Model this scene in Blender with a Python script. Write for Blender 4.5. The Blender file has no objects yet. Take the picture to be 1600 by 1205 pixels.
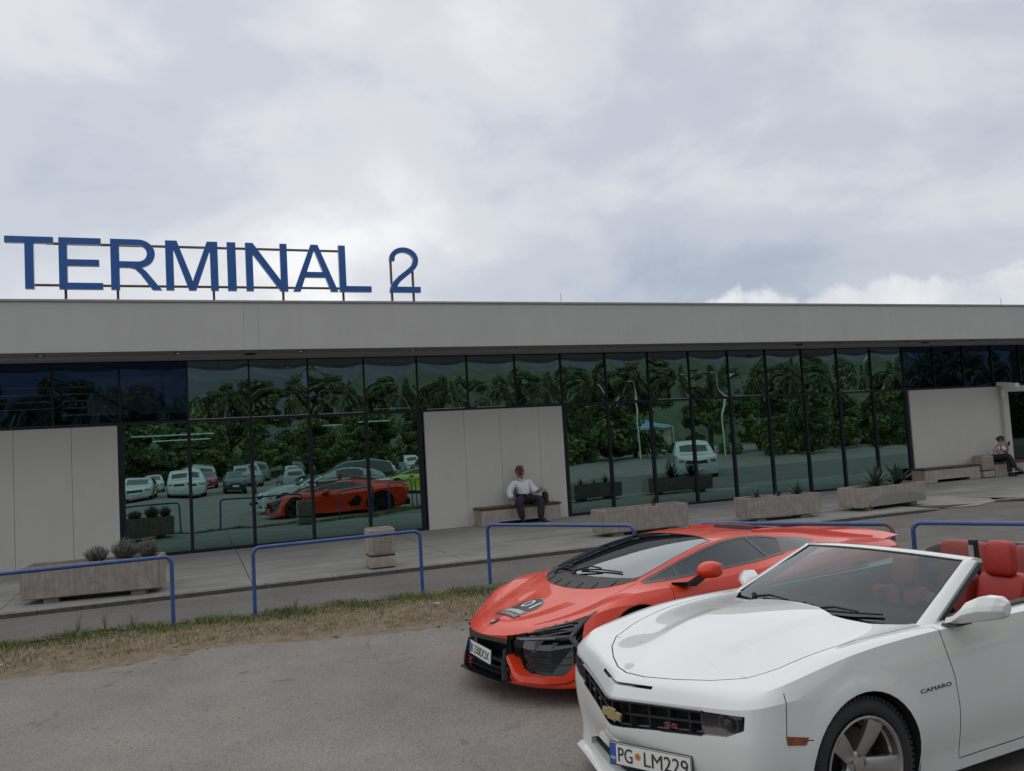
import bpy, bmesh, math, random
import numpy as np
from mathutils import Vector, Matrix
from mathutils.bvhtree import BVHTree
from math import radians as RAD, sin, cos, pi

SC = bpy.context.scene
COL = SC.collection
rnd = random.Random(7)

# ---------------------------------------------------------------- camera
EYE = 2.18
YAW, PITCH, ROLL, FPX = RAD(21.375), RAD(3.75), RAD(3.391), 1300.0
_f = Vector((sin(YAW)*cos(PITCH), cos(YAW)*cos(PITCH), sin(PITCH)))
_r = Vector((cos(YAW), -sin(YAW), 0))
_u = _r.cross(_f)
_r2 = cos(ROLL)*_r - sin(ROLL)*_u
_u2 = sin(ROLL)*_r + cos(ROLL)*_u
cam = bpy.data.cameras.new('camera')
cam.sensor_fit = 'HORIZONTAL'
cam.sensor_width = 36.0
cam.lens = FPX/1600*36
cam.clip_end = 6000
cam.clip_start = 0.05
cam_o = bpy.data.objects.new('camera', cam)
COL.objects.link(cam_o)
M = Matrix((_r2, _u2, -_f)).transposed().to_4x4()
M.translation = (0, 0, EYE)
cam_o.matrix_world = M
SC.camera = cam_o

# ---------------------------------------------------------------- sky, sun, exposure
SKO = (2.74, 4.22, 1.8)
SUN_EL, SUN_AZ = RAD(52), RAD(-12)          # azimuth from +Y towards +X
w = bpy.data.worlds.new('World'); SC.world = w; w.use_nodes = True
nt = w.node_tree; nt.nodes.clear()
def WN(t, **k):
    n = nt.nodes.new(t)
    for a, b in k.items(): setattr(n, a, b)
    return n
L = nt.links.new
sky = WN('ShaderNodeTexSky', sky_type='NISHITA', sun_disc=False)
sky.sun_elevation = SUN_EL; sky.sun_rotation = SUN_AZ; sky.air_density = 1.0; sky.dust_density = 2.0
bg1 = WN('ShaderNodeBackground'); bg1.inputs[1].default_value = 0.09
L(sky.outputs[0], bg1.inputs[0])
tc = WN('ShaderNodeTexCoord')
sep = WN('ShaderNodeSeparateXYZ'); L(tc.outputs['Generated'], sep.inputs[0])
def WM(op, a, b=None, c=None):
    n = WN('ShaderNodeMath', operation=op)
    for i, v in enumerate((a, b, c)):
        if v is None: continue
        if isinstance(v, (int, float)): n.inputs[i].default_value = v
        else: L(v, n.inputs[i])
    return n.outputs[0]
zc = WM('MAXIMUM', sep.outputs[2], 0.0)
den = WM('ADD', zc, 0.22)
cx = WM('DIVIDE', sep.outputs[0], den); cy = WM('DIVIDE', sep.outputs[1], den)
comb = WN('ShaderNodeCombineXYZ'); L(cx, comb.inputs[0]); L(cy, comb.inputs[1])
def cloud_noise(src, scale, detail, rough, dist, off, squash=(1, 1, 1)):
    mp = WN('ShaderNodeMapping'); mp.inputs['Location'].default_value = off; mp.inputs['Scale'].default_value = squash
    L(src, mp.inputs[0])
    n = WN('ShaderNodeTexNoise'); n.inputs['Scale'].default_value = scale; n.inputs['Detail'].default_value = detail
    n.inputs['Roughness'].default_value = rough; n.inputs['Distortion'].default_value = dist
    L(mp.outputs[0], n.inputs['Vector']); return n.outputs['Fac']
n1 = cloud_noise(comb.outputs[0], 0.75, 5, 0.45, 0.3, (3.1+SKO[0], 1.7, 0))
n2 = cloud_noise(tc.outputs['Generated'], 2.6, 9, 0.53, 0.5, (1.3+SKO[1], 2.9, 0.4), (1, 1, 1.7))
n3 = cloud_noise(tc.outputs['Generated'], 7.5, 8, 0.55, 0.4, (5.3, 0.9+SKO[2], 0.4), (1, 1, 1.5))
mixn = WM('ADD', WM('ADD', WM('MULTIPLY', n1, 0.42), WM('MULTIPLY', n2, 0.44)), WM('MULTIPLY', n3, 0.16))
sunv = (cos(SUN_EL)*sin(SUN_AZ), cos(SUN_EL)*cos(SUN_AZ), sin(SUN_EL))
# the cloud layer is thinner, so brighter, round the hidden sun
dot = WN('ShaderNodeVectorMath', operation='DOT_PRODUCT'); L(tc.outputs['Generated'], dot.inputs[0]); dot.inputs[1].default_value = sunv
glow = WM('POWER', WM('MAXIMUM', dot.outputs['Value'], 0.0), 3.0)
rv = WM('ADD', mixn, WM('MULTIPLY', glow, 0.10))
ramp = WN('ShaderNodeValToRGB'); L(rv, ramp.inputs[0])
cr = ramp.color_ramp; cr.interpolation = 'EASE'
cr.elements[0].position = 0.385; cr.elements[0].color = (0.29, 0.325, 0.39, 1)
cr.elements[1].position = 0.685; cr.elements[1].color = (0.69, 0.69, 0.685, 1)
e = cr.elements.new(0.485); e.color = (0.40, 0.425, 0.475, 1)
e = cr.elements.new(0.565); e.color = (0.50, 0.51, 0.535, 1)
n4 = cloud_noise(tc.outputs['Generated'], 11.0, 8, 0.58, 0.2, (2.2, 6.1, 0.3), (1, 1, 1.0))
n5 = cloud_noise(tc.outputs['Generated'], 2.2, 2, 0.4, 0.0, (8.2, 1.1, 0.3))
top = WM('ADD', WM('ADD', WM('MULTIPLY', n4, 0.085), WM('MULTIPLY', n5, 0.14)), 0.022)
bank = WN('ShaderNodeMapRange', interpolation_type='SMOOTHSTEP'); L(WM('SUBTRACT', top, sep.outputs[2]), bank.inputs[0]); bank.inputs[1].default_value = 0.0; bank.inputs[2].default_value = 0.012
cum = WN('ShaderNodeMix', data_type='RGBA'); L(WM('MULTIPLY', bank.outputs[0], 0.8), cum.inputs[0]); L(ramp.outputs[0], cum.inputs[6])
cr2 = WN('ShaderNodeValToRGB'); L(n4, cr2.inputs[0]); cr2.color_ramp.elements[0].position = .35; cr2.color_ramp.elements[0].color = (.47, .49, .53, 1); cr2.color_ramp.elements[1].position = .62; cr2.color_ramp.elements[1].color = (.66, .66, .66, 1)
L(cr2.outputs[0], cum.inputs[7])
bg2 = WN('ShaderNodeBackground'); bg2.inputs[1].default_value = 1.0
L(cum.outputs[2], bg2.inputs[0])
mixs = WN('ShaderNodeMixShader'); mixs.inputs[0].default_value = 0.9
L(bg1.outputs[0], mixs.inputs[1]); L(bg2.outputs[0], mixs.inputs[2])
wo = WN('ShaderNodeOutputWorld'); L(mixs.outputs[0], wo.inputs[0])

sun = bpy.data.lights.new('sun', 'SUN'); sun.energy = 1.0; sun.angle = RAD(168); sun.color = (1, 0.97, 0.92)
sun_o = bpy.data.objects.new('sun', sun); COL.objects.link(sun_o)
sun_o.rotation_euler = Vector(sunv).to_track_quat('Z', 'Y').to_euler()

vs = SC.view_settings
vs.view_transform = 'Standard'; vs.look = 'None'; vs.exposure = 0.50; vs.gamma = 1.0; vs.use_curve_mapping = False
SC.cycles.max_bounces = 8; SC.cycles.transparent_max_bounces = 16; SC.cycles.glossy_bounces = 5
SC.cycles.caustics_reflective = False; SC.cycles.caustics_refractive = False

# ---------------------------------------------------------------- materials
MATS = {}
def mat(name, col, rough=0.5, metal=0.0, var=0.0, vscale=8.0, bump=0.0, bscale=60.0, coat=0.0, spec=0.5, coord='Object', col2=None, detail=6, streak=None, emit=None):
    """Principled material with procedural colour variation, fine relief and optional second colour / vertical streaks."""
    if name in MATS: return MATS[name]
    m = bpy.data.materials.new(name); m.use_nodes = True; t = m.node_tree; b = t.nodes['Principled BSDF']; l = t.links.new
    c = tuple(col)+(1,)
    b.inputs['Roughness'].default_value = rough; b.inputs['Metallic'].default_value = metal
    b.inputs['Coat Weight'].default_value = coat; b.inputs['Coat Roughness'].default_value = 0.03
    b.inputs['Specular IOR Level'].default_value = spec
    tcn = t.nodes.new('ShaderNodeTexCoord')
    src = None
    if var or col2:
        n = t.nodes.new('ShaderNodeTexNoise'); n.inputs['Scale'].default_value = vscale; n.inputs['Detail'].default_value = detail; n.inputs['Roughness'].default_value = 0.6
        l(tcn.outputs[coord], n.inputs['Vector'])
        r = t.nodes.new('ShaderNodeValToRGB')
        r.color_ramp.elements[0].position = 0.35; r.color_ramp.elements[1].position = 0.68
        if col2:
            r.color_ramp.elements[0].color = c; r.color_ramp.elements[1].color = tuple(col2)+(1,)
        else:
            r.color_ramp.elements[0].color = tuple(max(0, x*(1-var)) for x in col)+(1,)
            r.color_ramp.elements[1].color = tuple(min(1, x*(1+var)) for x in col)+(1,)
        l(n.outputs['Fac'], r.inputs[0]); src = r.outputs[0]
        rr = t.nodes.new('ShaderNodeMapRange'); rr.inputs[3].default_value = max(0.02, rough*0.85); rr.inputs[4].default_value = min(1, rough*1.15)
        l(n.outputs['Fac'], rr.inputs[0]); l(rr.outputs[0], b.inputs['Roughness'])
    if streak:
        mp = t.nodes.new('ShaderNodeMapping'); mp.inputs['Scale'].default_value = streak[1]
        l(tcn.outputs[coord], mp.inputs[0])
        n = t.nodes.new('ShaderNodeTexNoise'); n.inputs['Scale'].default_value = 1.0; n.inputs['Detail'].default_value = 6; n.inputs['Roughness'].default_value = 0.65
        l(mp.outputs[0], n.inputs['Vector'])
        r = t.nodes.new('ShaderNodeValToRGB'); r.color_ramp.elements[0].position = 0.42; r.color_ramp.elements[1].position = 0.685
        r.color_ramp.elements[0].color = (0, 0, 0, 1); r.color_ramp.elements[1].color = (1, 1, 1, 1)
        l(n.outputs['Fac'], r.inputs[0])
        mx = t.nodes.new('ShaderNodeMix'); mx.data_type = 'RGBA'
        ml = t.nodes.new('ShaderNodeMath'); ml.operation = 'MULTIPLY'; ml.inputs[1].default_value = streak[2]
        l(r.outputs[0], ml.inputs[0]); l(ml.outputs[0], mx.inputs[0])
        if src: l(src, mx.inputs[6])
        else: mx.inputs[6].default_value = c
        mx.inputs[7].default_value = tuple(streak[0])+(1,)
        src = mx.outputs[2]
    if src: l(src, b.inputs['Base Color'])
    else: b.inputs['Base Color'].default_value = c
    if bump:
        n = t.nodes.new('ShaderNodeTexNoise'); n.inputs['Scale'].default_value = bscale; n.inputs['Detail'].default_value = 5
        l(tcn.outputs[coord], n.inputs['Vector'])
        bp = t.nodes.new('ShaderNodeBump'); bp.inputs['Strength'].default_value = bump; bp.inputs['Distance'].default_value = 0.01
        l(n.outputs['Fac'], bp.inputs['Height']); l(bp.outputs[0], b.inputs['Normal'])
    if emit:
        b.inputs['Emission Color'].default_value = tuple(emit[0])+(1,); b.inputs['Emission Strength'].default_value = emit[1]
    MATS[name] = m
    return m

def glass(name, tint, refl, fac, rough=0.0, wave=0.0, wscale=1.5):
    """Sheet glass: a coated mirror-like reflection over a tinted see-through pane; reflection grows towards grazing angles."""
    if name in MATS: return MATS[name]
    m = bpy.data.materials.new(name); m.use_nodes = True; t = m.node_tree; t.nodes.clear(); l = t.links.new
    out = t.nodes.new('ShaderNodeOutputMaterial'); mx = t.nodes.new('ShaderNodeMixShader')
    tr = t.nodes.new('ShaderNodeBsdfTransparent'); tr.inputs[0].default_value = tuple(tint)+(1,)
    gl = t.nodes.new('ShaderNodeBsdfGlossy'); gl.inputs['Color'].default_value = tuple(refl)+(1,); gl.inputs['Roughness'].default_value = rough
    lw = t.nodes.new('ShaderNodeFresnel'); lw.inputs[0].default_value = 1.5
    mr = t.nodes.new('ShaderNodeMapRange'); mr.inputs[1].default_value = 0.04; mr.inputs[3].default_value = fac; mr.inputs[4].default_value = 1.0
    l(lw.outputs[0], mr.inputs[0]); l(mr.outputs[0], mx.inputs[0])
    l(tr.outputs[0], mx.inputs[1]); l(gl.outputs[0], mx.inputs[2]); l(mx.outputs[0], out.inputs[0])
    if wave:
        tcn = t.nodes.new('ShaderNodeTexCoord'); n = t.nodes.new('ShaderNodeTexNoise'); n.inputs['Scale'].default_value = wscale; n.inputs['Detail'].default_value = 1.0
        l(tcn.outputs['Object'], n.inputs['Vector'])
        bp = t.nodes.new('ShaderNodeBump'); bp.inputs['Strength'].default_value = 1.0; bp.inputs['Distance'].default_value = wave
        l(n.outputs['Fac'], bp.inputs['Height']); l(bp.outputs[0], gl.inputs['Normal'])
    MATS[name] = m
    return m

# ---------------------------------------------------------------- helpers
def me_new(name, verts, faces, mats=(), smooth=False, midx=None):
    me = bpy.data.meshes.new(name)
    me.from_pydata([tuple(v) for v in verts], [], [tuple(f) for f in faces])
    for m in (mats if isinstance(mats, (list, tuple)) else [mats]): me.materials.append(m)
    if smooth: me.polygons.foreach_set('use_smooth', [True]*len(me.polygons))
    if midx is not None: me.polygons.foreach_set('material_index', midx)
    me.update()
    return me
def link(name, me, parent=None, loc=(0, 0, 0), rz=0.0):
    o = bpy.data.objects.new(name, me); COL.objects.link(o)
    o.location = loc; o.rotation_euler = (0, 0, rz)
    if parent: o.parent = parent
    return o
def empty(name, label, cat, loc=(0, 0, 0), rz=0.0, group=None):
    o = bpy.data.objects.new(name, None); COL.objects.link(o); o.location = loc; o.rotation_euler = (0, 0, rz)
    o.empty_display_size = 0.2
    o['label'] = label; o['category'] = cat
    if group: o['group'] = group
    return o
def tag(o, label, cat, group=None):
    o['label'] = label; o['category'] = cat
    if group: o['group'] = group
    return o
def struct(o, kind='structure', label=None):
    o['kind'] = kind
    if label: o['label'] = label
    return o
def auto_smooth(me, deg=35):
    me.polygons.foreach_set('use_smooth', [True]*len(me.polygons))
    me.set_sharp_from_angle(angle=RAD(deg))

class MB:
    """Collects simple solids into one mesh."""
    def __init__(s): s.v = []; s.f = []; s.m = []
    def add(s, v, f, mi=0):
        k = len(s.v); s.v += [tuple(p) for p in v]; s.f += [tuple(i+k for i in q) for q in f]; s.m += [mi]*len(f); return s
    def box(s, x0, x1, y0, y1, z0, z1, mi=0, T=None):
        v = [(x, y, z) for z in (z0, z1) for y in (y0, y1) for x in (x0, x1)]
        if T is not None: v = [T @ Vector(p) for p in v]
        return s.add(v, [(0, 2, 3, 1), (4, 5, 7, 6), (0, 1, 5, 4), (2, 6, 7, 3), (0, 4, 6, 2), (1, 3, 7, 5)], mi)
    def bbox(s, x0, x1, y0, y1, z0, z1, b=0.01, mi=0, T=None):
        """box with chamfered edges"""
        bm = bmesh.new(); bmesh.ops.create_cube(bm, size=1)
        for v in bm.verts: v.co = ((x0+x1)/2+v.co.x*(x1-x0), (y0+y1)/2+v.co.y*(y1-y0), (z0+z1)/2+v.co.z*(z1-z0))
        bmesh.ops.bevel(bm, geom=bm.edges[:], offset=b, segments=2, profile=0.6, affect='EDGES')
        bm.verts.index_update()
        vv = [v.co.copy() for v in bm.verts]
        if T is not None: vv = [T @ p for p in vv]
        s.add(vv, [[v.index for v in f.verts] for f in bm.faces], mi); bm.free(); return s
    def prism(s, poly, z0, z1, mi=0, T=None):
        """poly in xy extruded along z"""
        n = len(poly); v = [(p[0], p[1], z0) for p in poly]+[(p[0], p[1], z1) for p in poly]
        if T is not None: v = [T @ Vector(p) for p in v]
        a = sum(poly[i][0]*poly[(i+1) % n][1]-poly[(i+1) % n][0]*poly[i][1] for i in range(n))
        f = [list(range(n))[::-1], list(range(n, 2*n))]+[(i, (i+1) % n, n+(i+1) % n, n+i) for i in range(n)]
        if a < 0: f = [q[::-1] for q in f]
        return s.add(v, f, mi)
    def tube(s, pts, r, seg=10, mi=0, cap=True, up=None, sx=1.0, sy=1.0):
        pts = [Vector(p) for p in pts]; n = len(pts); rr = r if isinstance(r, (list, tuple)) else [r]*n
        v = []; prev = None
        for i, p in enumerate(pts):
            t = ((pts[min(i+1, n-1)]-p).normalized()+(p-pts[max(i-1, 0)]).normalized())
            t = t.normalized() if t.length > 1e-9 else Vector((0, 0, 1))
            if prev is None:
                a = Vector(up) if up else (Vector((0, 0, 1)) if abs(t.z) < 0.9 else Vector((1, 0, 0)))
                u = (a - t*a.dot(t)).normalized()
            else:
                u = (prev - t*prev.dot(t)); u = u.normalized() if u.length > 1e-9 else prev
            prev = u; wv = t.cross(u)
            for k in range(seg):
                an = 2*pi*k/seg; v.append(p + (u*cos(an)*sy + wv*sin(an)*sx)*rr[i])
        f = [(i*seg+k, i*seg+(k+1) % seg, (i+1)*seg+(k+1) % seg, (i+1)*seg+k) for i in range(n-1) for k in range(seg)]
        if cap: f += [tuple(range(seg))[::-1], tuple(range((n-1)*seg, n*seg))]
        return s.add(v, f, mi)
    def lathe(s, prof, seg=24, T=None, mi=0, axis='z'):
        """prof: (radius, height)"""
        v = []; n = len(prof)
        for r, h in prof:
            for k in range(seg):
                a = 2*pi*k/seg
                p = (r*cos(a), r*sin(a), h)
                if axis == 'y': p = (r*cos(a), h, r*sin(a))
                v.append(T @ Vector(p) if T is not None else p)
        f = [(i*seg+k, i*seg+(k+1) % seg, (i+1)*seg+(k+1) % seg, (i+1)*seg+k) for i in range(n-1) for k in range(seg)]
        if axis == 'y': f = [q[::-1] for q in f]
        return s.add(v, f, mi)
    def mesh(s, name, mats, smooth=None):
        me = me_new(name, s.v, s.f, mats, midx=s.m)
        if smooth: auto_smooth(me, smooth)
        return me
    def obj(s, name, mats, parent=None, smooth=None, loc=(0, 0, 0), rz=0.0):
        return link(name, s.mesh(name, mats, smooth), parent, loc, rz)

def arc_corner(p0, p1, p2, r, n=6):
    """points rounding the corner p1 of the path p0-p1-p2"""
    p0, p1, p2 = Vector(p0), Vector(p1), Vector(p2)
    a = (p0-p1).normalized(); b = (p2-p1).normalized(); th = a.angle(b); d = r/math.tan(th/2)
    c = p1+(a+b).normalized()*(r/sin(th/2)); s = p1+a*d; e_ = p1+b*d
    out = []
    va, vb = s-c, e_-c; ang = va.angle(vb)
    for i in range(n+1):
        t = i/n
        out.append(c+(va*sin((1-t)*ang)+vb*sin(t*ang))/sin(ang))
    return out

def ev_mesh(o):
    dg = bpy.context.evaluated_depsgraph_get(); dg.update()
    return bpy.data.meshes.new_from_object(o.evaluated_get(dg))
def text_mesh(s, size=1.0, depth=0.0, bevel=0.0, align='CENTER'):
    cu = bpy.data.curves.new('lettering', 'FONT'); cu.body = s; cu.size = size; cu.extrude = depth; cu.bevel_depth = bevel
    cu.align_x = align; cu.resolution_u = 6
    o = bpy.data.objects.new('lettering', cu); COL.objects.link(o)
    me = ev_mesh(o)
    bpy.data.objects.remove(o); bpy.data.curves.remove(cu)
    return me
def fit_text(s, T, w=None, h=None, depth=0.002, material=None, bold=0.0):
    """lettering fitted to a w x h box centred on the origin of T (x right, y up, z out), returned as (verts, faces)"""
    me = text_mesh(s, 1.0, 0.05)
    V = np.array([v.co[:] for v in me.vertices]); F = [tuple(p.vertices) for p in me.polygons]
    bpy.data.meshes.remove(me)
    lo, hi = V.min(0), V.max(0); c = (lo+hi)/2; V = V-c; sz = hi-lo
    sx = w/sz[0] if w else h/sz[1]; sy = h/sz[1] if h else sx
    V[:, 0] *= sx; V[:, 1] *= sy; V[:, 2] *= depth/sz[2]
    return [T @ Vector(p) for p in V], F
# ================================================================ ground
m_asphalt = mat('parking_asphalt', (0.20, 0.188, 0.175), 0.92, var=0.14, vscale=0.9, bump=0.55, bscale=150, spec=0.25, streak=((0.25, 0.22, 0.19), (0.5, 0.5, 0.5), 0.55))
def add_speckle(m, scale, light, dark, amt):
    """aggregate: tiny light and dark stones in the binder"""
    t = m.node_tree; b = t.nodes['Principled BSDF']; l = t.links.new
    src = b.inputs['Base Color'].links[0].from_socket
    tcn = t.nodes.new('ShaderNodeTexCoord'); v = t.nodes.new('ShaderNodeTexVoronoi'); v.inputs['Scale'].default_value = scale
    l(tcn.outputs['Object'], v.inputs['Vector'])
    r = t.nodes.new('ShaderNodeValToRGB'); r.color_ramp.interpolation = 'LINEAR'
    r.color_ramp.elements[0].color = tuple(dark)+(1,); r.color_ramp.elements[1].color = tuple(light)+(1,)
    s = t.nodes.new('ShaderNodeSeparateColor'); l(v.outputs['Color'], s.inputs[0]); l(s.outputs[0], r.inputs[0])
    mx = t.nodes.new('ShaderNodeMix'); mx.data_type = 'RGBA'; mx.blend_type = 'MULTIPLY'; mx.inputs[0].default_value = amt
    l(src, mx.inputs[6]); l(r.outputs[0], mx.inputs[7]); l(mx.outputs[2], b.inputs['Base Color'])
    return m
add_speckle(m_asphalt, 110, (1.5, 1.45, 1.4), (0.55, 0.55, 0.55), 0.55)
def add_cracks(m):
    t = m.node_tree; b = t.nodes['Principled BSDF']; l = t.links.new; src = b.inputs['Base Color'].links[0].from_socket
    tcn = t.nodes.new('ShaderNodeTexCoord'); ns = t.nodes.new('ShaderNodeTexNoise'); ns.inputs['Scale'].default_value = 2.2; ns.inputs['Detail'].default_value = 8; l(tcn.outputs['Object'], ns.inputs['Vector'])
    mx0 = t.nodes.new('ShaderNodeMix'); mx0.data_type = 'RGBA'; mx0.blend_type = 'ADD'; mx0.inputs[0].default_value = .55; l(tcn.outputs['Object'], mx0.inputs[6]); l(ns.outputs['Color'], mx0.inputs[7])
    v = t.nodes.new('ShaderNodeTexVoronoi'); v.feature = 'DISTANCE_TO_EDGE'; v.inputs['Scale'].default_value = .42; l(mx0.outputs[2], v.inputs['Vector'])
    r = t.nodes.new('ShaderNodeMapRange'); r.inputs[1].default_value = 0.0015; r.inputs[2].default_value = .006; r.inputs[3].default_value = 1; r.inputs[4].default_value = 0; l(v.outputs['Distance'], r.inputs[0])
    n2 = t.nodes.new('ShaderNodeTexNoise'); n2.inputs['Scale'].default_value = .6; n2.inputs['Detail'].default_value = 3; l(tcn.outputs['Object'], n2.inputs['Vector'])
    r2 = t.nodes.new('ShaderNodeMapRange'); r2.inputs[1].default_value = .48; r2.inputs[2].default_value = .6; r2.inputs[4].default_value = .38; l(n2.outputs['Fac'], r2.inputs[0])
    mu = t.nodes.new('ShaderNodeMath'); mu.operation = 'MULTIPLY'; l(r.outputs[0], mu.inputs[0]); l(r2.outputs[0], mu.inputs[1])
    mx = t.nodes.new('ShaderNodeMix'); mx.data_type = 'RGBA'; l(mu.outputs[0], mx.inputs[0]); l(src, mx.inputs[6]); mx.inputs[7].default_value = (.05, .047, .044, 1)
    # drips and oil spots
    n3 = t.nodes.new('ShaderNodeTexNoise'); n3.inputs['Scale'].default_value = 3.1; n3.inputs['Detail'].default_value = 4; n3.inputs['Distortion'].default_value = .6; l(tcn.outputs['Object'], n3.inputs['Vector'])
    r3 = t.nodes.new('ShaderNodeMapRange'); r3.inputs[1].default_value = .66; r3.inputs[2].default_value = .72; r3.inputs[4].default_value = .5; l(n3.outputs['Fac'], r3.inputs[0])
    mx2 = t.nodes.new('ShaderNodeMix'); mx2.data_type = 'RGBA'; l(r3.outputs[0], mx2.inputs[0]); l(mx.outputs[2], mx2.inputs[6]); mx2.inputs[7].default_value = (.08, .074, .068, 1)
    l(mx2.outputs[2], b.inputs['Base Color'])
add_cracks(m_asphalt)
m_road = add_speckle(mat('road_asphalt', (0.15, 0.143, 0.133), 0.9, var=0.12, vscale=1.2, bump=0.4, bscale=180, spec=0.25, streak=((0.075, 0.072, 0.07), (0.35, 1.6, 1), 0.45)), 130, (1.4, 1.38, 1.35), (0.5, 0.5, 0.5), 0.6)
m_pave = add_speckle(mat('pavement_concrete', (0.25, 0.243, 0.225), 0.85, var=0.12, vscale=1.4, bump=0.25, bscale=120, spec=0.3, streak=((0.12, 0.118, 0.11), (0.5, 2.2, 1), 0.55)), 160, (1.2, 1.2, 1.2), (0.75, 0.75, 0.75), 0.5)
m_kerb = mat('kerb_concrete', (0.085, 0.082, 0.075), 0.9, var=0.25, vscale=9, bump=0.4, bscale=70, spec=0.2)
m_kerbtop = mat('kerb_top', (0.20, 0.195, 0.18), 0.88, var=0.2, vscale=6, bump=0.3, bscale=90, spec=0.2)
m_earth = mat('dry_earth', (0.175, 0.138, 0.098), 0.95, var=0.3, vscale=7, bump=0.8, bscale=45, spec=0.1, streak=((0.22, 0.19, 0.15), (2.2, 2.2, 2), 0.5))
m_land = mat('far_land', (0.07, 0.08, 0.045), 0.95, var=0.3, vscale=0.02)

g = MB(); g.add([(-900, -1800, -0.35), (900, -1800, -0.35), (900, 900, -0.35), (-900, 900, -0.35)], [(0, 1, 2, 3)])
struct(g.obj('ground', m_land))

# verge outline: parking edge (wavering) and road edge, extended past the cars
VPK = [(-9, 10.1), (-4, 10.3), (-1.93, 10.34), (-1.31, 10.15), (-.69, 10.16), (.17, 10.45), (.65, 10.33), (1.21, 10.12), (1.78, 9.98), (2.37, 9.87), (3.06, 9.77), (4.2, 9.3), (5.2, 8.8), (6.5, 8.35), (8.0, 7.7), (10, 6.2), (13, 4.0), (18, 0)]
VRD = [(-9, 11.9), (-4, 11.8), (-1.93, 11.72), (-1.31, 11.85), (-.69, 11.80), (.17, 11.64), (.65, 11.55), (1.21, 11.60), (1.78, 11.65), (2.37, 11.58), (3.06, 11.53), (4.2, 11.45), (5.2, 10.9), (6.5, 9.95), (8.0, 8.6), (10, 7.1), (13, 4.9), (18, .9)]
def interp(path, n):
    P = np.array(path, float); d = np.r_[0, np.cumsum(np.hypot(*np.diff(P, axis=0).T))]; t = np.linspace(0, d[-1], n)
    return np.c_[np.interp(t, d, P[:, 0]), np.interp(t, d, P[:, 1])]
def road_z(x, y):      # the road climbs gently from the verge to the kerb
    return 0.08 + 0.11*min(max((y-10.9)/2.3, 0), 1)
# parking surface: one sheet, laid to the verge
pk = interp(VPK, 90)
vv = [(x, y, 0.0) for x, y in pk]+[(x, y, 0.0) for x, y in interp([(-9, -60), (60, -60)], 90)]
fx = [(i, 90+i, 91+i, i+1) for i in range(89)]
vv += [(-9, 10.1, 0), (-45, 10.1, 0), (-45, -60, 0), (-9, -60, 0), (18, 0, 0), (60, 0, 0), (60, -60, 0)]
fx += [(180, 181, 182, 183), (184, 186, 185)] if False else [(180, 181, 182, 183)]
vv += [(18, 0, 0), (60, 0, 0)]
fx += [(89, 179, 188)]
po = link('parking_surface', me_new('parking_surface', vv, fx, m_asphalt)); struct(po, label='worn grey asphalt of the car park')
# road: grid with the cross fall
xs = np.r_[np.linspace(-45, -4, 12), np.linspace(-3.8, 20.8, 120), np.linspace(21, 60, 12)]; ys = np.r_[np.linspace(-6, 13.6, 140)]
def road_shift(x, y): return y
vv = []; fx = []
for x in xs:
    for y in ys: vv.append((x, y, road_z(x, y) if y > 10.3 or x > 6 else -0.03))
ny = len(ys)
for i in range(len(xs)-1):
    for j in range(ny-1):
        cxm, cym = (xs[i]+xs[i+1])/2, (ys[j]+ys[j+1])/2
        lim = np.interp(cxm, [p[0] for p in VRD], [p[1] for p in VRD])
        if cym > lim-0.12: fx.append((i*ny+j, (i+1)*ny+j, (i+1)*ny+j+1, i*ny+j+1))
ro = link('road', me_new('road', vv, fx, m_road, smooth=True)); struct(ro, label='narrow grey access road beside the kerb')

# verge: an uneven strip of soil between car park and road
def hnoise(x, y): return 0.5*sin(3.1*x+1.3*y)+0.3*sin(7.7*x-5.1*y+1)+0.2*sin(15*x+11*y+2)
A, B_ = interp(VPK, 240), interp(VRD, 240); K = 16
vv = []
VG = np.zeros((240, K, 3))
for i in range(240):
    for j in range(K):
        t = j/(K-1); p = A[i]*(1-t)+B_[i]*t
        if j == 0: p = p+(A[i]-B_[i])*(0.05*(1+hnoise(p[0]*2, p[1]))+0.035*hnoise(p[0]*9, p[1]*5))
        if j == K-1: p = p+(B_[i]-A[i])*0.04*(1+hnoise(p[0]*2.3, p[1]))
        z = 0.004+(0.085)*t+0.035*sin(pi*t)+0.013*hnoise(p[0]*1.7, p[1]*1.7)*min(1, 4*t)*min(1, 4*(1-t))
        if j == 0: z = -0.004
        if j == K-1: z = 0.07
        VG[i, j] = (p[0], p[1], z); vv.append((p[0], p[1], z))
fx = [(i*K+j, (i+1)*K+j, (i+1)*K+j+1, i*K+j+1) for i in range(239) for j in range(K-1)]
vo = link('verge', me_new('verge', vv, fx, m_earth, smooth=True)); struct(vo, label='strip of dry soil between car park and road')
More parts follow.
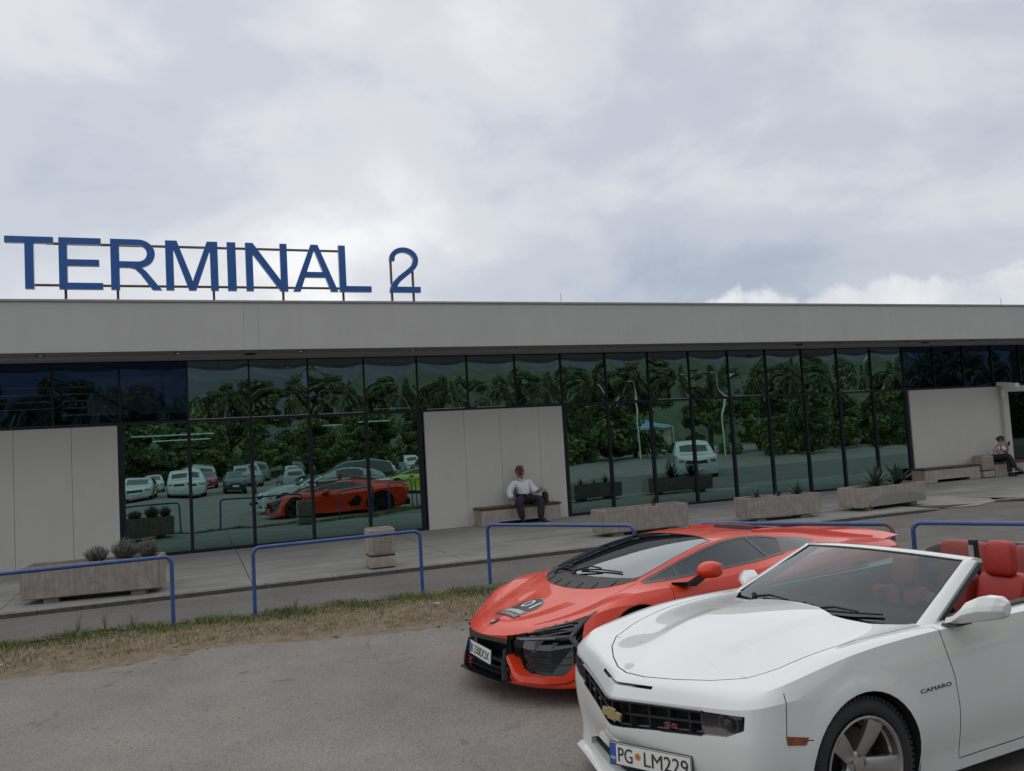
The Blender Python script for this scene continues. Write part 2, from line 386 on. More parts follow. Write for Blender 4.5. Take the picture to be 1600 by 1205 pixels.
# grass blades on the verge, dry straw towards the car park and green along the road edge
def blades(name, n, tmin, tmax, power, hgt, wid, mats, clump, label, seed, xr=(0, 150)):
    r = np.random.default_rng(seed)
    ii = r.uniform(xr[0], xr[1], n); tt = tmin+(tmax-tmin)*r.random(n)**power
    cl = np.array([0.5+0.5*hnoise(a*0.31+seed, b*9) for a, b in zip(ii, tt)])
    keep = r.random(n) < np.clip(clump*cl+1-clump, 0, 1); ii, tt, cl = ii[keep], tt[keep], cl[keep]; n = len(ii)
    a = np.floor(ii).astype(int); fa = ii-a; bq = tt*(K-1); bj = np.minimum(np.floor(bq).astype(int), K-2); fb = bq-bj
    P = (VG[a, bj]*((1-fa)*(1-fb))[:, None]+VG[a+1, bj]*(fa*(1-fb))[:, None]+VG[a, bj+1]*((1-fa)*fb)[:, None]+VG[a+1, bj+1]*(fa*fb)[:, None])
    h = hgt*(0.35+0.9*r.random(n)**1.5)*(0.5+0.8*cl); an = r.uniform(0, 2*pi, n); ln = r.uniform(0.1, 1.1, n)*h; ba = an+r.uniform(-1.2, 1.2, n)+pi/2
    wv = np.c_[np.cos(an), np.sin(an), np.zeros(n)]*(wid*(0.6+0.8*r.random(n)))[:, None]
    ld = np.c_[np.cos(ba), np.sin(ba), np.zeros(n)]
    V = np.empty((n, 5, 3)); V[:, 0] = P-wv; V[:, 1] = P+wv
    V[:, 2] = P+ld*(ln*0.35)[:, None]+wv*0.7; V[:, 2, 2] += h*0.6
    V[:, 3] = P+ld*(ln*0.35)[:, None]-wv*0.7; V[:, 3, 2] += h*0.6
    V[:, 4] = P+ld*ln[:, None]; V[:, 4, 2] += h*(1-0.25*(ln/h))
    V[:, :2, 2] -= 0.006
    V = V.reshape(-1, 3)
    me = bpy.data.meshes.new(name); base = np.arange(n)*5
    me.vertices.add(n*5); me.vertices.foreach_set('co', V.ravel().astype('f'))
    lp = np.stack([base, base+1, base+2, base+3, base+3, base+2, base+4], 1).ravel()
    me.loops.add(len(lp)); me.loops.foreach_set('vertex_index', lp.astype('i'))
    st = np.stack([np.arange(n)*7, np.arange(n)*7+4], 1).ravel(); me.polygons.add(n*2)
    me.polygons.foreach_set('loop_start', st.astype('i'))
    for m in mats: me.materials.append(m)
    mi = np.repeat(r.integers(0, len(mats), n), 2); me.polygons.foreach_set('material_index', mi.astype('i'))
    me.update(calc_edges=True); me.validate()
    o = link(name, me); struct(o, 'stuff', label); return o
g_d1 = mat('straw_pale', (0.40, 0.325, 0.175), 0.8, var=0.25, vscale=3); g_d2 = mat('straw_brown', (0.27, 0.205, 0.105), 0.85, var=0.25, vscale=3); g_d3 = mat('straw_grey', (0.33, 0.28, 0.185), 0.85, var=0.2, vscale=3)
g_g1 = mat('grass_green', (0.10, 0.155, 0.035), 0.7, var=0.3, vscale=4); g_g2 = mat('grass_olive', (0.15, 0.15, 0.05), 0.75, var=0.3, vscale=4)
blades('dry_grass', 54000, 0.06, 1.0, 0.75, 0.042, 0.0032, [g_d1, g_d2, g_d1, g_d3], 0.95, 'dry straw coloured grass on the verge', 3)
blades('green_grass', 46000, 0.58, 1.0, 0.5, 0.10, 0.0042, [g_g1, g_g1, g_g2, g_g2], 1.0, 'green grass along the road edge of the verge', 5)
blades('olive_grass', 16000, 0.15, 0.85, 1.0, 0.06, 0.004, [g_g1, g_g2, g_d2], 1.0, 'patchy olive grass among the straw', 8)
# pebbles and pale scraps lying in the straw and along the asphalt edge
st = MB(); r = random.Random(4)
ico = bmesh.new(); bmesh.ops.create_icosphere(ico, subdivisions=1, radius=1); iv = [v.co.copy() for v in ico.verts]; iff = [[v.index for v in f.verts] for f in ico.faces]; ico.free()
for k in range(420):
    i = int(r.uniform(0, 150)); t = r.random()**2*1.0
    p = VG[i, int(t*(K-1))]; s = r.choice([0.006, 0.008, 0.01, 0.012, 0.016, 0.022]) if k > 24 else r.uniform(0.02, 0.04)
    o = Vector((p[0]+r.uniform(-.12, .12), p[1]-r.uniform(0, .25 if t < .2 else 0.05), max(p[2], 0)+s*0.25)); sq = (r.uniform(.8, 1.5), r.uniform(.7, 1.2), r.uniform(.4, .7)); ro_ = Matrix.Rotation(r.uniform(0, 6), 3, 'Z')
    st.add([o+ro_ @ Vector((v.x*s*sq[0], v.y*s*sq[1], v.z*s*sq[2]))*(1+r.uniform(-.15, .15)) for v in iv], iff, 0 if k > 24 else 1)
so = st.obj('pebbles', [mat('pebble_grey', (0.22, 0.205, 0.18), 0.9, var=0.4, vscale=20), mat('pebble_pale', (0.42, 0.40, 0.37), 0.85, var=0.2, vscale=20)]); struct(so, 'stuff', 'small grey stones and pale scraps in the straw')
# straw blown out over the asphalt edge
sw = MB()
for k in range(2600):
    i = int(r.uniform(0, 150)); p = VG[i, 0]; d = abs(r.gauss(0, .17)); a_ = r.uniform(0, 6.28); ln = r.uniform(.015, .05); o = Vector((p[0]+r.uniform(-.1, .1), p[1]+.12-d, .006+.004*r.random())); e_ = Vector((cos(a_), sin(a_), r.uniform(-.05, .12)))*ln; q = Vector((-sin(a_), cos(a_), 0))*.0022
    sw.add([o-q, o+q, o+e_+q*.4, o+e_-q*.4], [(0, 1, 2, 3)], k % 2)
struct(sw.obj('loose_straw', [g_d1, g_d3]), 'stuff', 'loose straw scattered along the asphalt edge')
# loose grit over the worn asphalt
gr = MB()
for k in range(1500):
    x, y = r.uniform(-3.5, 3.2), r.uniform(3.0, 10.0)
    s = r.choice([0.003, 0.004, 0.005, 0.007]); o = Vector((x, y, s*0.3))
    gr.add([o+Vector((v.x*s*1.3, v.y*s, v.z*s*.6)) for v in iv], iff, 0)
so = gr.obj('grit', mat('grit', (0.24, 0.22, 0.19), 0.9, var=0.4, vscale=30)); struct(so, 'stuff', 'loose grit on the worn asphalt')

# pavement: kerb and concrete slabs with open joints
pav = bpy.data.objects.new('pavement', None); COL.objects.link(pav); pav['kind'] = 'structure'
def pav_z(y): return 0.26+0.035*min(max((y-13.2)/4.9, 0), 1)
KY = 13.12
bed = MB(); bed.add([(-16, KY+.03, .235), (14.2, KY+.03, .235), (14.2, 18.3, .265), (-16, 18.3, .265)], [(0, 1, 2, 3)]); bed.add([(14.2, KY+.1, .235), (16.3, 13.5, .2), (17.2, 13.0, .2), (34, 13.0, .2), (34, 18.3, .262), (14.2, 18.3, .265)], [(0, 1, 2, 3, 4, 5)])
bed.obj('joint_bed', mat('joint_dirt', (0.05, 0.045, 0.038), 0.95, var=0.3, vscale=20), pav)
jx = [-16, -12.6, -9.2, -5.8, -2.5, 0.82, 4.15, 7.45, 10.75, 14.2]
for i in range(len(jx)-1):
    x0, x1 = jx[i]+.006, jx[i+1]-.006
    for (y0, y1) in ((KY+.12, 14.95-.005), (14.95+.005, 18.15)):
        s = MB(); z0, z1 = pav_z(y0), pav_z(y1); dz = rnd.uniform(-.002, .002)
        s.add([(x0, y0, z0+dz), (x1, y0, z0+dz), (x1, y1, z1+dz), (x0, y1, z1+dz), (x0, y0, .2), (x1, y0, .2), (x1, y1, .2), (x0, y1, .2)], [(0, 1, 2, 3), (4, 5, 1, 0), (5, 6, 2, 1), (6, 7, 3, 2), (7, 4, 0, 3)])
        s.obj('slab', m_pave, pav)
# the apron where the pavement drops to the road, right of the last planter
s = MB(); s.add([(14.206, KY+.12, .255), (14.75, KY+.16, .205), (15.7, 13.18, .200), (16.63, 13.5, .203), (16.72, 13.75, .262), (16.6, 14.95, .272), (14.206, 14.945, .272)], [(0, 1, 2, 3, 4, 5, 6)]); s.obj('slab', mat('apron_concrete', (0.26, 0.25, 0.23), 0.85, var=0.12, vscale=2, bump=0.25, bscale=100), pav)
s = MB(); s.add([(14.206, 14.957, .272), (20.5, 14.957, .272), (20.5, 18.15, .295), (14.206, 18.15, .295)], [(0, 1, 2, 3)]); s.obj('slab', m_pave, pav)
s = MB(); s.add([(16.612, 14.945, .272), (16.70, 13.70, .262), (16.93, 13.36, .260), (17.22, 13.13, .258), (26, 13.2, .258), (34, 13.2, .258), (34, 14.945, .272)], [(0, 1, 2, 3, 4, 5, 6)]); s.obj('slab', m_pave, pav)
s = MB(); s.add([(20.512, 14.957, .272), (34, 14.957, .272), (34, 18.15, .295), (20.512, 18.15, .295)], [(0, 1, 2, 3)]); s.obj('slab', m_pave, pav)
# kerb: stones laid in a line, the last one rounded into the apron, then the step further right
def kerb_run(pts, w_, zt, zb):
    P = [Vector((p[0], p[1], 0)) for p in pts]; n = len(P); out = []
    for i, p in enumerate(P):
        d = (P[min(i+1, n-1)]-P[max(i-1, 0)]).normalized(); out.append(Vector((-d.y, d.x, 0)))
    kb = MB(); 
    v = []
    for i, p in enumerate(P):
        zz = zt[i] if isinstance(zt, list) else zt
        q = out[i]; v += [(p.x, p.y, zb), (p.x+q.x*.004, p.y+q.y*.004, zz-.018), (p.x+q.x*.02, p.y+q.y*.02, zz), (p.x+q.x*w_, p.y+q.y*w_, zz), (p.x+q.x*w_, p.y+q.y*w_, zb)]
    f = []; mi = []
    for i in range(n-1):
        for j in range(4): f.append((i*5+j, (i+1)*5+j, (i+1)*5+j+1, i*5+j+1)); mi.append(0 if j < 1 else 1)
    f += [(0, 1, 2, 3, 4), tuple((n-1)*5+k for k in (4, 3, 2, 1, 0))]; mi += [0, 0]
    kb.v = v; kb.f = f; kb.m = mi
    return kb.obj('kerb_stone', [m_kerb, m_kerbtop], pav)
x = -16.0
while x < 13.4:
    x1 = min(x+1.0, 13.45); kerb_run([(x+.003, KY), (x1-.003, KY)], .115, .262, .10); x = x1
cv = [(13.453, KY), (13.9, KY), (14.25, KY+.01), (14.5, KY+.05), (14.7, KY+.14), (14.78, KY+.26)]
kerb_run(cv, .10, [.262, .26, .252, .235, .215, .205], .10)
kerb_run([(16.60, 13.66), (16.68, 13.50), (16.85, 13.30), (17.2, 13.06), (17.6, 13.02)], .12, [.215, .23, .25, .26, .26], .10)
x = 17.6
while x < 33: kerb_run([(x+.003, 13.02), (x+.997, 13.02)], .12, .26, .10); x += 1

# ================================================================ terminal building
D = 18.15
bld = empty('terminal_building', 'long low airport terminal with grey fascia and green reflecting glass', 'building', (0, 0, 0))
m_fascia = mat('fascia_panel', (0.48, 0.48, 0.455), 0.55, var=0.035, vscale=1.2, bump=0.02, bscale=3, streak=((0.36, 0.355, 0.33), (5, 1, 0.35), 0.16))
m_panel = mat('wall_panel', (0.54, 0.53, 0.485), 0.55, var=0.03, vscale=1.5, bump=0.02, bscale=2.5, streak=((0.41, 0.395, 0.36), (6, 1, 0.4), 0.12))
m_coping = mat('coping_metal', (0.36, 0.37, 0.37), 0.4, metal=0.4, var=0.05, vscale=3)
m_soffA = mat('soffit_grey', (0.30, 0.30, 0.295), 0.6, var=0.05, vscale=2); m_soffB = mat('soffit_light', (0.48, 0.47, 0.44), 0.6, var=0.05, vscale=2)
m_alu = mat('dark_aluminium', (0.012, 0.016, 0.026), 0.35, metal=0.3, var=0.2, vscale=6)
m_alul = mat('pale_aluminium', (0.45, 0.48, 0.50), 0.35, metal=0.6)
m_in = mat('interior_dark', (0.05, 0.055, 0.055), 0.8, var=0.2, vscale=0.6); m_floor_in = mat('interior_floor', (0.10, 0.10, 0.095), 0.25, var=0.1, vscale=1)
m_steel = mat('grey_steel', (0.12, 0.125, 0.13), 0.5, metal=0.6, var=0.15, vscale=12)
XL, XR, YB = -16.0, 34.0, 46.0
FY, FZ0, FZ1 = 16.6, 4.206, 5.12
# carcass behind the facade (roof slab, rear and end walls)
c = MB(); c.box(XL, XR, FY+.05, YB, 4.40, 5.0); c.box(XL, XR, YB-.3, YB, 0, 4.398); c.box(XL, XL+.3, D+.3, YB-.302, 0, 4.398); c.box(XR-.3, XR, D+.3, YB-.302, 0, 4.398)
c.obj('roof_slab', m_soffA, bld)
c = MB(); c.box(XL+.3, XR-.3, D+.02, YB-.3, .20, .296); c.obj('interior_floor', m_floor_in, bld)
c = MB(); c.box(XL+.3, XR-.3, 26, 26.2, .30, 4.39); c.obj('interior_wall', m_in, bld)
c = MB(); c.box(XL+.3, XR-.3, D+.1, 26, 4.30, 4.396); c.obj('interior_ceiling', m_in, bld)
# fascia panels with open joints
fj = [XL, -7.0, 1.05, 1.32, 9.3, 17.3, 25.3, XR]
for i in range(len(fj)-1):
    c = MB(); c.bbox(fj[i]+.001, fj[i+1]-.001, FY, FY+.05, FZ0, FZ1, .002); c.obj('fascia_panel', m_fascia, bld)
c = MB(); c.bbox(XL-.02, XR+.02, FY-.025, FY+.30, FZ1+.001, FZ1+.045, .006); c.obj('coping', m_coping, bld)
sx = np.arange(XL, XR+.1, 4.1667)
for i in range(len(sx)-1):
    c = MB(); c.box(sx[i]+.002, sx[i+1]-.002, FY+.052, 17.34, FZ0+.002, FZ0+.03); c.obj('soffit_panel', m_soffA, bld)
    c = MB(); c.box(sx[i]+.002, sx[i+1]-.002, 17.35, D+.05, FZ0-.012, FZ0+.028); c.obj('soffit_panel', m_soffB, bld)
# recessed spotlights in the soffit (unlit, but the lens is given a faint glow; chrome rim)
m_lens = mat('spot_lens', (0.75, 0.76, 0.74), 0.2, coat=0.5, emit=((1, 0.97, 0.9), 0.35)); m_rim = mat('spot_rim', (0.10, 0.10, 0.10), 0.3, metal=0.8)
rim_me = MB().lathe([(.085, .0), (.085, -.012), (.055, -.014), (.05, .0)], 20).mesh('light_rim', m_rim, 40)
lens_me = MB().lathe([(.05, -.006), (.03, -.009), (.001, -.010)], 16).mesh('light_lens', m_lens, 40)
for (x, y) in [(-7.1, 16.95), (-4.8, 16.95), (-2.44, 16.95), (-.14, 16.93), (2.14, 16.93), (4.45, 16.95), (6.71, 16.95), (8.97, 16.93), (11.2, 16.9), (13.45, 16.88), (15.7, 16.88), (18.07, 16.88), (20.47, 16.9), (22.8, 16.9), (25.1, 16.9)]:
    a = link('soffit_light', rim_me, bld, (x, y, FZ0+.001)); link('lens', lens_me, a)
for (x, y) in [(1.19, 17.26), (14.7, 17.15), (19.11, 17.2)]:
    c = MB(); c.lathe([(.11, 0), (.11, -.02), (.07, -.03), (.0, -.03)], 18); c.obj('soffit_vent', mat('vent_black', (.02, .02, .02), .5), bld, 40, (x, y, FZ0-.0125 if y > 17.3 else FZ0+.001))
# glazing grid
ZB, ZT, ZH = 0.295, 2.957, 4.19
m_glo = glass('lower_glass', (0.10, 0.20, 0.165), (0.46, 0.73, 0.69), 0.52, wave=0.003, wscale=0.8)
m_gup = glass('upper_glass', (0.03, 0.05, 0.06), (0.48, 0.68, 0.82), 0.50, wave=0.0055, wscale=1.1)
m_gdk = glass('dark_glass', (0.42, 0.52, 0.72), (0.20, 0.34, 0.75), 0.22, wave=0.004, wscale=1.3)
def pane_mesh(name, w_, h_, amp, m, seed):
    n = 14; r = random.Random(seed); v = []; f = []
    px, pz = r.uniform(-.06, .06), r.uniform(-.08, .08)
    for i in range(n+1):
        for j in range(n+1):
            u, t = i/n, j/n
            y = -amp*(sin(pi*u)**1.0*sin(pi*t)**1.0)+amp*.35*sin(2*pi*(u+px))*sin(pi*t)+amp*.25*sin(2*pi*(t+pz))*sin(pi*u)
            v.append(((u-.5)*w_, y, t*h_))
    for i in range(n):
        for j in range(n): f.append((i*(n+1)+j, (i+1)*(n+1)+j, (i+1)*(n+1)+j+1, i*(n+1)+j+1))
    return me_new(name, v, f, m, True)
GX = [-9.69, -8.48, -7.27, -6.06, -4.85, -3.64, -2.43, -1.25, .005, 1.215, 2.42, 3.63, 4.83, 6.015, 7.20, 8.39, 9.592, 10.794, 11.996, 13.198, 14.40, 15.602, 16.804, 18.006, 19.208, 20.38, 21.56, 22.74, 23.92, 25.1, 26.3]
up_me = [pane_mesh('upper_pane', 1.20, 1.19, .0075, m_gup, k) for k in range(4)]
dk_me = [pane_mesh('upper_pane', 1.20, 1.19, .003, m_gdk, 9)]
lo_me = [pane_mesh('lower_pane', 1.20, 2.56, .0016, m_glo, k+20) for k in range(4)]
for i in range(len(GX)-1):
    xc, ww = (GX[i]+GX[i+1])/2, GX[i+1]-GX[i]
    me = (dk_me[0] if (xc < .005 or xc > 19.2) else up_me[i % 4])
    o = link('window_pane', me, bld, (xc, D+.025, ZT+.035)); o.scale = ((ww-.016)/1.20, 1, (ZH-ZT-.05)/1.19)
    if -1.25 < xc < 4.83 or 8.39 < xc < 19.2:
        o = link('window_pane', lo_me[i % 4], bld, (xc, D+.025, ZB+.06)); o.scale = ((ww-.03)/1.20, 1, (ZT-ZB-.095)/2.56)
thin = MB().box(-.014, .014, D-.012, D+.10, 0, 1).mesh('mullion', m_alu); thick = MB().box(-.034, .034, D-.02, D+.14, 0, 1).mesh('mullion', m_alu)
for i, x in enumerate(GX):
    o = link('mullion', thin, bld, (x, 0, ZT+.03)); o.scale.z = ZH-ZT-.03
    if x < -1.26 or x > 19.3: continue
    if -1.3 < x < 4.9 or 8.3 < x < 19.3:
        o = link('mullion', thick, bld, (x, 0, ZB)); o.scale.z = ZT-.034-ZB
        if x in (-1.25, 4.83, 8.39, 19.208): o.scale.x = 1.5
c = MB(); c.box(-9.7, 26.3, D-.015, D+.12, ZT-.032, ZT+.028); c.obj('transom', m_alu, bld)
c = MB()
for a, b in ((-1.3, 4.88), (8.34, 19.25)): c.box(a, b, D-.03, D+.14, ZB-.03, ZB+.06)
c.obj('base_rail', m_alu, bld)
c = MB(); c.box(-9.7, 26.3, D-.01, D+.12, ZH, ZH+.02); c.obj('head_rail', m_alu, bld)
for a, b in ((.02, 1.2), (1.24, 2.4), (2.6, 3.6), (5.0, 5.9), (6.2, 6.9), (11.0, 11.9), (13.3, 14.2), (16.9, 17.7)):
    c = MB(); c.box(a, b, D-.019, D-.0155, ZT+.022, ZT+.034); c.obj('glazing_bead', m_alul, bld)
# wall panels (with recessed joints) left, middle and right of the glazing
for (a, b, top) in ((-16, -9.0, 2.92), (-9.0, -5.0, 2.92), (-4.995, -3.1, 2.92), (-3.095, -2.12, 2.92), (-2.115, -1.31, 2.92), (4.925, 5.85, 2.925), (5.855, 6.72, 2.925), (6.725, 7.70, 2.925), (7.705, 8.325, 2.925), (19.285, 22.86, 2.925)):
    c = MB(); c.bbox(a, b, D-.045, D+.06, .285, top, .004); c.obj('wall_panel', m_panel, bld)
# doorway portal at the right, with a boxed canopy end
c = MB(); c.bbox(22.865, 23.10, D-.16, D+.05, .28, 2.75, .006); c.obj('portal_post', m_fascia, bld)
c = MB(); c.bbox(22.865, 30.0, D-.16, D+.05, 2.752, 2.93, .006); c.obj('portal_beam', m_fascia, bld)
c = MB(); T = Matrix.Translation((22.82, D-.60, 2.93)) @ Matrix.Rotation(RAD(8), 4, 'X'); c.bbox(-.06, .12, -.08, .55, -.06, .06, .012, T=T); c.obj('camera_housing', mat('white_metal', (.7, .7, .68), .4), bld)
c = MB(); c.tube([(22.85, D-.18, 2.72), (22.85, D-.35, 2.76), (22.85, D-.45, 2.86)], .025, 8); c.bbox(22.80, 22.90, D-.2, D-.17, 2.62, 2.80, .006); c.obj('camera_bracket', MATS['white_metal'], bld, 40)
m_gdoor = glass('door_glass', (0.07, 0.09, 0.09), (0.30, 0.42, 0.38), 0.22)
for i in range(4):
    x = 23.14+i*1.15
    c = MB(); c.box(x+.03, x+1.12, D-.01, D+.002, .30, 2.745); c.obj('door', m_gdoor, bld)
    c = MB(); c.box(x-.025, x+.025, D-.04, D+.05, .29, 2.75); c.obj('door_frame', m_alu, bld)
# what shows through the glass, besides an added unseen fill pair: tube lamps, blinds, a stair rail and pale inner walls
m_tube = mat('tube_or_fill_lamp', (.9, .9, .85), .4, emit=((1, .98, .9), 1.0))
for (x0, x1, y, z) in ((-5.5, -3.4, 18.9, 2.7), (-3.0, -1.5, 18.9, 2.7), (-1.2, .55, 20.5, 2.75), (-.75, .45, 20.1, 2.62), (3.0, 3.5, 20.4, 2.8), (3.9, 4.7, 20.5, 2.85), (4.3, 5.2, 20.5, 3.15), (15.9, 17.0, 21, 3.05)):  # leading pair, behind the wall panels, added unseen to light the inner panels
    c = MB(); c.tube([(x0, y, z), (x1, y, z)], .014, 6); c.obj('tube_or_fill_lamp', m_tube, bld)
m_blind = mat('blind_slat', (0.75, 0.78, 0.75), .6)
for k in range(5):
    c = MB(); c.box(-6.0, -2.62 if k else -4.4, 19.3, 19.33, 3.22+k*.145, 3.245+k*.145); c.obj('blind_slat', m_blind, bld)
    c = MB(); c.box(-2.40, -1.95, 19.3, 19.33, 3.22+k*.145, 3.245+k*.145); c.obj('blind_slat', m_blind, bld)
m_inpan = mat('inner_panel', (0.55, 0.60, 0.56), .7, var=.08, vscale=1)
for (a, b) in ((-1.98, -1.2), (-1.18, -.55), (-.46, .12)):
    c = MB(); c.box(a, b, 19.6, 19.64, 3.22, 4.02); c.obj('inner_panel', m_inpan, bld)
c = MB(); c.tube([(-2.1, 19.4, 3.86), (-1.0, 19.4, 3.2)], .03, 8); c.obj('stair_rail', m_alu, bld)
# lightning rods
for (x, h) in ((7.95, .26), (21.84, .26)):
    c = MB(); c.tube([(x, 16.95, FZ1+.04), (x, 16.95, FZ1+.04+h)], .006, 6); c.obj('lightning_rod', m_steel, bld)

# ================================================================ roof sign
m_blue = mat('sign_blue', (0.028, 0.12, 0.40), 0.35, var=0.06, vscale=4, coat=0.2); m_edge = mat('sign_edge', (0.42, 0.44, 0.47), 0.4, metal=0.4)
m_rust = mat('rusty_steel', (0.16, 0.12, 0.10), 0.6, metal=0.4, var=0.3, vscale=14, streak=((0.22, 0.13, 0.07), (12, 12, 5), 0.5))
SY = 16.75
def arcp(cx_, cy_, rx, ry, a0, a1, n=16): return [(cx_+rx*cos(RAD(a0+(a1-a0)*k/n)), cy_+ry*sin(RAD(a0+(a1-a0)*k/n))) for k in range(n+1)]
GLY = {  # sans-serif capitals in a unit box: outlines and holes
 'T': [[(0, 1), (0, .885), (.41, .885), (.41, 0), (.59, 0), (.59, .885), (1, .885), (1, 1)]],
 'E': [[(0, 0), (0, 1), (.97, 1), (.97, .882), (.185, .882), (.185, .575), (.92, .575), (.92, .458), (.185, .458), (.185, .118), (1, .118), (1, 0)]],
 'R': [[(0, 0), (0, 1), (.55, 1)]+arcp(.55, .725, .33, .275, 80, -75, 18)+[(.60, .445), (.70, .36), (1, 0), (.82, 0), (.58, .32), (.47, .42), (.36, .444), (.165, .444), (.165, 0)],
       [(.165, .558), (.165, .890), (.55, .890)]+arcp(.55, .725, .175, .165, 85, -85, 14)+[(.55, .558)]],
 'M': [[(0, 0), (0, 1), (.215, 1), (.475, .27), (.505, .17), (.54, .28), (.80, 1), (1, 1), (1, 0), (.855, 0), (.855, .84), (.565, 0), (.43, 0), (.145, .855), (.145, 0)]],
 'I': [[(0, 0), (0, 1), (1, 1), (1, 0)]],
 'N': [[(0, 0), (0, 1), (.175, 1), (.835, .215), (.835, 1), (1, 1), (1, 0), (.825, 0), (.165, .785), (.165, 0)]],
 'A': [[(0, 0), (.415, 1), (.57, 1), (1, 0), (.845, 0), (.725, .305), (.265, .305), (.152, 0)], [(.305, .412), (.49, .90), (.675, .412)]],
 'L': [[(0, 0), (0, 1), (.205, 1), (.205, .118), (1, .118), (1, 0)]],
 '2': [[(0, 0), (.0, .055), (.05, .15), (.15, .25), (.32, .365), (.58, .50), (.74, .60), (.80, .72)]+arcp(.495, .735, .305, .165, 0, 165, 16)+[(.19, .70), (.03, .715)]+arcp(.495, .725, .47, .275, 172, 0, 20)+[(.94, .62), (.86, .53), (.70, .43), (.46, .30), (.32, .215), (.235, .118), (1, .118), (1, 0)]],
}
def letter(ch, x0, x1, z0, z1, parent):
    cu = bpy.data.curves.new('letter', 'CURVE'); cu.dimensions = '2D'; cu.fill_mode = 'BOTH'; cu.extrude = .05; cu.bevel_depth = .004; cu.bevel_resolution = 1
    for pl_ in GLY[ch]:
        sp = cu.splines.new('POLY'); sp.points.add(len(pl_)-1); sp.use_cyclic_u = True
        for q, (a, b) in zip(sp.points, pl_): q.co = (x0+(x1-x0)*a, z0+(z1-z0)*b, 0, 1)
    o = bpy.data.objects.new('letter', cu); COL.objects.link(o); me0 = ev_mesh(o); bpy.data.objects.remove(o)
    me = me_new('letter', [(v.co.x, SY-v.co.z, v.co.y) for v in me0.vertices], [tuple(p.vertices) for p in me0.polygons], [m_blue, m_edge])
    for p in me.polygons:
        if abs(p.normal.y) < .5: p.material_index = 1
    bpy.data.meshes.remove(me0)
    return link('letter', me, parent)
sg = empty('roof_sign', 'blue raised TERMINAL lettering on a steel rail frame along the roof edge', 'sign', (0, 0, 0))
for ch, a, b in (('T', -2.93, -2.17), ('E', -2.08, -1.375), ('R', -1.235, -.385), ('M', -.30, .625), ('I', .80, .955), ('N', 1.14, 1.92), ('A', 2.03, 2.90), ('L', 2.94, 3.58)): letter(ch, a, b, 5.375, 6.315, sg)
for z, a, b in ((6.225, -2.3, 2.98), (5.46, -2.55, 3.0)):
    c = MB(); c.box(a, b, SY+.055, SY+.095, z-.02, z+.02); c.obj('rail', m_rust, sg)
for x in (-2.0, -1.14, .54, 1.84, 3.03):
    c = MB(); c.box(x-.022, x+.022, SY+.10, SY+.14, FZ1+.046, 6.2); c.obj('post', m_rust, sg)
s2 = empty('roof_sign', 'blue raised numeral 2 on two posts of its own', 'sign', (0, 0, 0))
letter('2', 3.965, 4.615, 5.375, 6.315, s2)
for x, z in ((4.03, 6.05), (4.49, 5.9)):
    c = MB(); c.box(x-.022, x+.022, SY+.055, SY+.10, FZ1+.046, z); c.obj('post', m_rust, s2)

# ================================================================ blue railings
m_rail = mat('railing_blue', (0.023, 0.078, 0.245), 0.42, var=0.2, vscale=9, coat=0.15, bump=0.08, bscale=90, streak=((0.05, 0.06, 0.09), (14, 14, 6), 0.35))
def railing(p0, p1, h, label, rust=False):
    d = Vector((p1[0]-p0[0], p1[1]-p0[1], 0)); Lr = d.length; rz = math.atan2(d.y, d.x)
    t = empty('railing', label, 'railing', (p0[0], p0[1], 0.03), rz, 'blue hoop railings along the verge')
    R = .025
    pts = [(0, 0, .12)]+arc_corner((0, 0, 0), (0, 0, h), (Lr, 0, h), .09)+arc_corner((0, 0, h), (Lr, 0, h), (Lr, 0, 0), .09)+[(Lr, 0, .12)]
    a = MB(); a.tube(pts, R, 12); a.obj('hoop', m_rail, t, 50)
    for x in (0, Lr):
        b = MB(); b.tube([(x, 0, -.1), (x, 0, .1195)], R*1.04, 12); b.lathe([(.05, .0), (.05, .012), (.03, .03), (.026, .031)], 14, Matrix.Translation((x, 0, .02))); b.obj('post_foot', m_rail, t, 50)
    if rust:
        b = MB(); b.tube([p for p in arc_corner((0, 0, h), (Lr, 0, h), (Lr, 0, 0), .09)], R*1.03, 12); b.obj('elbow', m_rust, t, 50)
    return t
railing((-2.75, 11.3), (-.25, 11.42), .95, 'blue hoop railing in front of the planter with three grey shrubs')
railing((.73, 11.45), (3.00, 11.58), .95, 'blue hoop railing in front of the square litter bin')
railing((4.02, 11.60), (5.40, 9.72), .94, 'blue hoop railing turning away behind the orange car bonnet')
railing((6.02, 9.15), (7.38, 7.33), .95, 'blue hoop railing with a rusty elbow behind the orange car roof', True)
railing((7.60, 7.25), (8.75, 5.45), .95, 'blue hoop railing beyond the white car windscreen')

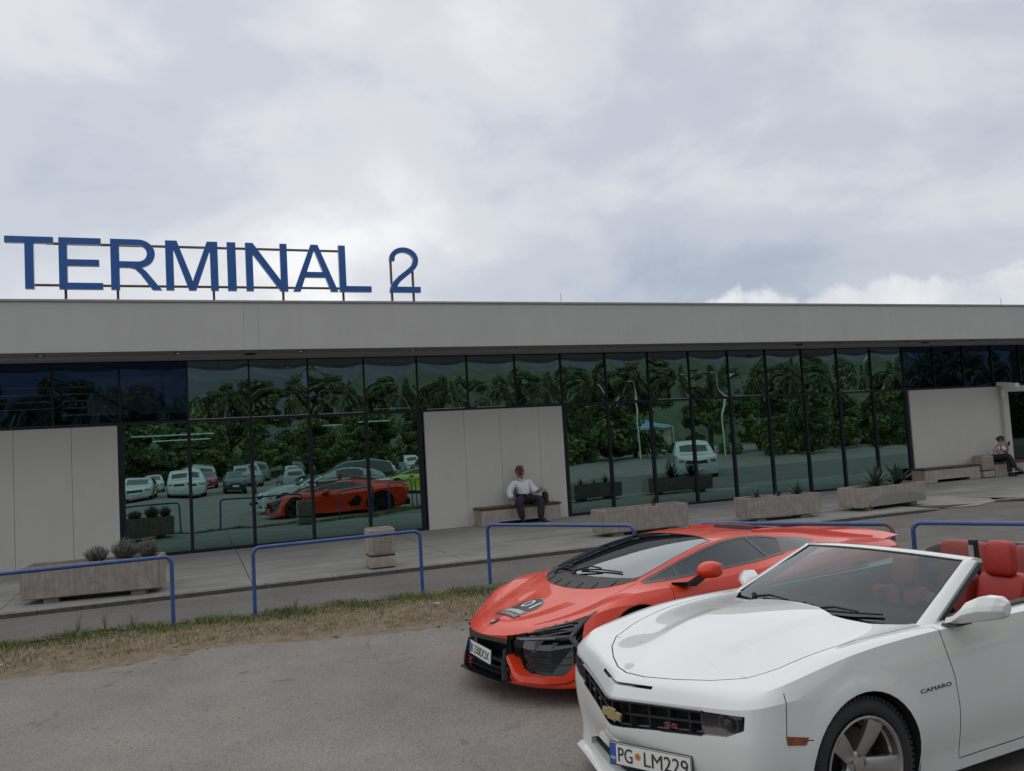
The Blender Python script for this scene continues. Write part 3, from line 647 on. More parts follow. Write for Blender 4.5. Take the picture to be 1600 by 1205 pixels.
# ================================================================ planters, bins, benches
m_conc = mat('rough_concrete', (0.34, 0.30, 0.265), 0.92, var=0.16, vscale=7, bump=0.7, bscale=75, spec=0.2, streak=((0.17, 0.145, 0.125), (26, 26, 3.2), 0.55))
m_conc2 = mat('pale_concrete', (0.36, 0.325, 0.285), 0.9, var=0.12, vscale=9, bump=0.5, bscale=85, spec=0.2, streak=((0.22, 0.19, 0.165), (12, 12, 2), 0.5))
m_rimc = mat('clean_concrete_edge', (0.40, 0.365, 0.325), 0.9, var=0.12, vscale=11, bump=0.4, bscale=80)
m_soil = mat('planter_soil', (0.055, 0.042, 0.03), 0.98, var=0.4, vscale=14, bump=1.0, bscale=30)
m_patch = mat('mortar_patch', (0.23, 0.225, 0.21), 0.85, var=0.06, vscale=5, bump=0.15, bscale=60)
def planter(p0, p1, depth, z, h, label, body, arch=False):
    d = Vector((p1[0]-p0[0], p1[1]-p0[1], 0)); Lr = d.length
    t = empty('planter', label, 'planter', (p0[0], p0[1], z), math.atan2(d.y, d.x), 'concrete planters on the pavement')
    fh = .07; wl = .06
    a = MB()
    bm = bmesh.new()
    # box trough, slightly tapering to the foot
    o = [(0.012, .012), (Lr-.012, .012), (Lr-.012, depth-.012), (.012, depth-.012)]; tp = [(0, 0), (Lr, 0), (Lr, depth), (0, depth)]; inn = [(wl, wl), (Lr-wl, wl), (Lr-wl, depth-wl), (wl, depth-wl)]
    v = [bm.verts.new((x, y, fh)) for x, y in o]+[bm.verts.new((x, y, h)) for x, y in tp]+[bm.verts.new((x, y, h)) for x, y in inn]+[bm.verts.new((x, y, h-.14)) for x, y in inn]
    bm.faces.new(v[0:4][::-1])
    for k in range(4):
        n = (k+1) % 4
        bm.faces.new((v[k], v[n], v[4+n], v[4+k])); bm.faces.new((v[4+k], v[4+n], v[8+n], v[8+k])); bm.faces.new((v[8+k], v[8+n], v[12+n], v[12+k]))
    bm.faces.new(v[12:16])
    bmesh.ops.bevel(bm, geom=[e for e in bm.edges if e.calc_length() > .2 or True], offset=.012, segments=2, affect='EDGES')
    me = bpy.data.meshes.new('trough'); bm.to_mesh(me); bm.free(); me.materials.append(body); auto_smooth(me, 30); link('trough', me, t)
    for x in (.28, Lr-.42):
        b = MB(); b.bbox(x, x+.2, .10, depth-.10, -.005, fh, .008); b.obj('foot', m_rimc, t)
    b = MB(); n = 12; vv = []
    for i in range(n+1):
        for j in range(5): vv.append((wl+.003+(Lr-2*wl-.006)*i/n, wl+.003+(depth-2*wl-.006)*j/4, h-.05+.025*hnoise(i*2.1+Lr, j*1.7)))
    b.add(vv, [(i*5+j, (i+1)*5+j, (i+1)*5+j+1, i*5+j+1) for i in range(n) for j in range(4)]); b.obj('soil', m_soil, t, 60)
    if arch:
        b = MB(); pl = [(Lr*.16, fh+.01)]+[(Lr*.55-Lr*.43*cos(pi*k/20), fh+.04+(h-fh-.20)*sin(pi*k/20)) for k in range(21)]+[(Lr*.98, fh+.01)]
        b.prism([(x, zz) for x, zz in pl], 0, .016, T=Matrix(((1, 0, 0, 0), (0, 0, 1, -.012), (0, 1, 0, 0), (0, 0, 0, 1)))); b.obj('arch_panel', m_patch, t)
    return t
P1 = planter((-2.29, 13.60), (-.45, 13.38), .58, pav_z(13.6), .53, 'long stained concrete planter with three grey shrubs behind the blue railing', m_conc)
P3 = planter((7.12, 13.98), (9.00, 13.98), .50, pav_z(14), .50, 'stained concrete planter with one withered plant behind the orange car', m_conc)
P4 = planter((10.27, 13.88), (11.95, 13.66), .50, pav_z(13.8), .48, 'streaked concrete planter with three small agaves', m_conc)
P5 = planter((12.97, 13.66), (15.06, 13.90), .60, pav_z(13.8), .48, 'pale concrete planter with an arched patch and two large agaves', m_conc2, True)

def bin_(x, y, z, h, label, rz=0):
    t = empty('litter_bin', label, 'litter bin', (x, y, z), rz, 'square concrete litter bins')
    w_ = .42; a = MB(); a.bbox(0, w_, 0, w_, .02, h*.30, .022); a.obj('base_block', m_conc2, t, 40)
    a = MB(); a.box(.012, w_-.012, .012, w_-.012, h*.30+.0005, h*.335); a.obj('band', mat('bin_band', (.03, .03, .032), .6), t)
    bm = bmesh.new(); z0, z1 = h*.3355, h
    o = [(0, 0), (w_, 0), (w_, w_), (0, w_)]; inn = [(.045, .045), (w_-.045, .045), (w_-.045, w_-.045), (.045, w_-.045)]
    v = [bm.verts.new((p, q, z0)) for p, q in o]+[bm.verts.new((p, q, z1)) for p, q in o]+[bm.verts.new((p, q, z1)) for p, q in inn]+[bm.verts.new((p, q, z1-.25)) for p, q in inn]
    bm.faces.new(v[0:4][::-1]); bm.faces.new(v[12:16])
    for k in range(4):
        n = (k+1) % 4; bm.faces.new((v[k], v[n], v[4+n], v[4+k])); bm.faces.new((v[4+k], v[4+n], v[8+n], v[8+k])); bm.faces.new((v[8+k], v[8+n], v[12+n], v[12+k]))
    bmesh.ops.bevel(bm, geom=bm.edges[:], offset=.02, segments=3, affect='EDGES')
    me = bpy.data.meshes.new('container'); bm.to_mesh(me); bm.free(); me.materials.append(m_conc2); auto_smooth(me, 35); link('container', me, t)
    for fx_ in ((.06, w_-.06),):
        a = MB(); a.bbox(fx_[0], fx_[1], -.008, .004, h*.40, h*.92, .003); a.obj('front_panel', mat('bin_aggregate', (.27, .235, .20), .95, var=.3, vscale=40, bump=1.0, bscale=110), t)
    a = MB(); a.bbox(.03, w_-.03, .03, w_-.03, -.005, .02, .004); a.obj('foot', m_kerb, t)
    return t
bin_(2.62, 13.30, pav_z(13.3), .635, 'square two-tier concrete litter bin at the kerb, between planter and glass')
bin_(21.22, 17.50, pav_z(17.5), .64, 'small concrete litter bin between the two benches by the doorway')
m_wood = mat('dark_bench_wood', (0.055, 0.026, 0.018), 0.45, var=0.3, vscale=6, bump=0.2, bscale=40, coat=0.1, streak=((0.10, 0.045, 0.028), (1.5, 30, 30), 0.6)); m_wood2 = mat('reddish_bench_wood', (0.10, 0.035, 0.025), 0.45, var=0.3, vscale=6, bump=0.2, bscale=40, streak=((0.15, 0.055, 0.04), (1.5, 30, 30), 0.6))
def bench(x0, x1, y0, label, wood):
    Lr = x1-x0; dp = .47; z = pav_z(y0)
    t = empty('bench', label, 'bench', (x0, y0, z), 0, 'concrete benches along the wall')
    T = Matrix(((1, 0, 0, 0), (0, 0, 1, 0), (0, 1, 0, 0), (0, 0, 0, 1)))
    a = MB(); c0, c1 = Lr*.22, Lr*.80
    a.prism([(0, 0), (c0, 0), (c0+.01, .085), (c1-.01, .085), (c1, 0), (Lr, 0), (Lr, .365), (0, .365)], 0, dp, T=T); me = a.mesh('base', m_conc2)
    bm = bmesh.new(); bm.from_mesh(me); bmesh.ops.recalc_face_normals(bm, faces=bm.faces[:]); bmesh.ops.bevel(bm, geom=bm.edges[:], offset=.014, segments=2, affect='EDGES'); bm.to_mesh(me); bm.free(); auto_smooth(me, 35); link('base', me, t)
    a = MB(); a.bbox(c0-.03, c1+.03, -.012, .002, .085, .115, .004); a.obj('lintel_edge', m_rimc, t)
    for k in range(4):
        b = MB(); b.bbox(-.02, Lr+.02, -.015+k*.125, -.015+k*.125+.119, .368, .412, .006); b.obj('slat', wood, t)
    return t
bench(5.98, 7.92, 17.63, 'concrete bench with dark wooden seat where the man sits', m_wood)
bench(19.02, 21.14, 17.56, 'empty concrete bench with dark wooden seat near the doorway', m_wood)
bench(21.72, 24.1, 17.56, 'concrete bench with reddish seat where the woman sits', m_wood2)

# ================================================================ plants in the planters
def leaf_blade(mb, p, az, el, ln, wd, mi, fold=0.25, droop=0.25):
    """a fleshy sword leaf, channelled along the middle, curving outwards"""
    n = 6; d = Vector((cos(az), sin(az), 0)); s = Vector((-sin(az), cos(az), 0)); v = []; pos = Vector(p); a = el
    for i in range(n+1):
        t = i/n; wv = wd*(0.65+0.9*t-1.55*t*t) if t < .98 else .002
        dr = d*cos(a)+Vector((0, 0, sin(a))); nm = -d*sin(a)+Vector((0, 0, cos(a)))
        v += [pos+s*wv+nm*wv*fold, pos-nm*0.008*(1-t), pos-s*wv+nm*wv*fold]
        pos = pos+dr*(ln/n); a -= droop/n*(1+t)
    f = []
    for i in range(n):
        for j in range(2): f.append((i*3+j, i*3+j+1, (i+1)*3+j+1, (i+1)*3+j))
    mb.add(v, f, mi)
m_ag = mat('agave_leaf', (0.045, 0.085, 0.05), 0.5, var=0.3, vscale=9, coat=0.1); m_ag2 = mat('agave_leaf_dark', (0.03, 0.06, 0.04), 0.5, var=0.3, vscale=9)
def agave(planter_o, u, v, sc, n, label, seed):
    r = random.Random(seed)
    t = empty('agave', label, 'plant', (0, 0, 0), 0, 'agaves in the concrete planters')
    Mx = Matrix.Rotation(planter_o.rotation_euler.z, 4, 'Z'); Mx.translation = planter_o.location
    t.location = Mx @ Vector((u, v, .40)); t.rotation_euler.z = r.uniform(0, 6)
    for k in range(n):
        ring = k/n; a = MB(); leaf_blade(a, (0, 0, .02+.04*ring), k*2.39996, RAD(28+50*ring)+r.uniform(-.12, .12), sc*(.75+.35*r.random()), sc*.10, 0, droop=r.uniform(.2, .8)*(1-ring))
        a.obj('leaf', m_ag if k % 3 else m_ag2, t, 60)
agave(P4, .38, .24, .24, 16, 'small agave at the left end of the streaked planter', 1)
agave(P4, .88, .24, .20, 13, 'smallest agave in the middle of the streaked planter', 2)
agave(P4, 1.33, .26, .30, 18, 'tallest agave at the right end of the streaked planter', 3)
agave(P5, .86, .30, .52, 26, 'large agave in front of the glass, left one in the pale arched planter', 4)
agave(P5, 1.58, .32, .56, 26, 'large agave beside the empty bench, right one in the pale arched planter', 5)
m_lav = mat('grey_shrub_leaf', (0.19, 0.185, 0.155), 0.85, var=0.3, vscale=20); m_lav2 = mat('grey_green_leaf', (0.11, 0.12, 0.085), 0.85, var=0.3, vscale=20); m_tw = mat('twig', (0.09, 0.07, 0.05), 0.9, var=.3, vscale=20)
def shrub(u, v, rx, h, label, seed, n=260):
    r = random.Random(seed); t = empty('lavender_shrub', label, 'plant', (0, 0, 0), 0, 'grey shrubs in the long planter')
    Mx = Matrix.Rotation(P1.rotation_euler.z, 4, 'Z'); Mx.translation = P1.location; t.location = Mx @ Vector((u, v, .47))
    a = MB(); b = MB(); lv = MB()
    for k in range(n):
        az = r.uniform(0, 2*pi); q = r.random()**.6; tip = Vector((cos(az)*rx*q, sin(az)*rx*q*.8, h*(1.0-.35*q*q)*r.uniform(.7, 1.05))); base = Vector((tip.x*.25, tip.y*.25, 0)); mid = (base+tip)/2+Vector((tip.x*.12, tip.y*.12, 0))
        if k < 110: a.tube([base, mid, tip], [.003, .0022, .0012], 3, cap=False)
        dr = (tip-mid).normalized()
        for i in range(9):
            p = base.lerp(tip, .35+.65*(i+r.random())/9); an = r.uniform(0, 6.28); s_ = Vector((cos(an), sin(an), r.uniform(0, .8))).normalized(); ln = r.uniform(.018, .036); wv = dr.cross(s_)
            wv = wv.normalized()*.004 if wv.length > 1e-6 else Vector((.004, 0, 0)); e = p+(s_*.6+dr*.8)*ln
            (b if i > 4 or r.random() < .4 else lv).add([p-wv, p+wv, e], [(0, 1, 2)])
    a.obj('stem', m_tw, t); o = b.obj('foliage', m_lav, t); o2 = lv.obj('foliage', m_lav2, t)
    return t
shrub(.95, .26, .19, .26, 'left grey lavender shrub, lowest and widest, in the long planter', 1)
shrub(1.34, .26, .20, .34, 'middle grey lavender shrub with a ragged double top', 2, 320)
shrub(1.66, .27, .17, .31, 'right grey lavender shrub, nearest the planter end', 3)
t = empty('withered_plant', 'withered brown plant in the stained planter behind the orange car', 'plant', (8.38, 14.22, pav_z(14)+.44))
a = MB(); r = random.Random(9); b = MB()
for k in range(26):
    az = r.uniform(0, 6.28); q = r.uniform(.02, .13); h = r.uniform(.12, .34); a.tube([(0, 0, 0), (cos(az)*q*.4, sin(az)*q*.4, h*.6), (cos(az)*q, sin(az)*q, h)], [.005, .004, .002], 4, cap=False)
    for i in range(5):
        p = Vector((cos(az)*q*(.4+.12*i), sin(az)*q*(.4+.12*i), h*(.6+.08*i))); an = r.uniform(0, 6.28); e = p+Vector((cos(an)*.04, sin(an)*.04, r.uniform(-.01, .03))); s_ = Vector((-sin(an), cos(an), 0))*.006; b.add([p-s_, p+s_, e], [(0, 1, 2)])
a.obj('stem', mat('dead_stem', (.13, .085, .055), .9, var=.2), t); b.obj('foliage', mat('dead_leaf', (.14, .11, .06), .9, var=.3), t)
# a few taller weeds at the road edge of the verge
for k, (px_, pyy) in enumerate([(-1.35, 11.72), (-1.05, 11.76), (-.72, 11.7), (1.25, 11.55)]):
    t = empty('weed', ['thin tall weed standing leftmost in front of the long planter', 'dark feathery weed, second from the left at the road edge', 'short forked weed at the road edge near the railing end', 'single bent weed at the road edge near the litter bin'][k], 'plant', (px_, pyy, .10), r.uniform(0, 6), 'weeds on the verge')
    a = MB()
    for q in range(7):
        az = r.uniform(0, 6.28); h = r.uniform(.15, .34)*(1 if k < 2 else .6); sp = r.uniform(.02, .1); a.tube([(0, 0, 0), (cos(az)*sp*.5, sin(az)*sp*.5, h*.7), (cos(az)*sp, sin(az)*sp, h)], [.003, .002, .001], 3, cap=False)
        for i in range(4):
            p = Vector((cos(az)*sp*(.5+.12*i), sin(az)*sp*(.5+.12*i), h*(.55+.1*i))); an = r.uniform(0, 6.28); e = p+Vector((cos(an)*.03, sin(an)*.03, .01)); s_ = Vector((-sin(an), cos(an), 0))*.005; a.add([p-s_, p+s_, e], [(0, 1, 2)])
    a.obj('stem', mat('weed_stem', (.06, .065, .03), .9, var=.3), t)
# ================================================================ car building tools
def body_cage(rails, creases, level):
    """half-body cage: rails run from the front centre line round the side to the rear centre line, bottom rail first; mirrored, closed, subdivided"""
    J, I = len(rails), len(rails[0]); R = np.array(rails, float); vid = {}; verts = []
    def V(j, i, s):
        x, y, z = R[j, i]
        if abs(y) < 1e-6: s = 1
        k = (j, i, s)
        if k not in vid: vid[k] = len(verts); verts.append((x, s*y, z))
        return vid[k]
    faces = []
    for s in (1, -1):
        for j in range(J-1):
            for i in range(I-1):
                q = [V(j, i, s), V(j, i+1, s), V(j+1, i+1, s), V(j+1, i, s)]
                u = []
                for a in q:
                    if a not in u: u.append(a)
                if len(u) > 2: faces.append(u if s < 0 else u[::-1])
    for i in range(I-1):
        q = [V(0, i, 1), V(0, i+1, 1), V(0, i+1, -1), V(0, i, -1)]; u = []
        for a in q:
            if a not in u: u.append(a)
        if len(u) > 2: faces.append(u)
    # weld the coincident centre-line vertices of the top rail (they sit on y = 0 already)
    me = me_new('cage', verts, faces)
    bm = bmesh.new(); bm.from_mesh(me); bmesh.ops.recalc_face_normals(bm, faces=bm.faces[:])
    cl = bm.edges.layers.float.get('crease_edge') or bm.edges.layers.float.new('crease_edge')
    bm.verts.ensure_lookup_table(); bm.edges.ensure_lookup_table()
    def setc(a, b, c):
        e = bm.edges.get((bm.verts[a], bm.verts[b]))
        if e: e[cl] = c
    for kind, idx, a, b, c in creases:
        for s in (1, -1):
            for k in range(a, b):
                if kind == 'r': setc(V(idx, k, s), V(idx, k+1, s), c)
                else: setc(V(k, idx, s), V(k+1, idx, s), c)
    bm.to_mesh(me); bm.free()
    o = bpy.data.objects.new('cage', me); COL.objects.link(o)
    md = o.modifiers.new('s', 'SUBSURF'); md.levels = level; md.render_levels = level; md.use_limit_surface = False
    out = ev_mesh(o); bpy.data.objects.remove(o); bpy.data.meshes.remove(me)
    return out
def vn_of(me):
    n = len(me.vertices); co = np.empty(n*3); me.vertices.foreach_get('co', co); co = co.reshape(-1, 3)
    nr = np.zeros((n, 3))
    for p in me.polygons:
        nn = np.array(p.normal)*p.area
        for v in p.vertices: nr[v] += nn
    nr /= np.maximum(np.linalg.norm(nr, axis=1, keepdims=True), 1e-12)
    return co, nr
class Surf:
    """the untouched body surface: ray casts, nearest points and smooth normals"""
    def __init__(s, me, sharp=32):
        bm = bmesh.new(); bm.from_mesh(me); bmesh.ops.triangulate(bm, faces=bm.faces[:])
        s.co = [v.co.copy() for v in bm.verts]; s.tri = [tuple(v.index for v in f.verts) for f in bm.faces]
        bm.normal_update(); fn = [f.normal.copy() for f in bm.faces]; fa = [f.calc_area() for f in bm.faces]
        # per-corner normals, split where the surface folds sharply
        lim = cos(RAD(sharp)); s.cn = []
        vf = {}
        for f in bm.faces:
            for v in f.verts: vf.setdefault(v.index, []).append(f.index)
        for k, t in enumerate(s.tri):
            c = []
            for v in t:
                n = Vector((0, 0, 0))
                for q in vf[v]:
                    if fn[q].dot(fn[k]) > lim: n += fn[q]*fa[q]
                c.append(n.normalized())
            s.cn.append(c)
        bm.free(); s.bvh = BVHTree.FromPolygons(s.co, s.tri)
    def normal(s, p):
        loc, nor, idx, d = s.bvh.find_nearest(p)
        a, b, c = (s.co[i] for i in s.tri[idx]); v0, v1, v2 = b-a, c-a, loc-a
        d00, d01, d11, d20, d21 = v0.dot(v0), v0.dot(v1), v1.dot(v1), v2.dot(v0), v2.dot(v1); den = d00*d11-d01*d01
        if abs(den) < 1e-14: return nor, d
        v = (d11*d20-d01*d21)/den; w_ = (d00*d21-d01*d20)/den; n = s.cn[idx]
        return (n[0]*(1-v-w_)+n[1]*v+n[2]*w_).normalized(), d
    def cast(s, o, d):
        return s.bvh.ray_cast(Vector(o), Vector(d).normalized())
    def top(s, x, y): return s.cast((x, y, 3), (0, 0, -1))[0]
    def side(s, x, z, sg=1): return s.cast((x, 3*sg, z), (0, -sg, 0))[0]
    def front(s, y, z): return s.cast((-2, y, z), (1, 0, 0))[0]
def boolean(me, cut, op='DIFFERENCE'):
    a = bpy.data.objects.new('a', me); b = bpy.data.objects.new('b', cut); COL.objects.link(a); COL.objects.link(b)
    m = a.modifiers.new('b', 'BOOLEAN'); m.operation = op; m.solver = 'EXACT'; m.object = b; m.use_self = False
    out = ev_mesh(a); bpy.data.objects.remove(a); bpy.data.objects.remove(b); return out
def cut_all(me, items):
    for it in items:
        n0 = len(me.polygons); r = boolean(me, cutter([it]))
        if len(r.polygons) < n0*.4: print('bad cut', it[0][:3]); bpy.data.meshes.remove(r); continue
        me = r
    return me
def fix_normals(me):
    bm = bmesh.new(); bm.from_mesh(me); bmesh.ops.recalc_face_normals(bm, faces=bm.faces[:]); bm.to_mesh(me); bm.free(); return me
def ribbon_groove(S, path, kind, w_=0.006, depth=0.02, sg=1, above=0.03, closed=False, step=.03):
    """cutter for a panel gap that follows the surface. kind 'top' paths are (x,y), 'side' (x,z), 'front' (y,z)"""
    P = []
    pts = [Vector(p) for p in path]
    if closed: pts = pts+[pts[0]]
    for a, b in zip(pts[:-1], pts[1:]):
        n = max(1, int((b-a).length/step))
        P += [a.lerp(b, k/n) for k in range(n)]
    if not closed: P.append(pts[-1])
    dirv = {'top': Vector((0, 0, 1)), 'side': Vector((0, sg, 0)), 'front': Vector((-1, 0, 0))}[kind]
    n = len(P); v = []
    for i, p in enumerate(P):
        q0 = P[(i-1) % n] if closed or i else P[0]; q1 = P[(i+1) % n] if closed or i < n-1 else P[-1]
        t = (q1-q0).normalized(); nr = Vector((-t.y, t.x))*w_/2
        for off in (nr, -nr):
            c = p+off
            h = {'top': S.top, 'front': S.front}[kind](c.x, c.y) if kind != 'side' else S.side(c.x, c.y, sg)
            if h is None:
                hp = {'top': Vector((c.x, c.y, 0)), 'side': Vector((c.x, 0, c.y)), 'front': Vector((0, c.x, c.y))}[kind]
                loc, _, _, _ = S.bvh.find_nearest(hp+dirv*.9); hp = hp+dirv*loc.dot(dirv)
                h = hp
            v.append(h+dirv*above); v.append(h-dirv*depth)
    f = []
    m = n if closed else n-1
    for i in range(m):
        a, b = i*4, ((i+1) % n)*4
        f += [(a, a+1, b+1, b), (a+2, b+2, b+3, a+3), (a, b, b+2, a+2), (a+1, a+3, b+3, b+1)]
    if not closed: f += [(0, 2, 3, 1), (m*4, m*4+1, m*4+3, m*4+2)]
    return v, f
def prism_cut(poly, axis, a, b):
    """closed prism: poly in the plane across the axis ('x': (y,z), 'y': (x,z), 'z': (x,y)) between a and b"""
    mk = {'x': lambda p, t: (t, p[0], p[1]), 'y': lambda p, t: (p[0], t, p[1]), 'z': lambda p, t: (p[0], p[1], t)}[axis]
    n = len(poly); v = [mk(p, a) for p in poly]+[mk(p, b) for p in poly]
    return v, [tuple(range(n))[::-1], tuple(range(n, 2*n))]+[(i, (i+1) % n, n+(i+1) % n, n+i) for i in range(n)]
def cutter(items):
    c = MB()
    for v, f in items: c.add(v, f)
    return fix_normals(c.mesh('cut', []))
def loft_cut(secs):
    """closed solid through a row of equal-length polygons"""
    n = len(secs[0]); v = [p for s in secs for p in s]; f = [tuple(range(n))[::-1], tuple(range((len(secs)-1)*n, len(secs)*n))]
    for k in range(len(secs)-1):
        for i in range(n): f.append((k*n+i, k*n+(i+1) % n, (k+1)*n+(i+1) % n, (k+1)*n+i))
    return v, f
def split_body(me, S, probes, tol=4e-4):
    """separate the outer-skin regions bounded by the panel gaps; probes: {name: (x,y,z)}. Returns {name: mesh}, the rest under 'body'"""
    bm = bmesh.new(); bm.from_mesh(me); bm.faces.ensure_lookup_table()
    skin = []
    for f in bm.faces:
        c = f.calc_center_median(); nr, d = S.normal(c)
        skin.append(d < tol and f.normal.dot(nr) > .8)
    comp = [-1]*len(bm.faces); k = 0
    for f in bm.faces:
        if skin[f.index] and comp[f.index] < 0:
            stck = [f]; comp[f.index] = k
            while stck:
                g_ = stck.pop()
                for e in g_.edges:
                    for q in e.link_faces:
                        if skin[q.index] and comp[q.index] < 0: comp[q.index] = k; stck.append(q)
            k += 1
    sk = [f for f in bm.faces if skin[f.index]]
    bv = BVHTree.FromPolygons([v.co for v in bm.verts], [[v.index for v in f.verts] for f in sk]); who = {}
    for nm, p in probes.items():
        loc, n_, idx, d = bv.find_nearest(Vector(p)); who.setdefault(comp[sk[idx].index], nm)
    groups = {}
    for f in bm.faces: groups.setdefault(who.get(comp[f.index], 'body') if skin[f.index] else 'body', []).append(f)
    out = {}
    for nm, fs in groups.items():
        ids = {}; v = []; ff = []
        for f in fs:
            q = []
            for vv in f.verts:
                if vv.index not in ids: ids[vv.index] = len(v); v.append(vv.co.copy())
                q.append(ids[vv.index])
            ff.append(q)
        out[nm] = me_new(nm, v, ff)
    bm.free(); return out
def shade(me, S, dark=None):
    """smooth normals of the untouched surface on the skin, flat normals on the cut walls"""
    me.polygons.foreach_set('use_smooth', [True]*len(me.polygons)); cache = {}
    N = [None]*len(me.loops)
    for p in me.polygons:
        c, d = S.normal(p.center); ok = d < 1.5e-3 and p.normal.dot(c) > .75
        for li in p.loop_indices:
            if ok:
                vi = me.loops[li].vertex_index
                q = me.vertices[vi].co*.97+p.center*.03
                n = S.normal(q)[0]; N[li] = n if n.dot(p.normal) > .6 else p.normal
            else: N[li] = p.normal
        if dark and not ok and dark(p.center): p.material_index = 1
    me.normals_split_custom_set([tuple(n) for n in N]); return me
def patch(S, me_solid, poly, axis, a, b, off=0.0, thick=0.0, want=None, tol=6e-4):
    """the piece of the body skin inside a prism, lifted off the skin by `off` (with thickness)"""
    pr_ = cutter([prism_cut(poly, axis, a, b)])
    r = boolean(me_solid.copy(), pr_, 'INTERSECT')
    bm = bmesh.new(); bm.from_mesh(r); kill = []
    for f in bm.faces:
        c = f.calc_center_median(); nr, d = S.normal(c)
        if d > tol or f.normal.dot(nr) < .5 or (want and not want(c, nr)): kill.append(f)
    bmesh.ops.delete(bm, geom=kill, context='FACES')
    nr = {v: S.normal(v.co)[0] for v in bm.verts}
    if off or thick:
        base = {v: v.co.copy() for v in bm.verts}
        for v in bm.verts: v.co = base[v]+nr[v]*off
    out = bpy.data.meshes.new('patch'); bm.to_mesh(out); bm.free(); bpy.data.meshes.remove(r)
    if len(out.polygons): shade_patch(out, S)
    return out
def shade_patch(me, S):
    me.polygons.foreach_set('use_smooth', [True]*len(me.polygons))
    me.normals_split_custom_set([tuple(S.normal(me.vertices[l.vertex_index].co*.97+Vector((0, 0, 0)))[0]) if False else tuple(S.normal(me.vertices[l.vertex_index].co)[0]) for l in me.loops])
def strip_on(S, path, kind, w_, off, sg=1, step=.02, h=0.0):
    """a thin raised strip lying on the skin along a path"""
    v, f = ribbon_groove(S, path, kind, w_, -off, sg, off+h, False, step); return v, f
def wheel(parent, x, y, r, rr, wdt, style, mats, sg, steer=0.0, name='wheel'):
    """tyre, rim, spokes, disc; local +y is the outer face"""
    t = bpy.data.objects.new(name, None); COL.objects.link(t); t.parent = parent; t.location = (x, y, r)
    t.rotation_euler = (0, 0, (0 if sg > 0 else pi)+steer)
    m_ty, m_rim_, m_dk, m_disc = mats
    a = MB(); h = wdt/2
    # local axis: revolve about y. outer face at +h
    a.lathe([(rr+.002, -h+.03), (rr+.012, -h+.012), (rr+.03, -h+.002), (r-.045, -h-.002), (r-.018, -h+.012), (r-.004, -h+.035), (r, -h*.4), (r, h*.4), (r-.004, h-.035), (r-.018, h-.012), (r-.045, h+.002), (rr+.03, h-.002), (rr+.012, h-.012), (rr+.002, h-.03)], 64, axis='y')
    for k in range(72):   # shoulder tread blocks
        an = 2*pi*k/72; T = Matrix.Rotation(an, 4, 'Y')
        a.box(-.009, .009, h*.42, h-.014, r-.016, r+.0025, 0, T); a.box(-.009, .009, -h+.014, -h*.42, r-.016, r+.0025, 0, T)
    a.obj('tyre', m_ty, t, 40)
    b = MB(); b.lathe([(rr-.05, -h+.02), (rr-.012, -h+.03), (rr-.02, 0), (rr-.022, h-.06), (rr-.012, h-.022), (rr+.004, h-.012), (rr+.006, h-.004), (rr-.004, h-.001), (rr-.014, h-.012), (rr-.020, h-.05), (rr-.03, h-.06)], 64, axis='y'); b.obj('rim', m_rim_, t, 30)
    n = style['n']
    for k in range(n):
        an = 2*pi*k/n+style.get('rot', 0); T = Matrix.Rotation(an, 4, 'Y'); s = MB()
        for (lo, hi, xo) in style['bars']:
            # spoke: ridge in the middle, dished towards the hub
            sec = []
            for q in range(7):
                u = q/6; rad = .045+(rr-.018-.045)*u; wv = lo+(hi-lo)*u; yo = h-style['dish']*(1-u)**1.6-.012; xx = xo*(u if style.get('fan') else 1)
                sec.append([(xx-wv, yo-.035, rad), (xx-wv, yo-.008, rad), (xx-wv*.35, yo+.002, rad), (xx+wv*.35, yo+.002, rad), (xx+wv, yo-.008, rad), (xx+wv, yo-.035, rad)])
            v, f = loft_cut(sec); s.add([T @ Vector(p) for p in v], [q[::-1] for q in f])
        me = fix_normals(s.mesh('spoke', m_rim_)); auto_smooth(me, 25); link('spoke', me, t)
    c = MB(); yo = h-style['dish']-.012; c.lathe([(.075, yo-.04), (.075, yo-.004), (.062, yo+.004), (.034, yo+.006), (.032, yo+.014), (.0, yo+.016)], 32, axis='y')
    c.obj('hub', m_rim_, t, 35)
    for k in range(5):
        an = 2*pi*k/5+.6; d = MB(); d.lathe([(.011, yo), (.011, yo+.006), (.007, yo+.007), (.007, yo-.01)], 10, Matrix.Translation((.055*cos(an), 0, .055*sin(an))), axis='y'); d.obj('wheel_nut', m_dk, t, 40)
    d = MB(); d.lathe([(.06, h-.14), (.185, h-.14), (.19, h-.145), (.19, h-.165), (.06, h-.165)], 40, axis='y'); d.obj('brake_disc', m_disc, t, 40)
    d = MB(); d.lathe([(rr-.03, -h+.03), (.05, -h+.035), (.05, -h+.06), (rr-.03, -h+.04)], 40, axis='y'); d.obj('barrel', m_dk, t, 40)
    return t
def paint(name, col, rough=0.22, coat=1.0, flake=0.0, var=0.012):
    m = mat(name, col, rough=0.38, var=var, vscale=3, coat=coat, spec=0.35); return m
m_tyre = mat('tyre_rubber', (0.018, 0.019, 0.021), 0.72, var=0.25, vscale=14, bump=0.15, bscale=120); m_alloy = mat('machined_alloy', (0.44, 0.43, 0.40), 0.32, metal=0.85, var=0.08, vscale=20)
m_alloyd = mat('dark_alloy', (0.04, 0.042, 0.045), 0.35, metal=0.7, var=0.1, vscale=20)
m_disc = mat('brake_steel', (0.12, 0.115, 0.11), 0.45, metal=0.8, var=0.1, vscale=20)
m_black = mat('black_plastic', (0.012, 0.013, 0.015), 0.45, var=0.2, vscale=20); m_gblack = mat('gloss_black', (0.006, 0.007, 0.009), 0.12, coat=0.6); m_trim = mat('satin_black', (0.02, 0.021, 0.023), 0.55, var=0.15, vscale=30)
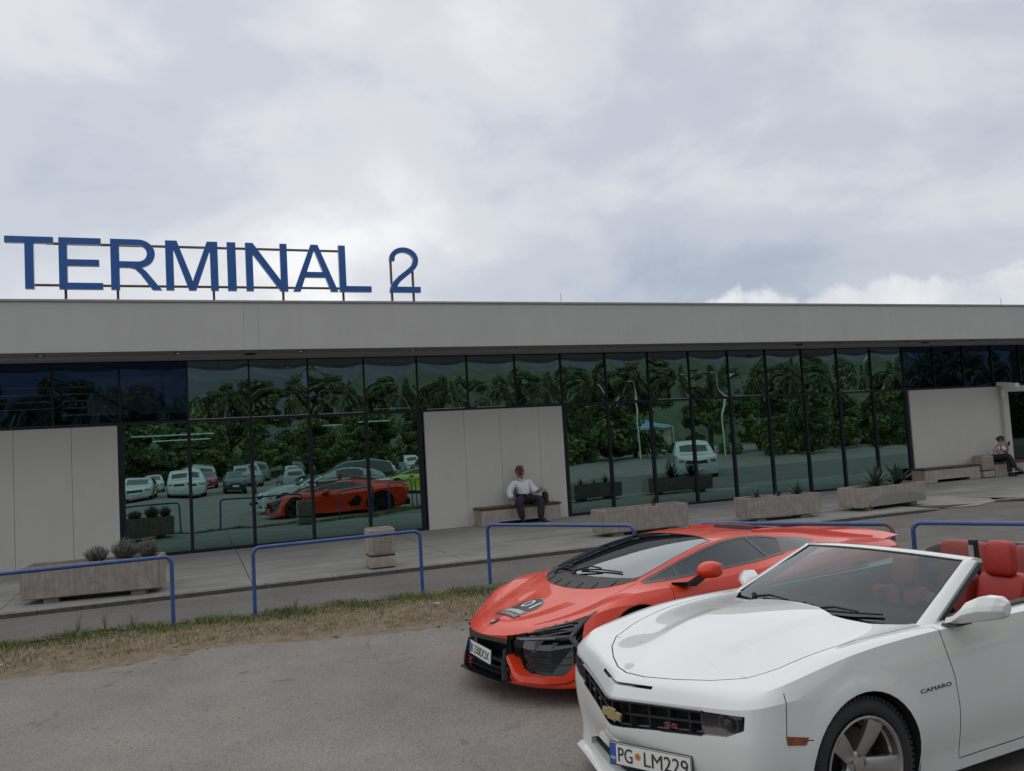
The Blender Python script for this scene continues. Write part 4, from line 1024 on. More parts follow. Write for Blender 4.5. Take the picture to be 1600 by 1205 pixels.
m_plate = mat('plate_white', (0.62, 0.62, 0.59), 0.4, var=0.04, vscale=20); m_pltxt = mat('plate_black', (0.015, 0.015, 0.015), 0.45); m_plblue = mat('plate_blue', (0.02, 0.08, 0.36), 0.4)
m_chrome = mat('chrome', (0.55, 0.55, 0.56), 0.12, metal=1.0); m_void = mat('dark_void', (0.006, 0.006, 0.007), 0.9)
m_wsg = glass('windscreen_glass', (0.22, 0.295, 0.295), (0.80, 0.88, 0.90), 0.06)
m_hlg = glass('lamp_glass', (0.42, 0.44, 0.46), (0.38, 0.38, 0.40), 0.05)
m_dkg = glass('tinted_glass', (0.16, 0.19, 0.21), (0.85, 0.9, 0.95), 0.22)
def wiper(mb, S_, base, mid, tip, z_off=.012):
    mb.tube([base, mid], [.008, .006], 6); mb.tube([Vector(mid)+Vector((0, 0, .006)), tip], .0055, 6, sx=.6)
# ================================================================ white convertible
m_white = paint('white_paint', (0.60, 0.615, 0.60)); m_red = mat('red_leather', (0.34, 0.018, 0.010), 0.5, var=0.12, vscale=14, bump=0.15, bscale=180); m_red2 = mat('red_leather_side', (0.22, 0.022, 0.014), 0.5, var=0.12, vscale=14, bump=0.15, bscale=180)
m_dash = mat('dash_grey', (0.030, 0.034, 0.036), 0.6, var=0.1, vscale=20, bump=0.1, bscale=200); m_cloth = mat('soft_top_cloth', (0.016, 0.017, 0.019), 0.85, var=0.25, vscale=25, bump=0.3, bscale=200)
def rail(xs, ys, zs): return list(zip(xs, ys, zs))
X0 = [.92, 1.36, 1.70, 2.3, 2.9, 3.35, 3.78, 4.25]
def mk(front, side_y, side_z, rear, xs=None, s4=(.50,)):
    """front: 4 points (x,y,z); side arrays over stations 4..12; rear 3 points"""
    xs = [s4[0]]+(xs or X0)
    return [tuple(p) for p in front]+[(x, y, z) for x, y, z in zip(xs, side_y, side_z)]+[tuple(p) for p in rear]
CR = [
 mk([(.16, 0, .16), (.24, .40, .16), (.32, .66, .16), (.42, .82, .16)], [.85, .85, .85, .85, .85, .85, .85, .85, .84], [.16]*9, [(4.58, .74, .20), (4.66, .5, .22), (4.68, 0, .22)], s4=(.62,)),
 mk([(-.02, 0, .175), (.095, .41, .175), (.19, .71, .175), (.215, .905, .18)], [.915, .905, .895, .89, .89, .90, .92, .93, .92], [.19, .19, .19, .19, .19, .19, .2, .2, .22], [(4.66, .82, .25), (4.74, .52, .26), (4.76, 0, .26)], s4=(.56,)),
 mk([(.03, 0, .30), (.13, .41, .30), (.205, .71, .30), (.235, .905, .31)], [.925, .92, .91, .905, .905, .915, .935, .945, .935], [.31, .31, .31, .31, .315, .32, .33, .33, .34], [(4.68, .84, .36), (4.77, .52, .37), (4.79, 0, .37)], s4=(.54,)),
 mk([(-.06, 0, .44), (.075, .42, .45), (.17, .735, .46), (.205, .932, .47)], [.948, .95, .943, .935, .932, .940, .958, .965, .952], [.48, .47, .46, .45, .45, .46, .48, .49, .50], [(4.71, .87, .52), (4.82, .54, .53), (4.84, 0, .53)], s4=(.54,)),
 mk([(-.06, 0, .525), (.08, .42, .56), (.175, .745, .60), (.215, .936, .625)], [.952, .955, .950, .942, .938, .945, .962, .97, .956], [.635, .62, .61, .60, .60, .61, .63, .64, .64], [(4.71, .88, .66), (4.82, .55, .67), (4.84, 0, .67)], s4=(.54,)),
 mk([(-.045, 0, .695), (.095, .41, .725), (.195, .735, .752), (.245, .922, .785)], [.945, .950, .943, .935, .932, .942, .965, .975, .955], [.81, .83, .82, .80, .80, .81, .84, .85, .84], [(4.70, .88, .86), (4.81, .55, .87), (4.83, 0, .87)], s4=(.55,)),
 mk([(.0, 0, 0.773), (.125, .38, 0.788), (.23, .705, 0.813), (.29, .89, 0.843)], [.905, .918, .912, .908, .908, .918, .94, .95, .935], [0.893, 0.956, 0.973, 0.973, 0.973, 0.978, 1.008, 1.033, 1.028], [(4.66, .85, 1.02), (4.78, .53, 1.02), (4.80, 0, 1.02)], s4=(.57,)),
 mk([(.035, 0, 0.791), (.155, .35, 0.805), (.275, .635, 0.828), (.42, .80, 0.864)], [.835, .845, .845, .835, .82, .82, .83, .84, .82], [0.910, 0.976, 0.991, 0.991, 0.993, 0.998, 1.028, 1.053, 1.048], [(4.60, .76, 1.035), (4.72, .48, 1.035), (4.74, 0, 1.035)], s4=(.61,)),
 mk([(.055, 0, 0.800), (.175, .32, 0.813), (.32, .55, 0.833), (.52, .68, 0.860)], [.71, .72, .72, .70, .66, .64, .64, .64, .62], [0.896, 0.950, 0.970, 0.973, 0.988, 0.998, 1.028, 1.048, 1.043], [(4.55, .58, 1.035), (4.66, .38, 1.035), (4.68, 0, 1.035)], s4=(.64,)),
 mk([(.075, 0, 0.808), (.19, .24, 0.818), (.33, .355, 0.846), (.53, .37, 0.884)], [.38, .40, .43, .45, .5, .5, .5, .5, .48], [0.922, 0.980, 1.000, 0.997, 0.988, 0.998, 1.028, 1.048, 1.043], [(4.5, .44, 1.035), (4.6, .28, 1.035), (4.62, 0, 1.035)], s4=(.65,)),
 mk([(.095, 0, 0.816), (.21, .16, 0.826), (.345, .245, 0.856), (.54, .27, 0.903)], [.285, .295, .315, .33, .4, .4, .4, .4, .4], [0.939, 0.996, 1.017, 1.016, 0.988, 0.998, 1.028, 1.048, 1.043], [(4.46, .34, 1.035), (4.56, .2, 1.035), (4.58, 0, 1.035)], s4=(.66,)),
 mk([(.115, 0, 0.823), (.225, 0, 0.836), (.36, 0, 0.870), (.55, 0, 0.916)], [0]*9, [0.950, 1.006, 1.026, 1.024, 0.988, 0.998, 1.028, 1.048, 1.043], [(4.42, 0, 1.035), (4.5, 0, 1.035), (4.54, 0, 1.035)], s4=(.67,)),
]
CRE = [('r', 1, 0, 13, .7), ('r', 2, 4, 12, .75), ('r', 5, 0, 4, .55), ('r', 6, 3, 12, 1.0), ('r', 9, 3, 7, .8), ('r', 10, 3, 7, 1.0), ('r', 4, 0, 3, .5), ('c', 0, 3, 11, .45)]
CBODY = body_cage(CR, CRE, 3)
# flared lips round the wheel arches
WF, WR, WZ = .92, 3.772, .366
for v in CBODY.vertices:
    for xc in (WF, WR):
        d = math.hypot(v.co.x-xc, v.co.z-WZ)
        if abs(v.co.y) > .6 and d < .54 and v.co.z > .14:
            k = max(0, 1-max(0, d-.40)/.10); k = k*k*(3-2*k); v.co.y += (1 if v.co.y > 0 else -1)*.014*k
CS = Surf(CBODY, 15)
car = empty('convertible_car', 'white open-top sports car with red leather seats parked nearest the viewer', 'car', (2.244, 4.37, -.010), RAD(4.4))
car.rotation_euler.x = RAD(-.7)
def xf(y, z=.6): return CS.front(y, z).x
cuts = []
def circ(xc, zc, r, n=40, a0=0): return [(xc+r*cos(2*pi*k/n+a0), zc+r*sin(2*pi*k/n+a0)) for k in range(n)]
for xc in (WF, WR):
    for s in (1, -1):
        cuts.append(prism_cut(circ(xc, WZ, .398), 'y', s*.60, s*1.3))
# grille band with the headlamps at its ends, V shaped in plan
def band(ys, zb, zt, dep, out=.3):
    secs = []
    for y in ys:
        x = xf(y, (zb(y)+zt(y))/2); secs.append([(x-out, y, zb(y)), (x-out, y, zt(y)), (x+dep, y, zt(y)-.004), (x+dep, y, zb(y)+.004)])
    return loft_cut(secs)
gzb = lambda y: float(np.interp(abs(y), [0, .10, .62, .74, .835], [.532, .540, .606, .622, .67])); gzt = lambda y: float(np.interp(abs(y), [0, .835], [.683, .742]))
GY = [-.835, -.74, -.62, -.40, -.2, -.1, 0, .1, .2, .40, .62, .74, .835]
cuts.append(band(GY, gzb, gzt, .085))
izb = lambda y: .215; izt = lambda y: float(np.interp(abs(y), [0, .45, .62], [.325, .32, .26]))
cuts.append(band([-.62, -.45, 0, .45, .62], izb, izt, .09))
sz = lambda y: .762+.05*abs(y)
cuts.append(band([-.25, -.12, 0, .12, .25], lambda y: sz(y)-.010, lambda y: sz(y)+.010, .05, .1))
# open cabin, behind the windscreen, down to the floor
cab = [(1.72, -.70), (1.72, .70), (1.95, .735), (2.9, .735), (3.35, .70), (3.62, .60), (3.62, -.60), (3.35, -.70), (2.9, -.735), (1.95, -.735)]
cuts.append(prism_cut(cab, 'z', .36, 1.5))
# cowl recess in front of the windscreen
cowl = [(1.45, 0), (1.43, .18), (1.375, .30), (1.35, .36), (1.37, .46), (1.41, .585), (1.56, .73), (1.74, .735), (1.74, -.735), (1.56, -.73), (1.41, -.585), (1.37, -.46), (1.35, -.36), (1.375, -.30), (1.43, -.18)]
cuts.append(prism_cut(cowl, 'z', .93, 1.3))
B1 = cut_all(CBODY.copy(), cuts)
# panel gaps: bonnet, doors, front bumper corner
hood = [(.078, 0), (.112, .14), (.195, .32), (.30, .50), (.42, .635), (.59, .705), (.92, .755), (1.30, .785), (1.62, .80), (1.66, .74)]
hood = hood[::-1]+[(x, -y) for x, y in hood[1:]]
gr_ = [ribbon_groove(CS, hood, 'top', .007, .016)]
door = [(1.60, 1.02), (1.585, .98), (1.605, .86), (1.64, .72), (1.655, .55), (1.655, .40), (1.655, .255), (2.0, .255), (2.95, .255), (2.97, .5), (2.99, .75), (2.97, .99), (2.97, 1.04)]
for s in (1, -1):
    gr_.append(ribbon_groove(CS, door, 'side', .006, .02, s))
    gr_.append(ribbon_groove(CS, [(.425, .868), (.412, .80), (.392, .66), (.388, .625)], 'side', .005, .02, s))
    gr_.append(ribbon_groove(CS, [(.40, .606), (.47, .600), (.545, .596)], 'side', .005, .02, s))
B2 = cut_all(B1, gr_)
for nm, me in split_body(B2, CS, {'bonnet': (.9, 0, 1.0), 'door': (2.2, .94, .6), 'door.001': (2.2, -.94, .6)}).items():
    me.materials.append(m_white); me.materials.append(m_void); shade(me, CS, lambda c: not (c.x < .55 and .2 < c.z < .76) or (abs(c.y) > .5 and c.x > .3)); link(nm.split('.')[0], me, car)
# wheel wells
for xc in (WF, WR):
    for s in (1, -1):
        a = MB(); n = 20; v = []
        for k in range(n+1):
            an = -.35+(pi+.7)*k/n
            for yy in (.62, .925): v.append((xc+.405*cos(an), s*yy, WZ+.405*sin(an)))
        a.add(v, [(2*k, 2*k+1, 2*k+3, 2*k+2) for k in range(n)]); a.obj('wheel_well', m_void, car)
cam_style = dict(n=5, bars=[(.036, .056, 0)], dish=.055, rot=RAD(-27))
for xc in (WF, WR):
    for s in (1, -1): wheel(car, xc, s*.815, .364, .262, .235, cam_style, (m_tyre, m_alloy, m_black, m_disc), s)
# grille: back panel, egg-crate bars, headlamps
a = MB(); v = []
for y in GY: v += [(xf(y)+.080, y, gzb(y)+.002), (xf(y)+.080, y, gzt(y)-.002)]
a.add(v, [(2*k, 2*k+1, 2*k+3, 2*k+2) for k in range(len(GY)-1)]); gp = a.obj('grille', m_void, car)
def bar_path(ys, z, dep, hh, ww):
    b = MB(); secs = []
    for y in ys:
        x = xf(y)+dep; zz = z(y); secs.append([(x-ww/2, y, zz-hh), (x-ww/2, y, zz+hh), (x+ww/2, y, zz+hh), (x+ww/2, y, zz-hh)])
    v, f = loft_cut(secs); b.add(v, f); return b
LY = list(np.linspace(-.60, .60, 25))
zmid = lambda y: (gzb(y)+gzt(y))/2
for fr in (.5,):
    b = bar_path(LY, lambda y: gzb(y)+(gzt(y)-gzb(y))*fr, .035, .006, .04); me = fix_normals(b.mesh('grille_bar', m_black)); link('grille_bar', me, gp)
for fr in (.03, .97):
    b = bar_path(LY, lambda y: gzb(y)+(gzt(y)-gzb(y))*fr, .012, .005, .03); me = fix_normals(b.mesh('grille_rim', m_gblack)); link('grille_rim', me, gp)
for k in range(-4, 5):
    y = k*.128
    if abs(y) > .58: continue
    b = MB(); x = xf(y); b.box(x+.016, x+.060, y-.006, y+.006, gzb(y)+.006, gzt(y)-.006); b.obj('grille_bar', m_black, gp)
m_lamp = mat('lamp_reflector', (0.11, 0.115, 0.12), 0.18, metal=0.8); m_halo = mat('halo_ring', (0.13, 0.135, 0.15), 0.2, coat=0.4); m_lampb = mat('lamp_housing', (0.035, 0.037, 0.04), 0.25, coat=0.5)
for s in (1, -1):
    h = bpy.data.objects.new('headlight', None); COL.objects.link(h); h.parent = car
    a = MB(); v = []; YS = [.595, .64, .72, .78, .825]
    for y in YS: v += [(xf(y)+.074, s*y, gzb(y)+.003), (xf(y)+.074, s*y, gzt(y)-.003)]
    a.add(v, [(2*k, 2*k+1, 2*k+3, 2*k+2) for k in range(len(YS)-1)])
    a.box(xf(.6)+.005, xf(.6)+.07, s*.592, s*.600, gzb(.6), gzt(.6)); a.obj('housing', m_lampb, h)
    for (y, rr_) in ((.735, .060),):
        c0 = Vector((xf(y)+.03, s*y, zmid(y)+.004)); Q = Vector((-1, s*.35, .05)).to_track_quat('Z', 'Y').to_matrix().to_4x4(); Q.translation = c0
        b = MB(); b.lathe([(rr_, -.03), (rr_, .0), (rr_-.004, .004), (rr_-.011, .004), (rr_-.013, -.004)], 32, Q); b.obj('halo_ring', m_halo, h, 40)
        b = MB(); b.lathe([(rr_-.012, -.03), (.034, -.022), (.032, -.004), (.026, .012), (.012, .022), (.0005, .024)], 32, Q); b.obj('projector', m_lamp, h, 40)
    for q in range(4):
        b = MB(); yy = .615+.011*q; b.box(xf(yy)+.02, xf(yy)+.05, s*yy-.003, s*yy+.003, zmid(yy)-.035, zmid(yy)+.04); b.obj('lamp_fin', m_lamp, h)
    a = MB(); v = []; YS2 = np.linspace(.60, .832, 9)
    for y in YS2:
        x = xf(y)+.006; v += [(x+.004, s*y, gzb(y)+.004), (x-.004, s*y, zmid(y)), (x+.006, s*y, gzt(y)-.004)]
    a.add(v, [(3*k+j, 3*k+j+1, 3*k+j+4, 3*k+j+3) for k in range(8) for j in range(2)]); a.obj('lamp_glass', m_hlg, h, 60)
# emblem: gold bow-tie in a chrome edge; SS badge
def on_front(y, z, dx): 
    x = xf(y, z); n = CS.normal(Vector((x, y, z)))[0]
    if abs(y) < .02: n = Vector((n.x, 0, n.z)).normalized()
    zz = n; xx = Vector((0, 0, 1)).cross(zz).normalized(); yy = zz.cross(xx); Mx = Matrix((xx, yy, zz)).transposed().to_4x4(); Mx.translation = Vector((x, y, z))+zz*dx; return Mx
Tm = Matrix(((0, 0, -1, xf(0, .60)+.022), (-1, 0, 0, 0.0), (0, 1, 0, .598), (0, 0, 0, 1)))
bt = [(-.112, -.006), (-.094, .030), (-.040, .030), (-.034, .044), (.046, .044), (.040, .030), (.112, .030), (.094, -.006), (.094, -.030), (.036, -.030), (.030, -.044), (-.046, -.044), (-.040, -.030), (-.112, -.030)]
bt = [(-.112, -.030), (-.092, .030), (-.042, .030), (-.036, .044), (.048, .044), (.042, .030), (.112, .030), (.092, -.030), (.042, -.030), (.036, -.044), (-.048, -.044), (-.042, -.030)]
a = MB(); a.prism([(x*1.0, y*.84) for x, y in bt], 0, .016, 0, Tm); e1 = a.obj('emblem', m_chrome, car)
a = MB(); a.prism([(x*.90, y*.66) for x, y in bt], .0165, .022, 0, Tm); a.obj('emblem_face', mat('gold_enamel', (0.55, 0.42, 0.20), 0.3, metal=0.7), e1)
Ts = on_front(-.405, zmid(.405)-.030, -.004)
bv, bf = fit_text('SS', Ts, w=.085, h=.024, depth=.008); b = MB(); b.add(bv, bf); b.obj('badge', mat('badge_red', (.35, .10, .09), .3, metal=.4), car)
# lower intake slats and chin splitter
a = MB(); v = []
IY = [-.60, -.45, -.2, 0, .2, .45, .60]
for y in IY: v += [(xf(y, .27)+.085, y, .217), (xf(y, .27)+.085, y, izt(y)-.002)]
a.add(v, [(2*k, 2*k+1, 2*k+3, 2*k+2) for k in range(len(IY)-1)]); ip = a.obj('lower_intake', m_void, car)
for z in (.235, .252, .269, .286, .303):
    yl = .60 if z < .265 else .46
    b = MB(); secs = []
    for y in np.linspace(-yl, yl, 15):
        x = xf(y, .27)+.03; secs.append([(x, y, z-.003), (x, y, z+.003), (x+.03, y, z+.003), (x+.03, y, z-.003)])
    v, f = loft_cut(secs); b.add(v, f); link('intake_slat', fix_normals(b.mesh('intake_slat', m_trim)), ip)
b = MB(); secs = []
for y in np.linspace(-.80, .80, 25):
    h_ = CS.front(y, .19); x = h_.x
    secs.append([(x-.045, y, .150), (x-.050, y, .165), (x-.020, y, .180), (x+.10, y, .178), (x+.10, y, .150)])
v, f = loft_cut(secs); b.add(v, f); me = fix_normals(b.mesh('chin_spoiler', m_white)); auto_smooth(me, 30); link('chin_spoiler', me, car)
# number plate, set to the driver's side
T = Matrix(((0, 0, -1, .000), (-1, 0, 0, -.290), (0, 1, 0, .415), (0, 0, 0, 1))) @ Matrix.Rotation(RAD(22), 4, 'Y') @ Matrix.Rotation(RAD(1.5), 4, 'Z') @ Matrix.Rotation(RAD(-5), 4, 'X')
pl = MB(); pl.bbox(-.262, .262, -.058, .058, -.008, 0, .004, T=T); plo = pl.obj('number_plate', m_plate, car)
a = MB(); a.bbox(-.267, .267, -.063, .063, -.014, -.0045, .004, T=T); a.obj('plate_holder', m_black, plo)
a = MB(); a.box(-.258, -.218, -.054, .054, .0002, .001, T=T); a.obj('country_band', m_plblue, plo)
for txt, xc_, w_, h_, mm in (('MNE', -.238, .032, .016, m_plate), ('PG', -.155, .095, .074, m_pltxt), ('LM229', .105, .275, .074, m_pltxt)):
    v, f = fit_text(txt, T @ Matrix.Translation((xc_, -.022 if txt == 'MNE' else 0, .0022)), w=w_, h=h_, depth=.0016); b = MB(); b.add(v, f); b.obj('plate_text', mm, plo)
b = MB(); b.lathe([(.019, .0005), (.019, .002), (.0, .002)], 20, T @ Matrix.Translation((-.073, .006, 0))); b.obj('plate_seal', mat('seal_orange', (.55, .20, .06), .4), plo)
b = MB(); b.lathe([(.011, .0021), (.011, .0026), (.0, .0026)], 14, T @ Matrix.Translation((-.073, .006, 0))); b.obj('plate_seal_mark', mat('seal_mark', (.38, .12, .04), .4), plo)
for q in ((-.262, .262), ): 
    fr = MB()
    for (x0, x1, y0, y1) in ((-.260, .260, .0535, .0565), (-.260, .260, -.0565, -.0535), (-.2605, -.2575, -.0535, .0535), (.2575, .2605, -.0535, .0535)): fr.box(x0, x1, y0, y1, .0002, .0012, T=T)
    fr.obj('plate_border', m_pltxt, plo)
# side marker lamps, fender lettering
for s in (1, -1):
    me = patch(CS, CBODY, [(.388, .597), (.50, .578), (.52, .612), (.388, .640)], 'y', s*.7, s*1.2, off=.0025)
    me.materials.append(mat('marker_amber', (0.22, 0.045, 0.012), 0.15, coat=0.8, var=.3, vscale=30)); link('side_marker', me, car)
def on_side(x, z, dx, s=1):
    h = CS.side(x, z, s); n = CS.normal(h)[0]; xx = Vector((-s, 0, 0)); xx = (xx-n*xx.dot(n)).normalized(); yy = n.cross(xx); Mx = Matrix((xx, yy, n)).transposed().to_4x4(); Mx.translation = h+n*dx; return Mx
for s in (1, -1):
    v, f = fit_text('CAMARO', on_side(1.475, .685, .001, s), w=.255, h=.021, depth=.005); b = MB(); b.add(v, f); b.obj('fender_lettering', mat('badge_grey', (0.10, 0.10, 0.10), 0.3, metal=0.5), car)
# ---- windscreen, its frame and the cowl
def wsbase(u): # u -1..1
    return Vector((1.475+.10*abs(u)**2.2, .775*u, .966))
def wstop(u): return Vector((2.12+.10*abs(u)**2.0, .655*u, 1.300-.034*abs(u)**2))
n = 24; v = []; f = []
for i in range(n+1):
    u = -1+2*i/n
    for j in range(9):
        t = j/8; p = wsbase(u).lerp(wstop(u), t); nrm = Vector((-.5, 0, .86)); v.append(p+nrm*(.022*sin(pi*t)*(1-u*u*.6)))
f = [(i*9+j, i*9+j+1, (i+1)*9+j+1, (i+1)*9+j) for i in range(n) for j in range(8)]
wso = link('windscreen', me_new('windscreen', v, f, m_wsg, True), car)
def ws_pt(u, t):
    p = wsbase(u).lerp(wstop(u), t); return p+Vector((-.5, 0, .86))*(.022*sin(pi*t)*(1-u*u*.6))
def band_on_ws(u0, u1, t0, t1, nm, m, du=12, dt=4, off=-.0015):
    v = []; 
    for i in range(du+1):
        for j in range(dt+1): v.append(ws_pt(u0+(u1-u0)*i/du, t0+(t1-t0)*j/dt)+Vector((-.5, 0, .86))*off)
    return link(nm, me_new(nm, v, [(i*(dt+1)+j, i*(dt+1)+j+1, (i+1)*(dt+1)+j+1, (i+1)*(dt+1)+j) for i in range(du) for j in range(dt)], m, True), wso)
band_on_ws(-1, 1, 0, .10, 'glass_border', m_gblack, 24, 2); band_on_ws(-1, 1, .955, 1, 'glass_border', m_gblack, 24, 1); band_on_ws(-1, -.965, .1, .955, 'glass_border', m_gblack, 1, 8); band_on_ws(.955, 1, .1, .955, 'glass_border', m_gblack, 1, 8)
# permit sticker inside the upper corner of the windscreen
band_on_ws(-.72, -.83, .84, .90, 'permit_sticker', mat('sticker_white', (.7, .66, .64), .5), 3, 2, -.004); band_on_ws(-.74, -.84, .78, .835, 'permit_sticker', mat('sticker_red', (.45, .06, .05), .5), 3, 2, -.004)
v, f = fit_text('ECAI', Matrix.Translation((0, 0, 0)), w=.07, h=.020, depth=.001)
P = ws_pt(-.775, .87); ux = (ws_pt(-.83, .87)-ws_pt(-.72, .87)).normalized(); uy = (ws_pt(-.775, .9)-ws_pt(-.775, .84)).normalized(); Mx = Matrix((ux, uy, ux.cross(uy))).transposed().to_4x4(); Mx.translation = P+Vector((-.5, 0, .86))*-.0025
b = MB(); b.add([Mx @ p for p in v], f); b.obj('sticker_text', mat('sticker_ink', (.35, .03, .03), .5), wso)
# frame: pillars and header in body colour
fr = MB(); secs = []
N = 12
for s in (1, -1):
    secs = []
    for k in range(N+1):
        t = k/N; p = wsbase(s).lerp(wstop(s), t); q = Vector((.02, s*.062, .0)); b_ = Vector((.085, s*.030, -.03)); sc_ = 1.02-.30*t
        secs.append([p+Vector((-.012, -s*.010, .006)), p+Vector((-.004, s*.030*sc_, .010)), p+Vector((.035, s*.058*sc_, -.004)), p+Vector((.075, s*.040*sc_, -.02)), p+Vector((.06, -s*.005, -.02))])
    v, f = loft_cut(secs); b = MB(); b.add(v, f); me = fix_normals(b.mesh('pillar', m_white)); auto_smooth(me, 50); link('pillar', me, car)
    secs = []
    for k in range(N+1):
        t = k/N; p = wsbase(s).lerp(wstop(s), t)+Vector((.075, s*.035, -.02)); sc_ = 1.2-.3*t
        secs.append([p+Vector((.0, -s*.03, 0)), p+Vector((.0, s*.012*sc_, .0)), p+Vector((.028*sc_, s*.004, -.012)), p+Vector((.03, -s*.03, -.012))])
    v, f = loft_cut(secs); b = MB(); b.add(v, f); link('window_seal', fix_normals(b.mesh('window_seal', m_trim)), car)
secs = []
for k in range(25):
    u = -1.04+2.08*k/24; p = wstop(u); dn = Vector((.105, 0, -.012))
    secs.append([p+Vector((-.016, 0, .003)), p+Vector((.012, 0, .013)), p+Vector((.060, 0, .013)), p+Vector((.095, 0, .0)), p+Vector((.10, 0, -.025)), p+Vector((.0, 0, -.02))])
v, f = loft_cut(secs); b = MB(); b.add(v, f); me = fix_normals(b.mesh('header', m_white)); auto_smooth(me, 45); link('header', me, car)
# cowl panel and wipers
a = MB(); n = 16; v = []
for i in range(n+1):
    u = -1+2*i/n; p = wsbase(u); e = np.interp(abs(u*.745), [0, .18, .30, .36, .46, .585, .73, .735], [1.452, 1.432, 1.377, 1.352, 1.372, 1.412, 1.56, 1.60])
    v += [(float(e)+.002, u*.735, .955), ((float(e)+p.x)/2, u*.735, .948), (p.x+.02, u*.735, .958)]
a.add(v, [(i*3+j, (i+1)*3+j, (i+1)*3+j+1, i*3+j+1) for i in range(n) for j in range(2)]); a.obj('cowl', m_trim, car, 50)
for (u0, u1, t1) in ((.62, .02, .075), (-.12, -.72, .085)):
    b = MB(); p0 = wsbase(u0)+Vector((-.02, 0, .03)); p1 = ws_pt(u1+.18, .05)+Vector((-.02, 0, .03)); b.lathe([(.018, -.02), (.018, .02), (.008, .03), (.0, .03)], 10, Matrix.Translation(p0)); b.tube([p0, p0.lerp(p1, .5)+Vector((0, 0, .02)), p1], [.011, .009, .006], 6)
    b.tube([ws_pt(u0-.10, .02)+Vector((-.012, 0, .016)), ws_pt((u0+u1)/2-.05, .045)+Vector((-.012, 0, .018)), ws_pt(u1, t1)+Vector((-.012, 0, .014))], .007, 6); b.obj('wiper', m_black, car, 50)
# ---- door mirrors
def mirror(s):
    secs = []
    for (y, x0, x1, z0, z1) in ((.885, 1.665, 1.775, .985, 1.018), (.93, 1.66, 1.80, .985, 1.048), (.99, 1.665, 1.835, 1.000, 1.122), (1.06, 1.690, 1.855, 1.016, 1.160), (1.13, 1.735, 1.862, 1.030, 1.158), (1.165, 1.785, 1.860, 1.052, 1.130)):
        zm = (z0+z1)/2
        secs.append([(x0, s*y, zm-.008), (x0+.03, s*y, z0+.006), (x1-.02, s*y, z0), (x1, s*y, zm), (x1-.006, s*y, z1-.004), (x0+.055, s*y, z1-.004), (x0+.014, s*y, zm+.022)])
    v, f = loft_cut(secs); me = fix_normals(me_new('mirror', v, f)); ca = me.attributes.new('crease_edge', 'FLOAT', 'EDGE'); ca.data.foreach_set('value', [.55]*len(me.edges)); o = bpy.data.objects.new('m', me); COL.objects.link(o); md = o.modifiers.new('s', 'SUBSURF'); md.levels = 3; out = ev_mesh(o); bpy.data.objects.remove(o)
    out.materials.append(m_white); out.polygons.foreach_set('use_smooth', [True]*len(out.polygons)); r_ = link('mirror', out, car, (0 if s < 0 else .14, 0 if s < 0 else -.03, 0 if s < 0 else -.09))
    b = MB(); b.bbox(1.856, 1.868, min(s*.985, s*1.13), max(s*.985, s*1.13), 1.035, 1.112, .006); b.obj('mirror_glass', m_chrome, r_)
    b = MB(); v, f = loft_cut([[(1.655, s*.87, .978), (1.80, s*.87, .978), (1.79, s*.87, .993), (1.665, s*.87, .993)], [(1.665, s*.96, .985), (1.80, s*.96, .985), (1.79, s*.96, .997), (1.675, s*.96, .997)]]); b.add(v, f); link('mirror_foot', fix_normals(b.mesh('mirror_foot', m_trim)), r_)
mirror(1); mirror(-1)
# door-top seal
for s in (1, -1):
    b = MB(); b.tube([(1.78, s*.80, .995), (2.3, s*.80, 1.0), (2.95, s*.79, 1.005)], .012, 8, sx=2.2); b.obj('door_seal', m_trim, car, 50)
# ---- cabin
b = MB(); secs = []
for y in np.linspace(-.725, .725, 17):
    hump = .028*math.exp(-((y+.38)/.20)**2); secs.append([(1.50, y, .935), (1.66, y, .948), (1.82, y, .962+hump), (1.93, y, .945+hump), (1.98, y, .88), (1.95, y, .62), (1.72, y, .55)])
v, f = loft_cut(secs); b.add(v, f); me = fix_normals(b.mesh('dashboard', m_dash)); auto_smooth(me, 40); link('dashboard', me, car)
b = MB(); secs = []
for y in np.linspace(-.22, -.54, 7): secs.append([(1.915, y, .955), (1.95, y, .99), (2.0, y, .97), (2.0, y, .86), (1.93, y, .86)])
v, f = loft_cut(secs); b.add(v, f); me = fix_normals(b.mesh('instrument_hood', m_dash)); auto_smooth(me, 40); link('instrument_hood', me, car)
b = MB(); C0 = Vector((2.17, -.38, .945)); Q = Vector((.88, 0, .42)).to_track_quat('Z', 'Y').to_matrix().to_4x4(); Q.translation = C0
b.tube([Q @ Vector((.185*cos(a_), .185*sin(a_), 0)) for a_ in np.linspace(0, 2*pi, 41)], .016, 10, cap=False)
for a_ in (RAD(0), RAD(180), RAD(250), RAD(290)): b.tube([Q @ Vector((.05*cos(a_), .05*sin(a_), -.02)), Q @ Vector((.18*cos(a_), .18*sin(a_), 0))], .014, 8)
b.lathe([(.065, -.04), (.07, -.02), (.05, .005), (.0, .01)], 20, Q); b.tube([Q @ Vector((0, 0, -.03)), Q @ Vector((0, 0, -.25))], .035, 10); b.obj('steering_wheel', m_dash, car, 50)
